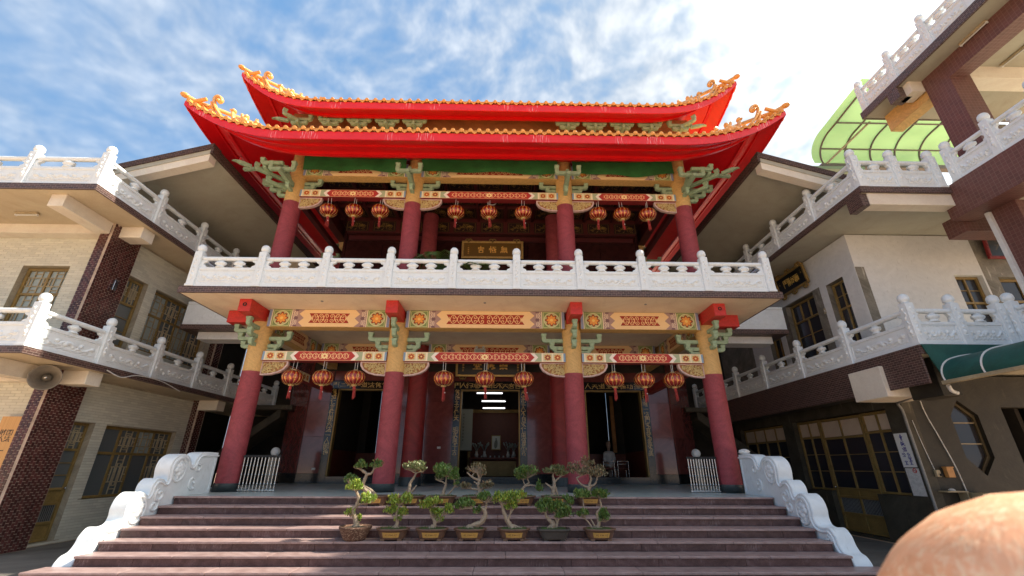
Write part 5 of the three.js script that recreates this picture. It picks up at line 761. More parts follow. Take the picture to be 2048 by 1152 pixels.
  const tw = part('top_storey', Rw, A(0, 0, 0)); new B().box(10.0, 10.15, 7.59, 9.2, -19, -10.6).box(10.15, 15, 7.59, 8.9, -10.75, -10.6).mesh('wall', M.cream, tw);
  const bm = [0.7, 1, 1.3].map((k) => { const c = lin(0.075 * k, 0.026 * k, 0.023 * k), m = std({ color: c, roughness: 0.22 }); m.userData.tint = c; return m; }), tpier = part('top_pier', Rw, A(0, 0, 0)); new B().box(9.95, 10.6, 7.59, 9.1, -10.58, -10.2).mesh('pier_core', M.mortar, tpier); tiles(tpier, [9.95, 0, -10.2], 0, 0, 0.65, 7.6, 9.08, 0.049, 0.095, 0.012, 0.01, bm, [], 0, 83, true); tiles(tpier, [9.95, 0, -10.58], -PI / 2, 0, 0.38, 7.6, 9.08, 0.049, 0.095, 0.012, 0.01, bm, [], 0, 84, true);
  const st = part('rear_stair', Rw, A(0, 0, 0)); new B().add(extr([[0, 0], [-3.2, 2.5], [-3.2, 2.15], [-0.4, 0]], 1.1, 0.01), M4(10.9, 1.1, -17.0)).mesh('stair_flight', M.greyLow, st); new B().box(7.2, 9.6, 3.5, 3.65, -18.5, -16.2).mesh('landing', M.greyLow, st);
  lean(Rw, A, 1);
}
// bridges between the temple balcony and the wings
for (const s of [-1, 1]) {
  const g = thing('link_bridge', s < 0 ? 'short white bridge between the temple balcony and the left wing' : 'short white bridge between the temple balcony and the right wing', 'bridge', [s * 7.9, 5.2, -12.8]);
  put('deck', metreUV(rb(2.0, 0.14, 1.5, 0.006)), M.mosaic, g, [0, 0.12, 0]); put('soffit_block', metreUV(rb(1.6, 0.22, 0.5, 0.01)), M.white, g, [-s * 0.15, -0.06, 0.2]);
  put('parapet', metreUV(rb(2.0, 0.62, 0.1, 0.01)), M.marble, g, [0, 0.5, 0.66]); put('parapet_rail', metreUV(rb(2.0, 0.1, 0.14, 0.03)), M.marble, g, [0, 0.86, 0.66]);
  put('carved_panel', relief(1.4, 0.34, 50, 14, (u, v) => 0.02 * Math.max(0, fbm(u * 9, v * 4, 2, 3)) * sstep(0, 0.1, Math.min(u, 1 - u, v, 1 - v))), M.marble, g, [0, 0.5, 0.712]);
}
// ================= lanterns =================
{
  const map = ctex(256, 256, (c, w, h) => {
    c.fillStyle = '#93200f'; c.fillRect(0, 0, w, h); const r = rng(8);
    for (let i = 0; i < 2; i++) { const x = (i + 0.5) * w / 2; c.strokeStyle = '#f0a63e'; c.fillStyle = '#f0a63e'; c.lineWidth = 13; if (i) { spiral(c, x, h * 0.5, 42, 1, 1, 1.2); c.lineWidth = 9; spiral(c, x + 6, h * 0.28, 20, -1, 2, 1.1); spiral(c, x - 6, h * 0.73, 20, 1, 4, 1.1); } else { c.fillStyle = '#a8381a'; c.fillRect(x - 34, h * 0.2, 68, h * 0.6); c.fillStyle = '#f0a63e'; for (let k = 0; k < 9; k++) { c.beginPath(); c.ellipse(x + (r() - 0.5) * 50, h * (0.2 + 0.6 * r()), 15, 6, r() * 3, 0, 7); c.fill(); } } }
    c.fillStyle = '#d89a44'; c.fillRect(0, 0, w, h * 0.06); c.fillRect(0, h * 0.94, w, h * 0.06);
  }, [7, 1]);
  const shadeM = phy({ map, roughness: 0.22, metalness: 0.35, clearcoat: 1, clearcoatRoughness: 0.15 }), redCloth = std({ map: grainA, color: lin(0.6, 0.07, 0.06), roughness: 0.8 });
  const prof = []; for (let i = 0; i <= 18; i++) { const a = -PI / 2 + PI * i / 18; prof.push([0.062 + 0.188 * Math.pow(Math.cos(a), 0.85), 0.168 * Math.sin(a)]); }
  const body = lathe(prof, 96), p = body.attributes.position; for (let i = 0; i < p.count; i++) { const a = Math.atan2(p.getZ(i), p.getX(i)), rr = Math.hypot(p.getX(i), p.getZ(i)), k = 1 - 0.075 * Math.pow(1 - Math.abs(Math.sin(a * 7)), 2) * sstep(0.07, 0.2, rr); p.setX(i, p.getX(i) * k); p.setZ(i, p.getZ(i) * k); } body.computeVertexNormals();
  const rib = new B(); for (let k = 0; k < 14; k++) { const a = k * PI / 7, pts = []; for (let i = 1; i < 18; i += 1) { const q = prof[i]; const rr = q[0] * 0.935 + 0.004; pts.push([Math.cos(a) * rr, q[1], Math.sin(a) * rr]); } rib.tube(pts, 0.005, 4, 20); } const ribG = rib.geo();
  const capT = lathe([[0, 0.2], [0.05, 0.2], [0.066, 0.185], [0.068, 0.165], [0, 0.165]], 20), capB = lathe([[0, -0.165], [0.066, -0.165], [0.064, -0.185], [0.05, -0.2], [0, -0.2]], 20);
  const tas = (seed) => { const r = rng(seed), b = new B(), ln = 0.17 + 0.12 * r(); b.cyl(0.036, 0.03, 0.075, 0, -0.27, 0, 12); for (let i = 0; i < 14; i++) { const a = r() * 6.28, q = 0.034 * Math.sqrt(r()); b.bar([Math.cos(a) * q, -0.265, Math.sin(a) * q], [Math.cos(a) * q * 1.3 + 0.02 * (r() - 0.5), -0.27 - ln * (0.55 + 0.45 * r()), Math.sin(a) * q * 1.3], 0.0045, 4); } return b.geo(); };
  const tails = [1, 2, 3, 4].map(tas), cordG = new B().cyl(0.006, 0.006, 1, -0.045, 0, 0, 5).cyl(0.006, 0.006, 1, 0.045, 0, 0, 5).geo(), bead = new THREE.SphereGeometry(0.016, 8, 6);
  const lx = [[-4.63, -3.9, -3.13], [-0.98, 0.02, 0.96], [3.18, 3.92, 4.64]], ux = [[-4.55, -3.83, -3.09], [-0.94, 0, 0.98], [3.13, 3.82, 4.56]], bn = ['left', 'middle', 'right'], pn = ['leftmost', 'middle', 'rightmost'];
  for (const [row, y, top, rn] of [[lx, 3.575, 3.975, 'lower'], [ux, 8.31, 8.72, 'upper']]) row.forEach((bay, bi) => bay.forEach((x, i) => {
    const t = thing('red_lantern', 'red gold lantern, ' + pn[i] + ' of three in the ' + bn[bi] + ' bay of the ' + rn + ' storey', 'lantern', [x, y, -10.5], (i * 1.3 + bi) % 3, 'red lanterns hanging from the tie beams');
    t.rotation.z = 0.05 * Math.sin(i * 7 + bi * 3 + y); t.rotation.x = 0.04 * Math.sin(i * 4 + bi * 5 + y); put('shade', body, shadeM, t); put('rib', ribG, M.gold, t); put('top_cap', capT, M.goldPaint, t); put('bottom_cap', capB, M.goldPaint, t); const tl = put('tassel', tails[(bi * 3 + i + (rn === 'upper' ? 1 : 0)) % 4], redCloth, t, null, [0.05 * Math.sin(i * 5 + bi), 0, 0.09 * Math.sin(i * 3 + bi * 2)]); put('bead', bead, M.whitePaint, tl, [0.02, -0.33, 0.02]);
    put('cord', cordG, M.whitePaint, t, [0, 0.2, 0], null, [1, top - y - 0.2, 1]);
  }));
}
// ================= name boards =================
function plaque(label, pos, turn, tilt, w, h, chars, frameM, bg, ink, side, rot) {
  const t = thing('name_board', label, 'name board', pos, turn); if (tilt) { t.rotation.order = 'YXZ'; t.rotation.x = tilt; }
  const r = rng(w * 100 | 0), tex = ctex(1024, Math.round(1024 * h / w), (c, W_, H_) => { c.fillStyle = bg; c.fillRect(0, 0, W_, H_); for (let i = 0; i < 300; i++) { c.fillStyle = 'rgba(0,0,0,0.12)'; c.fillRect(r() * W_, r() * H_, 30 * r(), 1 + 2 * r()); } c.strokeStyle = ink; const n = chars.length; [...chars].forEach((ch, i) => glyph(c, ch, W_ * (0.2 + 0.6 * (i + 0.5) / n), H_ * 0.48, H_ * 0.46, H_ * 0.058)); [...side].forEach((ch, i) => { glyph(c, ch, W_ * 0.08, H_ * (0.22 + 0.14 * i), H_ * 0.1, H_ * 0.014); glyph(c, ch, W_ * 0.92, H_ * (0.2 + 0.14 * i), H_ * 0.1, H_ * 0.014); }); });
  put('board', new THREE.BoxGeometry(w, h, 0.03), std({ map: tex, roughness: 0.32 }), t, [0, 0, 0.02]); const f = new B(), k = 0.075;
  f.rbox(-w / 2 - k, w / 2 + k, h / 2, h / 2 + k, -0.01, 0.06, 0.014).rbox(-w / 2 - k, w / 2 + k, -h / 2 - k, -h / 2, -0.01, 0.06, 0.014).rbox(-w / 2 - k, -w / 2, -h / 2, h / 2, -0.01, 0.06, 0.014).rbox(w / 2, w / 2 + k, -h / 2, h / 2, -0.01, 0.06, 0.014);
  f.mesh('frame', frameM, t); const cv = new B(); for (let i = 0; i < 60; i++) { const s = i % 4, u = r() - 0.5, l = 0.02 + 0.02 * r(); cv.add(new THREE.SphereGeometry(1, 6, 5), M4(s < 2 ? u * (w + 0.1) : (s === 2 ? -1 : 1) * (w / 2 + k / 2), s < 2 ? (s ? -1 : 1) * (h / 2 + k / 2) : u * h, 0.06, 0, 0, r() * 3, l, l * 0.5, 0.012)); } cv.mesh('carving', frameM, t);
  const o = new B(); for (const x of [-w * 0.42, 0, w * 0.42]) for (const y of rot ? [h / 2 + 0.09, -h / 2 - 0.1] : [h / 2 + 0.09]) { o.add(new THREE.TorusGeometry(0.06, 0.02, 6, 14), M4(x - 0.05, y, 0.03)); o.add(new THREE.TorusGeometry(0.06, 0.02, 6, 14), M4(x + 0.05, y, 0.035)); o.add(new THREE.SphereGeometry(0.05, 8, 6), M4(x, y - 0.04, 0.04)); } o.mesh('crest', frameM === M.goldPaint ? M.goldPaint : M.goldDark, t); return t;
}
plaque('long gilt framed board with three gold characters on the wall behind the balcony', [0.04, 8.52, -13.2], 0, 0.06, 1.98, 0.5, '宮極無', M.gold, '#6f5324', '#e8b45c', '一天道德古');
plaque('black board with three large gold characters over the middle doorway', [-0.01, 5.0, -15.42], 0, 0.1, 2.35, 0.68, '堂修崇', M.gold, '#15181c', '#d9a850', '一天道德古', true);
plaque('black board with gold characters high on the grey wall of the right wing', [9.5, 7.02, -12.2], -PI / 2, 0.12, 1.25, 0.5, '門勒彌', M.goldDark, '#0f1112', '#d9b45c', '一天', true);
plaque('black board with red edges behind the red tiled pier at the right', [13.75, 7.08, -9.85], 0, 0.1, 0.95, 0.62, '天道', M.redDull, '#101113', '#4a3a20', '一');
// ================= potted bonsai =================
{
  const potM = std({ map: grainB, color: lin(0.2, 0.11, 0.07), roughness: 0.45 }), potDark = std({ map: grainB, color: lin(0.085, 0.075, 0.065), roughness: 0.6 }), potOld = std({ map: dtex(256, (u, v) => { const s = tn(u, v, 9, 3, 5), k = 0.55 * sstep(0.0, 0.4, s); return [lerp(0.36, 0.78, k), lerp(0.25, 0.7, k), lerp(0.19, 0.6, k)]; }, true, 3), roughness: 0.8 });
  const soilM = std({ map: grainB, color: lin(0.1, 0.075, 0.045), roughness: 1 }), grassM = std({ map: grainB, color: lin(0.1, 0.17, 0.035), roughness: 0.9, side: THREE.DoubleSide }), barkM = std({ map: dtex(256, (u, v) => { const s = 0.14 * tn(u, v * 0.3, 26, 7, 5); return [0.62 + s, 0.55 + s, 0.47 + s]; }, true, 6), roughness: 0.85, bumpMap: bumpSoft, bumpScale: 0.01 });
  const plateM = std({ roughness: 0.5, map: ctex(256, 64, (c, w, h) => { c.fillStyle = '#b98f48'; c.fillRect(0, 0, w, h); c.fillStyle = '#4a2a14'; const r = rng(5); for (let i = 0; i < 7; i++) { const x = 50 + i * 26; for (let k = 0; k < 5; k++) c.fillRect(x + r() * 14 - 7, h * 0.35 + r() * h * 0.28, 3 + r() * 9, 3 + r() * 3); } }) });
  const leafG = (() => { const g = new THREE.BufferGeometry(); const P = [0, 0, 0, -0.34, 0.45, 0.06, 0, 0.5, -0.03, 0, 0, 0, 0, 0.5, -0.03, 0.34, 0.45, 0.06, -0.34, 0.45, 0.06, 0, 1, 0.08, 0, 0.5, -0.03, 0, 0.5, -0.03, 0, 1, 0.08, 0.34, 0.45, 0.06]; g.setAttribute('position', new THREE.Float32BufferAttribute(P, 3)); g.computeVertexNormals(); return g; })();
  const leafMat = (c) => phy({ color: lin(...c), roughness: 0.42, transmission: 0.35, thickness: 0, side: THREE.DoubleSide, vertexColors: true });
  const LM = { lime: leafMat([0.3, 0.42, 0.07]), green: leafMat([0.14, 0.25, 0.06]), dull: leafMat([0.2, 0.24, 0.11]), brown: leafMat([0.24, 0.21, 0.12]) };  // lime: leaf colour brightened for sunlight; green: darkened for leaves in shade
  const potShape = (k) => { const g = lathe(k === 'old' ? [[0, 0], [0.15, 0], [0.18, 0.03], [0.23, 0.14], [0.25, 0.17], [0.25, 0.195], [0.22, 0.195], [0.2, 0.16], [0, 0.16]] : [[0, 0.02], [0.175, 0.02], [0.19, 0.03], [0.225, 0.115], [0.232, 0.135], [0.262, 0.145], [0.262, 0.168], [0.23, 0.168], [0.215, 0.14], [0, 0.14]], 40); if (k !== 'old') { const p = g.attributes.position; for (let i = 0; i < p.count; i++) { const x = p.getX(i), z = p.getZ(i), rr0 = Math.hypot(x, z), r = rr0 || 1, e = k === 'box' && rr0 > 1e-6 ? Math.pow(Math.pow(Math.abs(x / r), 6) + Math.pow(Math.abs(z / r), 6), -1 / 6) : 1; p.setX(i, x * e); p.setZ(i, z * e * 0.7); } g.computeVertexNormals(); } return metreUV(g); };
  const pots = { oval: potShape('oval'), box: potShape('box'), old: potShape('old') };
  const feetG = rb(0.07, 0.03, 0.05, 0.004);
  const plateG = (() => { const g = new THREE.CylinderGeometry(0.232, 0.205, 0.07, 16, 1, true, -0.62, 1.24); g.scale(1, 1, 0.712); g.translate(0, 0.085, 0.002); return g; })();
  const limb = (pts, r0, r1, seed) => { const c = new THREE.CatmullRomCurve3(pts.map((p) => new THREE.Vector3(p[0], p[1], p[2] ?? 0))), n = pts.length * 6, g = new THREE.TubeGeometry(c, n, 1, 8), p = g.attributes.position, q = new THREE.Vector3(); for (let i = 0; i <= n; i++) { const t = i / n; c.getPointAt(t, q); const rr = lerp(r0, r1, Math.pow(t, 0.75)); for (let k = 0; k <= 8; k++) { const j = i * 9 + k, a = 1 + 0.28 * n3(p.getX(j) * 2 + seed, t * 7, k % 8 * 0.9); p.setXYZ(j, q.x + (p.getX(j) - q.x) * rr * a, q.y + (p.getY(j) - q.y) * rr * a, q.z + (p.getZ(j) - q.z) * rr * a); } } g.computeVertexNormals(); return g; };
  function bonsai(o) {
    const r = rng(o.seed), t = thing('potted_bonsai', o.label, 'bonsai', [o.x, o.y, o.z], o.turn ?? 0, 'potted bonsai on the steps'), k = o.pot ?? 'oval', s = o.s ?? 1, soil = k === 'old' ? 0.16 : 0.14;
    const pot = put('pot', pots[k], k === 'old' ? potOld : k === 'box' ? potDark : potM, t); if (k !== 'old') for (const fx of [-0.13, 0.13]) put('foot', feetG, k === 'box' ? potDark : potM, pot, [fx, 0.015, 0.08]); if (k === 'oval') put('label_plate', plateG, plateM, pot);
    const sg = new THREE.SphereGeometry(0.21, 20, 8, 0, 2 * PI, 0, PI / 2).scale(1, 0.16, k === 'old' ? 0.95 : 0.68); put('soil', metreUV(sg), soilM, t, [0, soil - 0.003, 0]);
    if (!o.bare) { const b = new B(); for (let i = 0; i < 260; i++) { const a = r() * 6.28, q = 0.2 * Math.sqrt(r()), h = 0.015 + 0.03 * r(); const g = new THREE.BufferGeometry(); const x = Math.cos(a) * q, z = Math.sin(a) * q * 0.66, w = 0.004 + 0.003 * r(), d = (r() - 0.5) * 0.03; g.setAttribute('position', new THREE.Float32BufferAttribute([x - w, 0, z, x + w, 0, z, x + d, h, z + d], 3)); g.setAttribute('normal', new THREE.Float32BufferAttribute([0, 1, 0.3, 0, 1, 0.3, 0, 1, 0.3], 3)); g.setAttribute('uv', new THREE.Float32BufferAttribute([0, 0, 1, 0, 0, 1], 2)); b.l.push(g); } const m = b.mesh('ground_cover', grassM, t); m.position.y = soil + 0.012; m.userData.kind = 'stuff'; }
    const tb = new B(); const R = o.r ?? 0.045; o.trunk.forEach((tr, i) => tb.add(limb(tr.map((p) => [p[0], p[1] + soil, p[2] ?? 0]), (i ? R * 0.55 : R), (i ? R * 0.25 : R * 0.4), o.seed + i)));
    for (let i = 0; i < 5; i++) { const a = i / 5 * 6.28 + r(), b0 = o.trunk[0][0]; tb.add(limb([[b0[0], soil + 0.06, 0], [b0[0] + Math.cos(a) * 0.05, soil + 0.03, Math.sin(a) * 0.04], [b0[0] + Math.cos(a) * (0.1 + 0.05 * r()), soil - 0.005, Math.sin(a) * 0.08]], R * 0.5, R * 0.18, i)); }
    // twigs out to each clump
    const pos = [], nor = [], col = [], M_ = new THREE.Matrix4(), q = new THREE.Quaternion(), v = new THREE.Vector3(), nn = new THREE.Vector3(), lp = leafG.attributes.position, ln = leafG.attributes.normal;
    o.clumps.forEach(([cx, cy, rx0, ry0, den = 1], ci) => { const rx = rx0 * 0.9, ry = ry0 * 0.9;
      const C = [cx, cy + soil, 0]; let best = null, bd = 1e9; for (const tr of o.trunk) for (const p of tr) { const d = Math.hypot(p[0] - cx, p[1] - cy + ry * 0.8); if (d < bd) { bd = d; best = p; } }
      const hub = [cx, cy - ry * 0.55 + soil, 0]; tb.add(limb([[best[0], best[1] + soil, best[2] ?? 0], [(best[0] + cx) / 2, (best[1] + cy - ry * 0.6) / 2 + soil + 0.01, 0.02 * (r() - 0.5)], hub], R * 0.42, R * 0.2, ci + 50));
      const nt = 9 + (rx * 50 | 0); for (let i = 0; i < nt; i++) { const a = r() * 6.28, e = Math.acos(1 - 1.6 * r()), dx = Math.sin(e) * Math.cos(a), dz = Math.sin(e) * Math.sin(a), dy = Math.cos(e), k = 0.55 + 0.4 * r(); tb.add(limb([hub, [hub[0] + dx * rx * k * 0.5, C[1] - ry * 0.35 + dy * ry * 0.3, dz * rx * k * 0.42], [cx + dx * rx * k, C[1] + dy * ry * k, dz * rx * k * 0.85]], 0.0075, 0.003, i)); }
      const n = Math.round(760 * den * rx * (ry + 0.05) / 0.04); const lumps = []; for (let i = 0; i < 7; i++) { const a = r() * 6.28, e = Math.acos(1 - 1.7 * r()); lumps.push([Math.sin(e) * Math.cos(a) * 0.62, Math.cos(e) * 0.62, Math.sin(e) * Math.sin(a) * 0.62, 0.42 + 0.25 * r()]); }
      for (let i = 0; i < n; i++) {
        const L = lumps[(r() * 7) | 0], a = r() * 6.28, e = Math.acos(1 - 2 * r()), w = Math.pow(r(), 0.4) * L[3]; let dx = L[0] + Math.sin(e) * Math.cos(a) * w, dy = L[1] + Math.cos(e) * w, dz = L[2] + Math.sin(e) * Math.sin(a) * w; if (dy < -0.55) continue;
        v.set(cx + dx * rx, C[1] + dy * ry, dz * rx * 0.85); const sc = (0.027 + 0.022 * r()) * s * (o.leaf ?? 1); q.setFromEuler(new THREE.Euler((r() - 0.35) * 1.8, r() * 6.28, (r() - 0.5) * 1.6)); M_.compose(v, q, new THREE.Vector3(sc, sc * 1.35, sc)); const tint = 0.6 + 0.75 * r(), yl = r() < 0.14 ? 1.5 : 1;
        for (let k = 0; k < lp.count; k++) { v.fromBufferAttribute(lp, k).applyMatrix4(M_); nn.fromBufferAttribute(ln, k).applyQuaternion(q); pos.push(v.x, v.y, v.z); nor.push(nn.x, nn.y, nn.z); col.push(tint * yl, tint, tint * 0.9); }
      }
    });
    tb.mesh('trunk', barkM, t);
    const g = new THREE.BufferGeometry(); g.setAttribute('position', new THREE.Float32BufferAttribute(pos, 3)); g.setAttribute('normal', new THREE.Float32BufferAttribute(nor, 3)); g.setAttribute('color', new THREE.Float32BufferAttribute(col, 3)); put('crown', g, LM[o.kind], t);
  }
  const F = (o) => bonsai({ y: 0.54, z: -7.73, ...o }), K = (o) => bonsai({ y: 0.945, z: -8.79, ...o });
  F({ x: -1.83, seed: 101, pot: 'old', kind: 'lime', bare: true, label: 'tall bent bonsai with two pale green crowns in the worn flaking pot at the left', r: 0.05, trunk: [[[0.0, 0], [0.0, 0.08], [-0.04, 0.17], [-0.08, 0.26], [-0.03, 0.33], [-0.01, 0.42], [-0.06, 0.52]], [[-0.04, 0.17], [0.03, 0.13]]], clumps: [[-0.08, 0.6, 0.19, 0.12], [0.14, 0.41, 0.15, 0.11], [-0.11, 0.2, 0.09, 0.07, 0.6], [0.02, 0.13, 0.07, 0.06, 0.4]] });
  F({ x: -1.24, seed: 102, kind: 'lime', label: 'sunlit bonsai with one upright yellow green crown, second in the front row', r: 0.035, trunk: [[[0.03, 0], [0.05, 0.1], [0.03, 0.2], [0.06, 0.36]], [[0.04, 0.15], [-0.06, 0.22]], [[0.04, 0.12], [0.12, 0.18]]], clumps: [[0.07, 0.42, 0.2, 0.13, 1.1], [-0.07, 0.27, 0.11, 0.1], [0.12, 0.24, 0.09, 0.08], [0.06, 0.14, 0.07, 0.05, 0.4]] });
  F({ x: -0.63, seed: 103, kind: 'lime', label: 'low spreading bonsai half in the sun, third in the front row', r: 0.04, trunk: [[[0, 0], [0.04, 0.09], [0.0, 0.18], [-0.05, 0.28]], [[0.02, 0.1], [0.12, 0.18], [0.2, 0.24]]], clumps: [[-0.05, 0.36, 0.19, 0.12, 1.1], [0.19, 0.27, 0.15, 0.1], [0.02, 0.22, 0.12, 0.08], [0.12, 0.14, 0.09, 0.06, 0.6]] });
  F({ x: -0.03, seed: 104, kind: 'green', label: 'bonsai with a white arching bare root and flat crown leaning left', r: 0.05, trunk: [[[-0.02, 0.0], [0.06, 0.07], [0.16, 0.1], [0.22, 0.17], [0.23, 0.25], [0.17, 0.31], [0.1, 0.29], [0.04, 0.31]], [[0.05, 0], [0.15, 0.08], [0.2, 0.2]], [[0.22, 0.25], [0.25, 0.36]]], clumps: [[-0.08, 0.37, 0.18, 0.08], [0.1, 0.26, 0.08, 0.06], [0.25, 0.44, 0.17, 0.1, 0.9], [-0.18, 0.32, 0.09, 0.06]] });
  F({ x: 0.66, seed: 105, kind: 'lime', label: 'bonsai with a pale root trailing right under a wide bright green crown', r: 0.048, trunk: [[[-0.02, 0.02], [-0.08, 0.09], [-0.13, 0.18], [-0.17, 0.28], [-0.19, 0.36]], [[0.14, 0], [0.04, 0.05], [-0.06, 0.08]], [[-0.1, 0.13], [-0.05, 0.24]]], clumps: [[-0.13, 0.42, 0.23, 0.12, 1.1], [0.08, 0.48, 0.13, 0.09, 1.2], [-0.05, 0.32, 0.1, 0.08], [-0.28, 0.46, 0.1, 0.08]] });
  F({ x: 1.29, seed: 106, pot: 'box', kind: 'green', label: 'dense round dark green bonsai in the plain dark rectangular pot', r: 0.055, leaf: 0.85, trunk: [[[-0.04, 0], [-0.01, 0.08], [-0.08, 0.16], [-0.12, 0.22]], [[0.02, 0], [0.06, 0.1], [0.03, 0.18]]], clumps: [[-0.12, 0.32, 0.18, 0.15, 1.3], [0.1, 0.25, 0.22, 0.16, 1.3], [0.24, 0.4, 0.12, 0.1, 1.3], [0.05, 0.34, 0.15, 0.1, 1.3]] });
  F({ x: 2.02, seed: 107, kind: 'green', label: 'rightmost bonsai of the front row, twin stems with four separate crowns', r: 0.036, trunk: [[[-0.03, 0], [0.0, 0.12], [-0.02, 0.23], [0.05, 0.33], [0.04, 0.44]], [[-0.1, 0], [-0.16, 0.1], [-0.22, 0.16]], [[-0.05, 0.01], [-0.13, 0.16]]], clumps: [[-0.24, 0.5, 0.15, 0.09, 1.2], [0.05, 0.5, 0.15, 0.1, 1.2], [-0.25, 0.22, 0.11, 0.08], [0.1, 0.18, 0.13, 0.13]] });
  K({ x: -1.85, seed: 111, kind: 'green', bare: true, label: 'leaning bonsai with thick white trunk, leftmost of the back row', r: 0.055, s: 0.95, trunk: [[[-0.04, 0.0], [-0.14, 0.08], [-0.26, 0.18], [-0.24, 0.3], [-0.22, 0.38], [-0.3, 0.44]], [[0.03, 0], [-0.08, 0.1], [-0.22, 0.18]], [[-0.22, 0.38], [-0.13, 0.4], [-0.1, 0.47]], [[-0.26, 0.18], [-0.38, 0.21], [-0.47, 0.24]]], clumps: [[-0.37, 0.52, 0.15, 0.1, 0.8], [-0.06, 0.54, 0.15, 0.1, 0.6], [-0.5, 0.27, 0.13, 0.11, 0.9]] });
  K({ x: -1.2, seed: 112, kind: 'dull', label: 'bonsai with one bare curved trunk and flat umbrella crown, second in the back row', r: 0.04, trunk: [[[-0.03, 0], [-0.05, 0.12], [-0.04, 0.24], [0.02, 0.33], [0.05, 0.4]], [[0, 0.08], [0.08, 0.2]]], clumps: [[0.03, 0.5, 0.26, 0.11, 0.8], [-0.1, 0.5, 0.12, 0.08, 0.6], [0.14, 0.46, 0.12, 0.08, 0.6]] });
  K({ x: -0.63, seed: 113, kind: 'green', label: 'bonsai with a full rounded green crown, third in the back row', r: 0.042, trunk: [[[0.0, 0], [0.02, 0.1], [0.05, 0.22]], [[0.05, 0.02], [0.12, 0.06], [0.22, 0.18]]], clumps: [[0.05, 0.42, 0.25, 0.16, 1.1], [-0.08, 0.32, 0.12, 0.1], [0.2, 0.34, 0.13, 0.1], [0.24, 0.2, 0.06, 0.07, 0.4]] });
  K({ x: 0.0, seed: 114, kind: 'brown', label: 'gnarled half bare bonsai with thin twigs, in front of the middle doorway', r: 0.045, trunk: [[[0.02, 0], [0.05, 0.1], [0.02, 0.2], [0.04, 0.3], [0.0, 0.42]], [[0.05, 0.12], [-0.08, 0.14], [-0.2, 0.15]], [[0.03, 0.2], [-0.06, 0.26]], [[0.03, 0.28], [-0.1, 0.34], [-0.2, 0.42]], [[0.05, 0.1], [0.12, 0.15]]], clumps: [[-0.06, 0.48, 0.22, 0.13, 0.25], [0.08, 0.42, 0.1, 0.12, 0.5], [-0.22, 0.18, 0.13, 0.08, 0.5], [0.16, 0.19, 0.16, 0.09, 0.6]] });
  K({ x: 0.83, seed: 115, kind: 'green', label: 'bonsai with a low side branch drooping right, fifth in the back row', r: 0.038, trunk: [[[-0.05, 0], [0.0, 0.1], [0.06, 0.19], [0.14, 0.24]], [[0.06, 0.19], [0.2, 0.2], [0.32, 0.17]]], clumps: [[0.1, 0.4, 0.24, 0.15, 1.1], [0.02, 0.34, 0.12, 0.08], [0.34, 0.16, 0.09, 0.12, 0.9]] });
  K({ x: 1.45, seed: 116, kind: 'dull', label: 'bonsai with a double trunk and a cut side stump, sixth in the back row', r: 0.05, trunk: [[[-0.04, 0], [-0.03, 0.12], [-0.01, 0.24], [-0.03, 0.36]], [[0.06, 0], [0.02, 0.12], [0.0, 0.26]], [[-0.04, 0.14], [-0.12, 0.2], [-0.18, 0.24]], [[0.0, 0.01], [0.12, 0.01]]], clumps: [[-0.02, 0.46, 0.24, 0.1, 0.9], [0.13, 0.4, 0.11, 0.08, 0.8]] });
  K({ x: 2.08, seed: 117, kind: 'brown', pot: 'oval', label: 'tallest bonsai with a wide thin reddish crown at the right of the back row', r: 0.048, trunk: [[[0.0, 0], [0.0, 0.12], [0.02, 0.22], [0.06, 0.3]], [[0.0, 0.16], [-0.14, 0.22], [-0.22, 0.32]], [[0.01, 0.18], [0.12, 0.22], [0.16, 0.3]]], clumps: [[-0.1, 0.48, 0.29, 0.2, 0.45], [0.18, 0.42, 0.2, 0.14, 0.6], [-0.02, 0.6, 0.18, 0.1, 0.5]] });
}
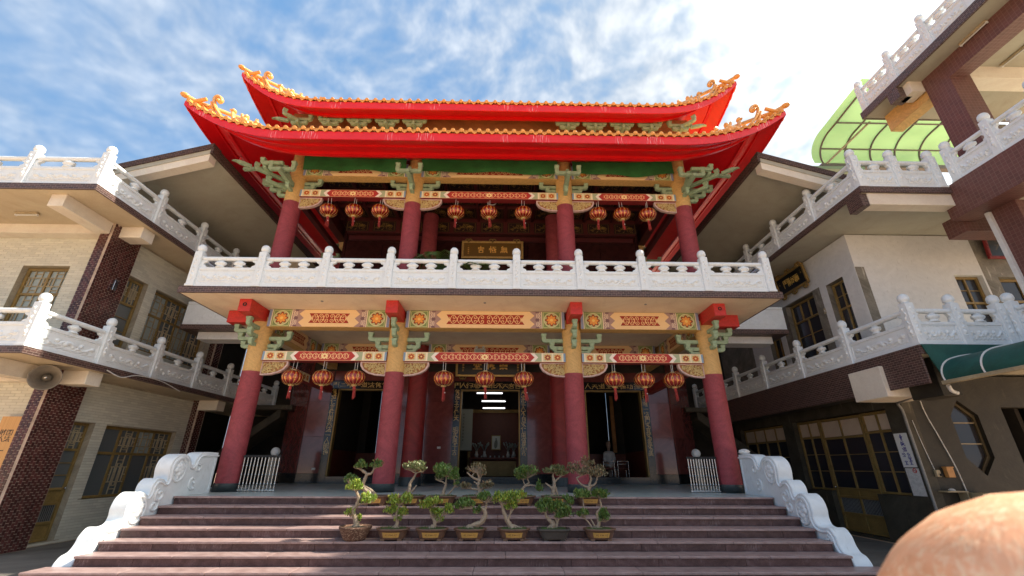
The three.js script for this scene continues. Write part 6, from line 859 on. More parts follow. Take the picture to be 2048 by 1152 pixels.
// ================= potted palms on the balcony =================
{
  const leafM = phy({ map: grainB, color: lin(0.11, 0.2, 0.03), roughness: 0.45, transmission: 0.25, thickness: 0, side: THREE.DoubleSide });
  const palm = (label, x, z, h, n, seed) => {
    const r = rng(seed), t = thing('potted_palm', label, 'palm', [x, 5.42, z]); put('pot', metreUV(lathe([[0, 0], [0.15, 0], [0.19, 0.3], [0.21, 0.32], [0.21, 0.35], [0.17, 0.35], [0, 0.32]], 24)), M.black, t);
    const st = new B(); for (let i = 0; i < n; i++) {
      const a = i / n * 6.28 + r() * 0.5, reach = 0.45 + 0.3 * r(), c = new THREE.CatmullRomCurve3([[0, 0.3, 0], [Math.cos(a) * reach * 0.25, h * 0.8, Math.sin(a) * reach * 0.25], [Math.cos(a) * reach * 0.7, h * (1 + 0.1 * r()), Math.sin(a) * reach * 0.7], [Math.cos(a) * reach * 1.15, h * 0.86, Math.sin(a) * reach * 1.15]].map((p) => new THREE.Vector3(...p))); st.add(new THREE.TubeGeometry(c, 14, 0.009, 5));
      const pos = []; for (let k = 0; k < 22; k++) { const u = 0.35 + 0.65 * k / 22, p = c.getPointAt(u), tg = c.getTangentAt(u), sd = new THREE.Vector3(-tg.z, 0, tg.x).normalize(), ln = 0.24 * Math.sin(PI * (0.15 + 0.8 * (k / 22))); for (const s of [-1, 1]) { const e = p.clone().addScaledVector(sd, s * ln).addScaledVector(tg, ln * 0.6); e.y -= ln * 0.45; const w = tg.clone().multiplyScalar(0.016), m = p.clone().lerp(e, 0.5); m.y += 0.02; pos.push(...p.clone().sub(w).toArray(), ...m.clone().add(w).toArray(), ...e.toArray(), ...p.clone().add(w).toArray(), ...m.clone().sub(w).toArray(), ...e.toArray()); } }
      const g = new THREE.BufferGeometry(); g.setAttribute('position', new THREE.Float32BufferAttribute(pos, 3)); g.computeVertexNormals(); put('frond', metreUV(g), leafM, t);
    } st.mesh('stem', leafM, t);
  };
  palm('potted palm with arching fronds behind the balcony balustrade, left of the name board', -1.3, -9.95, 1.12, 9, 3); palm('low dark potted palm behind the balcony balustrade, under the name board', -0.25, -9.9, 0.72, 8, 9);
}
// ================= steel gates beside the outer columns =================
function gate(x0, x1, label) {
  const t = thing('steel_gate', label, 'gate', [(x0 + x1) / 2, 1.08, -10.5]), w = x1 - x0, f = new B(); f.rbox(-w / 2, w / 2, 0.7, 0.75, -0.02, 0.02, 0.006); f.mesh('top_rail', M.dark, t); new B().rbox(-w / 2, w / 2, 0.02, 0.045, -0.012, 0.012, 0.004).mesh('bottom_rail', M.steel, t);
  const b = new THREE.CylinderGeometry(0.0125, 0.0125, 0.7, 10), tw = mergeGeometries([strip(b), ...[0.1, 0.28, 0.46].map((y) => strip(new THREE.SphereGeometry(0.018, 8, 6).scale(1, 2, 1).translate(0, y - 0.3, 0)))]);
  const n = 11; for (let i = 0; i < n; i++) put('bar', tw, M.steel, t, [-w / 2 + 0.03 + (w - 0.06) * i / (n - 1), 0.36, 0]);
}
gate(-5.36, -4.53, 'stainless steel barred gate beside the left outer column'); gate(4.68, 5.36, 'stainless steel barred gate beside the right outer column');
// stone newel balls further back
for (const s of [-1, 1]) { const t = thing('newel_post', s < 0 ? 'grey stone newel post with a ball behind the left gate' : 'grey stone newel post with a ball behind the right gate', 'post', [s * 6.4, 0, -14]); put('post', metreUV(rb(0.2, 1.88, 0.2, 0.01)), M.grey, t, [0, 0.94, 0]); put('ball', new THREE.SphereGeometry(0.13, 20, 14), M.marble, t, [0, 2.0, 0]); }
// ================= horn loudspeaker under the left wing =================
{
  const t = thing('horn_loudspeaker', 'dark grey horn loudspeaker under the lower balcony of the left wing', 'loudspeaker', [-9.0, 3.28, -9.1]); t.rotation.set(0.12, 0.62, 0, 'YXZ');
  put('horn', lathe([[0.04, -0.16], [0.055, -0.1], [0.09, -0.03], [0.16, 0.06], [0.235, 0.12], [0.255, 0.125], [0.255, 0.11], [0.23, 0.1], [0.15, 0.03], [0.085, -0.06], [0.03, -0.16]], 40).rotateX(PI / 2), M.hornGrey, t); put('driver', new B().add(new THREE.CylinderGeometry(0.085, 0.085, 0.2, 20).rotateX(PI / 2), M4(0, 0, -0.25)).geo(), M.hornGrey, t); put('reflex_cone', lathe([[0, 0.045], [0.03, 0.04], [0.075, -0.01], [0.08, -0.07]], 20).rotateX(PI / 2), M.hornGrey, t); put('centre_cap', new THREE.SphereGeometry(0.034, 14, 10), M.steel, t, [0, 0, 0.055]); new B().rbox(-0.03, 0.03, 0.0, 0.3, -0.27, -0.23, 0.004).rbox(-0.05, 0.09, 0.2, 0.24, -0.3, -0.2, 0.004).mesh('bracket', M.greyPaint, t);
}
// ================= signs =================
{
  const t = thing('wooden_sign', 'upright orange wooden board with black characters beside the brown tiled pier', 'sign', [-9.95, 0.2, -9.7]);
  const tex = ctex(256, 1408, (c, w, h) => { const r = rng(6); c.fillStyle = '#d7a262'; c.fillRect(0, 0, w, h); for (let i = 0; i < 260; i++) { c.fillStyle = r() < 0.5 ? 'rgba(120,70,20,0.07)' : 'rgba(255,225,170,0.08)'; c.fillRect(r() * w, 0, 1 + r() * 4, h); } c.strokeStyle = '#3d2a18'; [['財', 85], ['法', 170]].forEach(([ch, x], i) => {}); glyph(c, '財', 88, 190, 66, 9); glyph(c, '人', 88, 268, 66, 9); glyph(c, '團', 168, 190, 66, 9); glyph(c, '法', 168, 268, 66, 9); [...'一貫道發一道德'].forEach((ch, i) => glyph(c, ch, w / 2, 400 + i * 135, 104, 13)); });
  put('board', new THREE.BoxGeometry(0.43, 2.36, 0.045), std({ map: tex, roughness: 0.45 }), t, [0, 1.18, 0]);
}
{
  const t = thing('toilet_sign', 'white upright sign with blue characters and a blue figure on the right wing', 'sign', [9.575, 1.62, -10.2], -PI / 2);
  const tex = ctex(256, 540, (c, w, h) => { c.fillStyle = '#dfe2e0'; c.fillRect(0, 0, w, h); c.fillStyle = c.strokeStyle = '#2b2f8c'; c.beginPath(); c.arc(w / 2, 34, 15, 0, 7); c.fill(); c.fillRect(w / 2 - 32, 50, 64, 16); c.fillRect(w / 2 - 17, 50, 34, 40); c.fillRect(w / 2 - 16, 86, 13, 34); c.fillRect(w / 2 + 3, 86, 13, 34); glyph(c, '乾', w / 2, 170, 72, 11); glyph(c, '道', w / 2, 258, 76, 11); [...'浴室'].forEach((ch, i) => glyph(c, ch, 84, 345 + i * 125, 60, 9)); [...'化妝室'].forEach((ch, i) => glyph(c, ch, 176, 345 + i * 63, 56, 9)); });
  put('board', new THREE.BoxGeometry(0.34, 0.72, 0.012), std({ map: tex, roughness: 0.4 }), t, [0, 0.36, 0]);
  tag(put('pale_board', metreUV(rb(0.006, 0.56, 0.34, 0.002)), M.whitePaint, null, [9.588, 1.32, -10.2]), 'pale grey board below the white toilet sign on the right wing', 'board');
  const n = thing('no_smoking_sign', 'small round red no smoking sign under the white toilet sign', 'sign', [9.578, 1.55, -10.13], -PI / 2); put('ring', new THREE.TorusGeometry(0.042, 0.009, 6, 24), M.redBlock, n); put('disc', new THREE.CylinderGeometry(0.042, 0.042, 0.004, 24).rotateX(PI / 2), M.whitePaint, n); put('bar', new THREE.BoxGeometry(0.075, 0.012, 0.008), M.redBlock, n, null, [0, 0, -0.7]); put('cigarette', new THREE.BoxGeometry(0.05, 0.01, 0.007), M.dark, n);
}
// ================= lamps =================
function fitting(label, pos, turn, l, group) { const t = thing('ceiling_lamp', label, 'lamp', pos, turn, group); put('housing', rb(l, 0.05, 0.09, 0.01), M.mustardPale, t, [0, -0.025, 0]); put('tube', new THREE.CylinderGeometry(0.016, 0.016, l * 0.94, 10).rotateZ(PI / 2), M.whitePaint, t, [0, -0.066, 0]); for (const s of [-1, 1]) put('socket', rb(0.03, 0.05, 0.05, 0.006), M.whitePaint, t, [s * l * 0.48, -0.065, 0]); }
fitting('unlit fluorescent lamp under the upper balcony of the left wing', [-10.93, 7.17, -8.98], 0, 0.52); fitting('unlit fluorescent lamp under the top slab at the right, nearest the edge balustrade', [11.15, 10.84, -6.62], PI / 2, 0.6); fitting('unlit fluorescent lamp under the top slab at the right, behind the red beam', [12.72, 10.84, -7.15], PI / 2, 0.6);
{ const t = thing('wall_lamp', 'small silver box lamp on the side of the brown tiled pier', 'lamp', [-9.18, 5.7, -9.94]); put('box', rb(0.06, 0.26, 0.1, 0.012), M.steel, t, [0.02, 0, 0]); put('lid', rb(0.075, 0.02, 0.12, 0.006), M.steel, t, [0.02, 0.14, 0]); }
{ const t = thing('emergency_light', 'white box emergency light below the porch ceiling in the middle bay', 'lamp', [-0.3, 5.03, -13.48]); put('housing', rb(0.36, 0.15, 0.06, 0.012), M.whitePaint, t, [0, 0, 0]); put('lens', rb(0.3, 0.1, 0.02, 0.008), M.frosted, t, [0, -0.005, 0.032]); for (const s of [-1, 1]) put('spot', new THREE.CylinderGeometry(0.035, 0.045, 0.06, 14).rotateX(PI / 2 + 0.4), M.whitePaint, t, [s * 0.11, 0.11, 0.02]); }
for (const [x, l] of [[0.03, 'round ring lamp hanging over the balcony behind the middle lanterns'], [3.0, 'round ring lamp hanging over the balcony in the right bay']]) { const t = thing('ring_lamp', l, 'lamp', [x, 9.46, -11.7]); put('ring', new THREE.TorusGeometry(0.14, 0.016, 8, 36).rotateX(PI / 2), M.whitePaint, t); put('stem', new THREE.CylinderGeometry(0.014, 0.014, 0.26, 8), M.greyPaint, t, [0, 0.13, 0]); put('holder', new THREE.BoxGeometry(0.28, 0.02, 0.03), M.whitePaint, t, [0, 0.02, 0]); }
const glow = std({ color: 0x111111, emissive: lin(0.95, 0.98, 1), emissiveIntensity: 1.6 });
[[-0.06, 4.2, -16.7, 'nearest of three lit fluorescent tubes inside the middle doorway'], [0.06, 4.12, -18.3, 'second of three lit fluorescent tubes inside the middle doorway'], [0.05, 4.0, -19.6, 'farthest of three lit fluorescent tubes inside the middle doorway']].forEach(([x, y, z, l]) => {
  const t = thing('fluorescent_tube', l, 'lamp', [x, y, z], 0, 'lit tubes in the hall'); put('tube', new THREE.CylinderGeometry(0.022, 0.022, 0.98, 10).rotateZ(PI / 2), glow, t); put('housing', rb(1.0, 0.05, 0.07, 0.01), M.greyPaint, t, [0, 0.055, 0]); for (const s of [-1, 1]) put('hanger', new THREE.CylinderGeometry(0.005, 0.005, 1.1, 6), M.greyPaint, t, [s * 0.3, 0.63, 0]);
  const p = new THREE.PointLight(lin(0.95, 0.98, 1), 0.03, 0, 2); p.position.set(0, -0.06, 0); p.castShadow = true; p.shadow.radius = 6; t.add(p);
});
// ================= inside the hall =================
{
  const t = thing('altar_table', 'dark altar table with gold panels and vases inside the middle doorway', 'altar', [0.1, 1.08, -20.4]), b = new B(); b.rbox(-1.1, 1.1, 0.82, 0.9, -0.4, 0.4, 0.01); for (const x of [-1.02, 1.02]) for (const z of [-0.33, 0.33]) b.rbox(x - 0.05, x + 0.05, 0, 0.82, z - 0.05, z + 0.05, 0.01); b.mesh('table', M.roomWood, t); put('front_panel', rb(1.9, 0.6, 0.03, 0.01), M.goldDark, t, [0, 0.45, 0.36]);
  for (const x of [-0.8, -0.45, 0.6, 0.85]) { const v = put('vase', lathe([[0, 0], [0.06, 0], [0.09, 0.1], [0.05, 0.2], [0.065, 0.25], [0, 0.24]], 16), M.whitePaint, t, [x, 0.9, 0.1]); const r = rng(x * 50 + 99), f = new B(); for (let i = 0; i < 14; i++) { const a = r() * 6.3, l = 0.18 + 0.2 * r(); f.bar([0, 0.22, 0], [Math.cos(a) * l * 0.6, 0.25 + l, Math.sin(a) * l * 0.5], 0.006, 4); f.add(new THREE.SphereGeometry(0.035, 8, 6), M4(Math.cos(a) * l * 0.6, 0.25 + l, Math.sin(a) * l * 0.5)); } f.mesh('flowers', M.frosted, v); }
  const c = new B(); for (let i = 0; i < 9; i++) c.cyl(0.035, 0.03, 0.07, -0.75 + i * 0.19, 0.9, 0.3, 10); c.mesh('offering_cups', M.whitePaint, t);
  const pf = thing('framed_picture', 'framed picture of a standing figure above the altar in the hall', 'picture', [0.15, 2.62, -20.75]); put('picture', new THREE.BoxGeometry(0.36, 0.56, 0.02), std({ roughness: 0.4, map: ctex(128, 200, (x, w, h) => { x.fillStyle = '#c9cfc4'; x.fillRect(0, 0, w, h); x.fillStyle = '#6f7468'; x.beginPath(); x.ellipse(w * 0.48, h * 0.62, w * 0.22, h * 0.34, 0.1, 0, 7); x.fill(); x.beginPath(); x.arc(w * 0.5, h * 0.22, w * 0.1, 0, 7); x.fill(); }) }), pf); new B().rbox(-0.21, 0.21, 0.28, 0.32, -0.02, 0.03, 0.006).rbox(-0.21, 0.21, -0.32, -0.28, -0.02, 0.03, 0.006).rbox(-0.22, -0.18, -0.28, 0.28, -0.02, 0.03, 0.006).rbox(0.18, 0.22, -0.28, 0.28, -0.02, 0.03, 0.006).mesh('frame', M.goldDark, pf);
  const al = thing('altar_screen', 'tall dark carved screen behind the altar in the hall', 'screen', [0.1, 1.08, -21.3]); put('panel', rb(2.6, 3.0, 0.08, 0.01), M.roomWood, al, [0, 1.5, 0]); const g = new B(); for (const s of [-1, 1]) g.rbox(s * 1.2 - 0.06, s * 1.2 + 0.06, 0, 3, 0.04, 0.1, 0.01); g.rbox(-1.3, 1.3, 2.9, 3.05, 0.04, 0.12, 0.01); g.mesh('gilt_trim', M.goldDark, al);
  const sc = thing('hanging_scroll', 'long pale grey scroll hanging at the left inside the middle doorway', 'scroll', [-0.98, 2.16, -17.5]); put('paper', new THREE.BoxGeometry(0.5, 1.56, 0.012), std({ roughness: 0.8, color: lin(0.3, 0.33, 0.29) }), sc, [0, 0.78, 0]); for (const y of [0, 1.56]) put('roller', new THREE.CylinderGeometry(0.022, 0.022, 0.56, 12).rotateZ(PI / 2), M.dark, sc, [0, y, 0.004]); put('column_of_writing', new THREE.BoxGeometry(0.07, 1.2, 0.004), std({ roughness: 0.8, map: ctex(32, 512, (c, w, h) => { c.fillStyle = '#8f948c'; c.fillRect(0, 0, w, h); c.strokeStyle = '#4a4d48'; [...'天道人文明德善美真一'].forEach((ch, i) => glyph(c, ch, w / 2, 26 + i * 51, 24, 3)); }) }), sc, [-0.1, 0.8, 0.009]);
  for (const [x, l] of [[4.95, 'steel framed chair inside the right doorway, the nearer to its right jamb'], [4.42, 'steel framed chair inside the right doorway, the farther from its right jamb']]) { const c = thing('steel_chair', l, 'chair', [x, 1.09, -17.4]), b = new B(); for (const s of [-0.2, 0.2]) { b.bar([s, 0, 0.2], [s, 0.72, 0.2], 0.012); b.bar([s, 0, -0.2], [s, 0.44, -0.2], 0.012); b.bar([s, 0.44, -0.2], [s, 0.44, 0.2], 0.012); b.bar([s, 0.12, -0.2], [s, 0.12, 0.2], 0.01); } b.bar([-0.2, 0.72, 0.2], [0.2, 0.72, 0.2], 0.012); b.bar([-0.2, 0.62, 0.2], [0.2, 0.62, 0.2], 0.01); b.bar([-0.2, 0.12, 0.2], [0.2, 0.12, 0.2], 0.01); b.mesh('frame', M.steel, c); put('seat', rb(0.42, 0.05, 0.42, 0.02), M.roomWood, c, [0, 0.46, 0]); }
}
// ---------- bodies meshed from a field of tapered bones ----------
function flesh(bones, cell, k = 0.03) {   // bones: [x0, y0, z0, r0, x1, y1, z1, r1]
  const lo = [1e9, 1e9, 1e9], hi = [-1e9, -1e9, -1e9]; for (const b of bones) for (let i = 0; i < 3; i++) { lo[i] = Math.min(lo[i], b[i] - b[3], b[4 + i] - b[7]); hi[i] = Math.max(hi[i], b[i] + b[3], b[4 + i] + b[7]); }
  const c = lo.map((v, i) => (v + hi[i]) / 2), half = Math.max(...hi.map((v, i) => v - lo[i])) / 2 * 1.12, N = Math.min(120, Math.ceil(2 * half / cell)), mc = new MarchingCubes(N, new THREE.MeshBasicMaterial(), false, false, 400000); mc.isolation = 0;
  for (let z = 0; z < N; z++) for (let y = 0; y < N; y++) for (let x = 0; x < N; x++) { const p = [x, y, z].map((v, i) => c[i] + (v - N / 2) / (N / 2) * half); let d = 1e9; for (const b of bones) { const ax = b[4] - b[0], ay = b[5] - b[1], az = b[6] - b[2], px = p[0] - b[0], py = p[1] - b[1], pz = p[2] - b[2], t = clamp((px * ax + py * ay + pz * az) / (ax * ax + ay * ay + az * az + 1e-12)), q = Math.hypot(px - ax * t, py - ay * t, pz - az * t) - lerp(b[3], b[7], t), h = clamp(0.5 + 0.5 * (d - q) / k); d = lerp(d, q, h) - k * h * (1 - h); } mc.field[x + y * N + z * N * N] = -d; }
  mc.update(); const n = mc.count, g = new THREE.BufferGeometry(); g.setAttribute('position', new THREE.BufferAttribute(mc.positionArray.slice(0, n * 3), 3)); g.setAttribute('normal', new THREE.BufferAttribute(mc.normalArray.slice(0, n * 3), 3)); g.scale(half, half, half); g.translate(...c); return metreUV(g);
}
{ // someone in a white shirt seated inside the right doorway, facing the court
  const t = thing('person', 'person in a white shirt sitting in the dark room behind the right doorway', 'person', [4.68, 1.08, -18.2]), skin = std({ color: lin(0.4, 0.26, 0.19), roughness: 0.6 });
  put('body', flesh([[0, 1.33, 0, 0.09, 0, 1.42, 0.01, 0.085], [0, 1.25, 0.03, 0.075, 0, 1.29, 0.04, 0.07], [0, 1.05, 0, 0.055, 0, 1.22, 0.005, 0.05], [-0.16, 0.98, 0, 0.06, -0.2, 0.72, 0.05, 0.05], [0.16, 0.98, 0, 0.06, 0.2, 0.72, 0.05, 0.05], [-0.2, 0.72, 0.05, 0.045, -0.1, 0.66, 0.28, 0.035], [0.2, 0.72, 0.05, 0.045, 0.1, 0.66, 0.28, 0.035], [-0.1, 0.98, 0, 0.11, 0.1, 0.98, 0, 0.11], [0, 0.95, 0, 0.14, 0, 0.5, 0, 0.14], [-0.09, 0.48, 0.02, 0.09, -0.1, 0.46, 0.4, 0.065], [0.09, 0.48, 0.02, 0.09, 0.1, 0.46, 0.4, 0.065], [-0.1, 0.44, 0.4, 0.06, -0.1, 0.06, 0.42, 0.045], [0.1, 0.44, 0.4, 0.06, 0.1, 0.06, 0.42, 0.045], [-0.1, 0.05, 0.4, 0.04, -0.1, 0.04, 0.56, 0.035], [0.1, 0.05, 0.4, 0.04, 0.1, 0.04, 0.56, 0.035]], 0.016, 0.03), skin, t);
  put('shirt', flesh([[-0.1, 0.99, 0, 0.12, 0.1, 0.99, 0, 0.12], [0, 0.96, 0, 0.152, 0, 0.5, 0, 0.155], [-0.15, 0.99, 0, 0.075, -0.19, 0.8, 0.03, 0.068], [0.15, 0.99, 0, 0.075, 0.19, 0.8, 0.03, 0.068]], 0.016, 0.03), M.whitePaint, t);
  put('hair', flesh([[0, 1.42, -0.02, 0.09, 0, 1.44, 0.0, 0.085], [0, 1.36, -0.06, 0.06, 0, 1.3, -0.06, 0.05]], 0.012, 0.02), M.dark, t); const f = new B(); for (const s of [-1, 1]) f.add(new THREE.SphereGeometry(0.011, 8, 6), M4(s * 0.033, 1.37, 0.092)); f.mesh('eyes', M.dark, t);
  put('stool', lathe([[0, 0], [0.16, 0], [0.05, 0.04], [0.05, 0.3], [0.18, 0.34], [0.18, 0.4], [0, 0.4]], 20), M.roomWood, t);
}
// ================= green arched canopy on the roof terrace =================
{
  const t = thing('green_canopy', 'curved translucent green canopy on a steel frame above the right wing', 'canopy', [14, 7.58, -11]), pm = phy({ color: lin(0.42, 0.62, 0.24), roughness: 0.4, transmission: 0.55, thickness: 0, side: THREE.DoubleSide }), fm = std({ map: grainA, color: lin(0.2, 0.17, 0.15), roughness: 0.5 });
  const prof = [[-12.1, 11.55], [-12.13, 11.85], [-12.02, 12.15], [-11.7, 12.38], [-11.1, 12.47], [-10.3, 12.58], [-9.5, 12.66]], cur = new THREE.CatmullRomCurve3(prof.map(([z, y]) => new THREE.Vector3(0, y - 7.58, z + 11)));
  const xs = [11.72, 12.62, 13.52, 14.42, 15.32, 16.22, 17.1], P = cur.getPoints(36);
  for (let i = 0; i + 1 < xs.length; i++) { const x0 = xs[i] - 14 + (i ? 0 : -0.3), x1 = xs[i + 1] - 14, pos = []; for (let k = 0; k + 1 < P.length; k++) { const a = P[k], b = P[k + 1]; pos.push(x0, a.y + 0.03, a.z - 0.02, x1, a.y + 0.03, a.z - 0.02, x1, b.y + 0.03, b.z - 0.02, x0, a.y + 0.03, a.z - 0.02, x1, b.y + 0.03, b.z - 0.02, x0, b.y + 0.03, b.z - 0.02); } const g = new THREE.BufferGeometry(); g.setAttribute('position', new THREE.Float32BufferAttribute(pos, 3)); g.computeVertexNormals(); put('panel', metreUV(g), pm, t); }
  for (const x of xs) put('rib', new THREE.TubeGeometry(new THREE.CatmullRomCurve3(P.map((p) => new THREE.Vector3(x - 14, p.y, p.z))), 40, 0.032, 6), fm, t);
  for (const k of [0, 12, 24, 36]) put('purlin', new THREE.CylinderGeometry(0.03, 0.03, 5.4, 8).rotateZ(PI / 2), fm, t, [0.41, P[k].y - 0.01, P[k].z]);
  new B().bar([-2.25, 3.9, -1.1], [-1.1, 4.95, -0.1], 0.035).bar([-1.25, 0, -1.15], [-1.25, 3.95, -1.1], 0.06).bar([2.8, 0, -1.15], [2.8, 3.95, -1.1], 0.06).mesh('post', M.mustardPale, t); put('gutter', metreUV(rb(5.6, 0.16, 0.22, 0.01)), fm, t, [0.4, 3.86, -1.15]); new B().rbox(-3.3, -1.0, 3.62, 3.74, -1.35, -0.95, 0.01).mesh('flat_roof_edge', std({ color: lin(0.22, 0.3, 0.2), roughness: 0.4 }), t);
}
// ================= dark green awning =================
{
  const t = thing('green_awning', 'dark green fabric awning with white ribs below the right wing balcony', 'awning', [9.7, 2.9, -6.2]), am = std({ map: grainB, color: lin(0.02, 0.13, 0.115), roughness: 0.6, side: THREE.DoubleSide }), prof = [[8.82, 3.12], [8.8, 3.22], [8.84, 3.36], [8.98, 3.5], [9.3, 3.6], [9.9, 3.66], [10.62, 3.7]], cur = new THREE.CatmullRomCurve3(prof.map(([x, y]) => new THREE.Vector3(x - 9.7, y - 2.9, 0))), P = cur.getPoints(24);
  const pos = []; for (let k = 0; k + 1 < P.length; k++) { const a = P[k], b = P[k + 1], z0 = -1.82, z1 = 3.4; pos.push(a.x, a.y, z0, a.x, a.y, z1, b.x, b.y, z1, a.x, a.y, z0, b.x, b.y, z1, b.x, b.y, z0); } const g = new THREE.BufferGeometry(); g.setAttribute('position', new THREE.Float32BufferAttribute(pos, 3)); g.computeVertexNormals(); put('fabric', metreUV(g), am, t);
  for (const z of [-1.78, -1.05, -0.1, 0.9, 2]) put('rib', new THREE.TubeGeometry(new THREE.CatmullRomCurve3(P.map((p) => new THREE.Vector3(p.x - 0.012, p.y + 0.006, z))), 30, 0.016, 6), M.whitePaint, t); put('front_bar', metreUV(rb(0.07, 0.07, 5.3, 0.012)), M.mustardPale, t, [-0.88, 0.2, 0.8]);
  put('end_flap', metreUV(extr([[-1.08, 0.94], [0.9, 0.94], [0.9, 0.5], [-0.86, 0.24]], 0.02, 0)), am, t, [0, 0, -1.8]);
}
// ================= pipes, boxes and small things on the right wing =================
{
  const pm = M.greyPaint, tb = (n, label, pts, r, mat = pm, cat = 'pipe') => { const b = new B(), o = pts[0]; b.tube(pts.map((p) => p.map((v, i) => v - o[i])), r, 7, pts.length * 8); const m = b.mesh(n, mat); m.position.set(...o); tag(m, label, cat); };
  tb('grey_conduit', 'grey conduit bending down from the lower balcony onto the right wing wall', [[9.1, 3.0, -9.0], [9.3, 2.98, -9.5], [9.45, 2.95, -9.86], [9.54, 2.85, -9.9], [9.55, 2.4, -9.9], [9.56, 1.2, -9.9], [9.56, 0.3, -9.9]], 0.03);
  tb('grey_conduit', 'short grey conduit beside the cream beam end under the right wing balcony', [[9.56, 3.6, -9.5], [9.6, 3.2, -9.6], [9.5, 3.03, -9.8], [9.2, 3.0, -9.85], [8.9, 3.0, -9.9]], 0.026);
  tb('white_cable', 'thin white cable running down the dark wall of the right wing', [[10.12, 3.55, -9.92], [10.05, 2.9, -9.91], [10.2, 2.2, -9.915], [10.32, 1.6, -9.91], [10.38, 1.0, -9.92]], 0.011, M.whitePaint, 'cable');
  tb('white_cable', 'thin white cable from the ceiling to the socket box on the dark wall', [[9.72, 2.6, -9.925], [9.76, 2.1, -9.92], [9.84, 1.55, -9.92]], 0.007, M.whitePaint, 'cable');
  tb('white_pipe', 'white drain pipe elbow at the end of the green awning', [[8.9, 3.05, -8.05], [8.98, 2.96, -8.1], [9.1, 2.92, -8.12]], 0.035, M.whitePaint);
  tb('white_hose', 'thin white hose hanging from the left lower balcony beside the outer column', [[-8.46, 3.58, -9.8], [-8.44, 3.5, -10.2], [-8.45, 3.62, -10.6], [-8.46, 3.64, -11.4], [-8.47, 3.5, -12.2]], 0.012, M.whitePaint, 'hose');
  const bx = (name, label, cat, pos, w, h, d, mat, extra) => { const t = thing(name, label, cat, pos); put('case', rb(w, h, d, 0.01), mat, t, [0, 0, d / 2]); extra?.(t); };
  bx('socket_box', 'cream socket box on the dark wall of the right wing', 'box', [9.86, 1.5, -9.935], 0.1, 0.14, 0.06, M.mustardPale, (t) => put('plug', rb(0.04, 0.05, 0.05, 0.01), M.dark, t, [0.03, -0.03, 0.07]));
  bx('wood_box', 'small orange wooden box fixed to the dark wall above the shelf', 'box', [10.1, 1.52, -9.935], 0.15, 0.2, 0.1, M.wood, (t) => put('lid', rb(0.17, 0.02, 0.12, 0.004), M.wood, t, [0, 0.105, 0.055]));
  { const t = thing('wall_shelf', 'narrow pale shelf on the dark wall of the right wing', 'shelf', [9.98, 1.15, -9.93]); put('board', rb(0.44, 0.025, 0.22, 0.004), M.mustardPale, t, [0, 0, 0.11]); put('side', rb(0.025, 1.1, 0.2, 0.004), M.mustardPale, t, [0.21, -0.56, 0.1]); }
  { const g = new THREE.SphereGeometry(0.06, 14, 8), p = g.attributes.position; for (let i = 0; i < p.count; i++) p.setXYZ(i, p.getX(i) * (1 + 0.3 * n3(p.getX(i) * 30, p.getY(i) * 30, 2)), Math.max(-0.012, p.getY(i) * 0.6), p.getZ(i)); g.computeVertexNormals(); tag(put('rag', g, M.whitePaint, null, [9.97, 1.176, -9.83]), 'white rag lying on the pale wall shelf', 'rag'); }
  { const t = thing('gas_heater', 'old cream cabinet with a row of knobs beside the wall shelf', 'cabinet', [10.46, 0.05, -9.7]); put('case', rb(0.4, 1.08, 0.4, 0.012), M.mustardPale, t, [0, 0.54, 0]); put('panel', rb(0.32, 0.3, 0.02, 0.006), M.mustard, t, [0, 0.78, 0.2]); for (let i = 0; i < 4; i++) put('knob', new THREE.CylinderGeometry(0.025, 0.03, 0.04, 12).rotateX(PI / 2), i === 2 ? M.steel : M.dark, t, [-0.1 + i * 0.068, 0.76, 0.225]); put('slot', rb(0.22, 0.02, 0.01, 0.003), M.dark, t, [0, 0.98, 0.2]); }
  for (const [x, y, z, l] of [[9.59, 5.72, -11.33, 'small cream switch on the grey wall right of the balcony door'], [9.59, 5.6, -13.15, 'small cream switch on the grey wall left of the balcony door']]) { const t = thing('wall_switch', l, 'switch', [x, y, z]); put('plate', rb(0.015, 0.16, 0.09, 0.004), M.mustardPale, t); put('rocker', rb(0.012, 0.06, 0.03, 0.004), M.whitePaint, t, [-0.008, 0, 0]); }
}
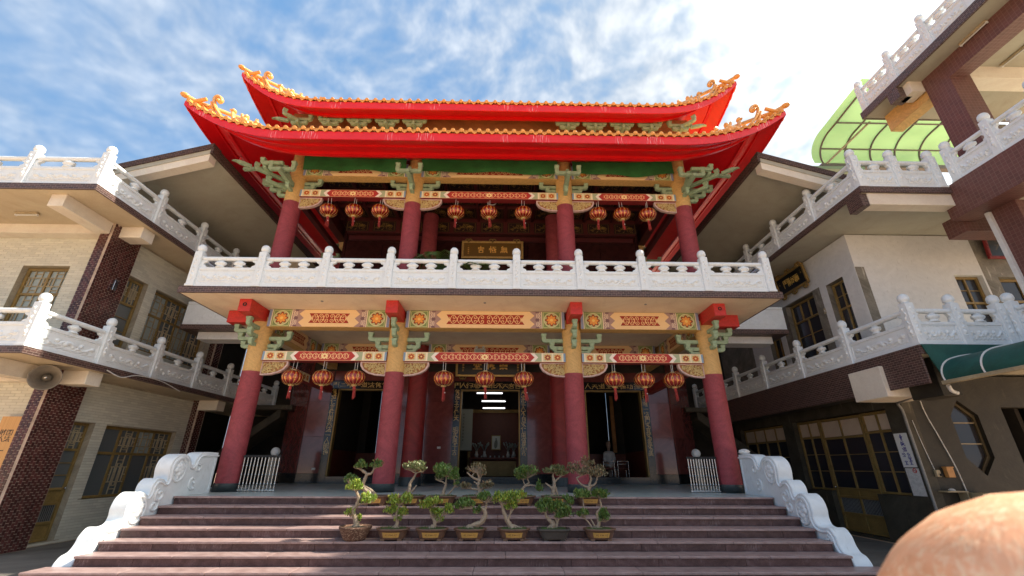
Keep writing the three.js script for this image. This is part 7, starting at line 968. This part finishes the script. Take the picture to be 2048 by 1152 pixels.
// ================= fingertip in front of the lens =================
{
  const t = thing('hand', 'fingertip of a pinkish hand close to the lens in the lower right corner', 'hand', [0.5146, 1.5868, -0.029]);
  const skin = phy({ roughness: 0.5, bumpMap: dtex(256, (u, v) => 0.5 + 0.3 * tn(u, v, 26, 4, 5), false, 60), bumpScale: 0.00007, map: dtex(512, (u, v) => { const s = 0.7 * sstep(-0.1, 0.5, tn(u, v, 22, 5, 4)), l = sstep(0.75, 0.97, 1 - Math.abs(tn(u, v, 9, 15, 3)) * 3), d = 0.06 * tn(u, v, 5, 9, 3); return [0.93 + 0.03 * s + d, 0.67 + 0.13 * s + 0.05 * l + d, 0.5 + 0.15 * s + 0.05 * l + d]; }, true, 55), sheen: 0.2 });
  const r = 0.012, f = (a, b, r0, r1) => [...a, r0, ...b, r1];
  const bones = [f([0, 0, 0], [0.012, -0.011, 0.006], r, r * 1.02), f([0.012, -0.011, 0.006], [0.036, -0.024, 0.02], r * 1.0, r * 1.08), f([0.036, -0.024, 0.02], [0.07, -0.05, 0.04], r * 1.08, r * 1.2), f([0.07, -0.05, 0.04], [0.105, -0.09, 0.05], 0.019, 0.024), f([0.09, -0.05, 0.062], [0.12, -0.1, 0.066], 0.018, 0.024)];
  for (let i = 0; i < 3; i++) { const z = 0.062 + i * 0.02; bones.push(f([0.08, -0.052, z], [0.045, -0.05, z], 0.01, 0.0095), f([0.045, -0.05, z], [0.04, -0.075, z], 0.0092, 0.0085), f([0.04, -0.075, z], [0.058, -0.085, z], 0.0085, 0.0078)); }
  bones.push(f([0.1, -0.1, 0.04], [0.07, -0.11, 0.025], 0.015, 0.012), f([0.07, -0.11, 0.025], [0.045, -0.1, 0.02], 0.012, 0.01), f([0.12, -0.1, 0.06], [0.2, -0.2, 0.09], 0.028, 0.03));
  put('skin', flesh(bones, 0.0021, 0.004), skin, t);
  put('nail', new THREE.SphereGeometry(0.0075, 16, 10).scale(0.8, 0.16, 1), phy({ color: lin(0.75, 0.42, 0.38), roughness: 0.25 }), t, [0.008, 0.0035, 0.0115], [0.6, 0.4, -0.7]);
}

renderer.render(scene, camera);
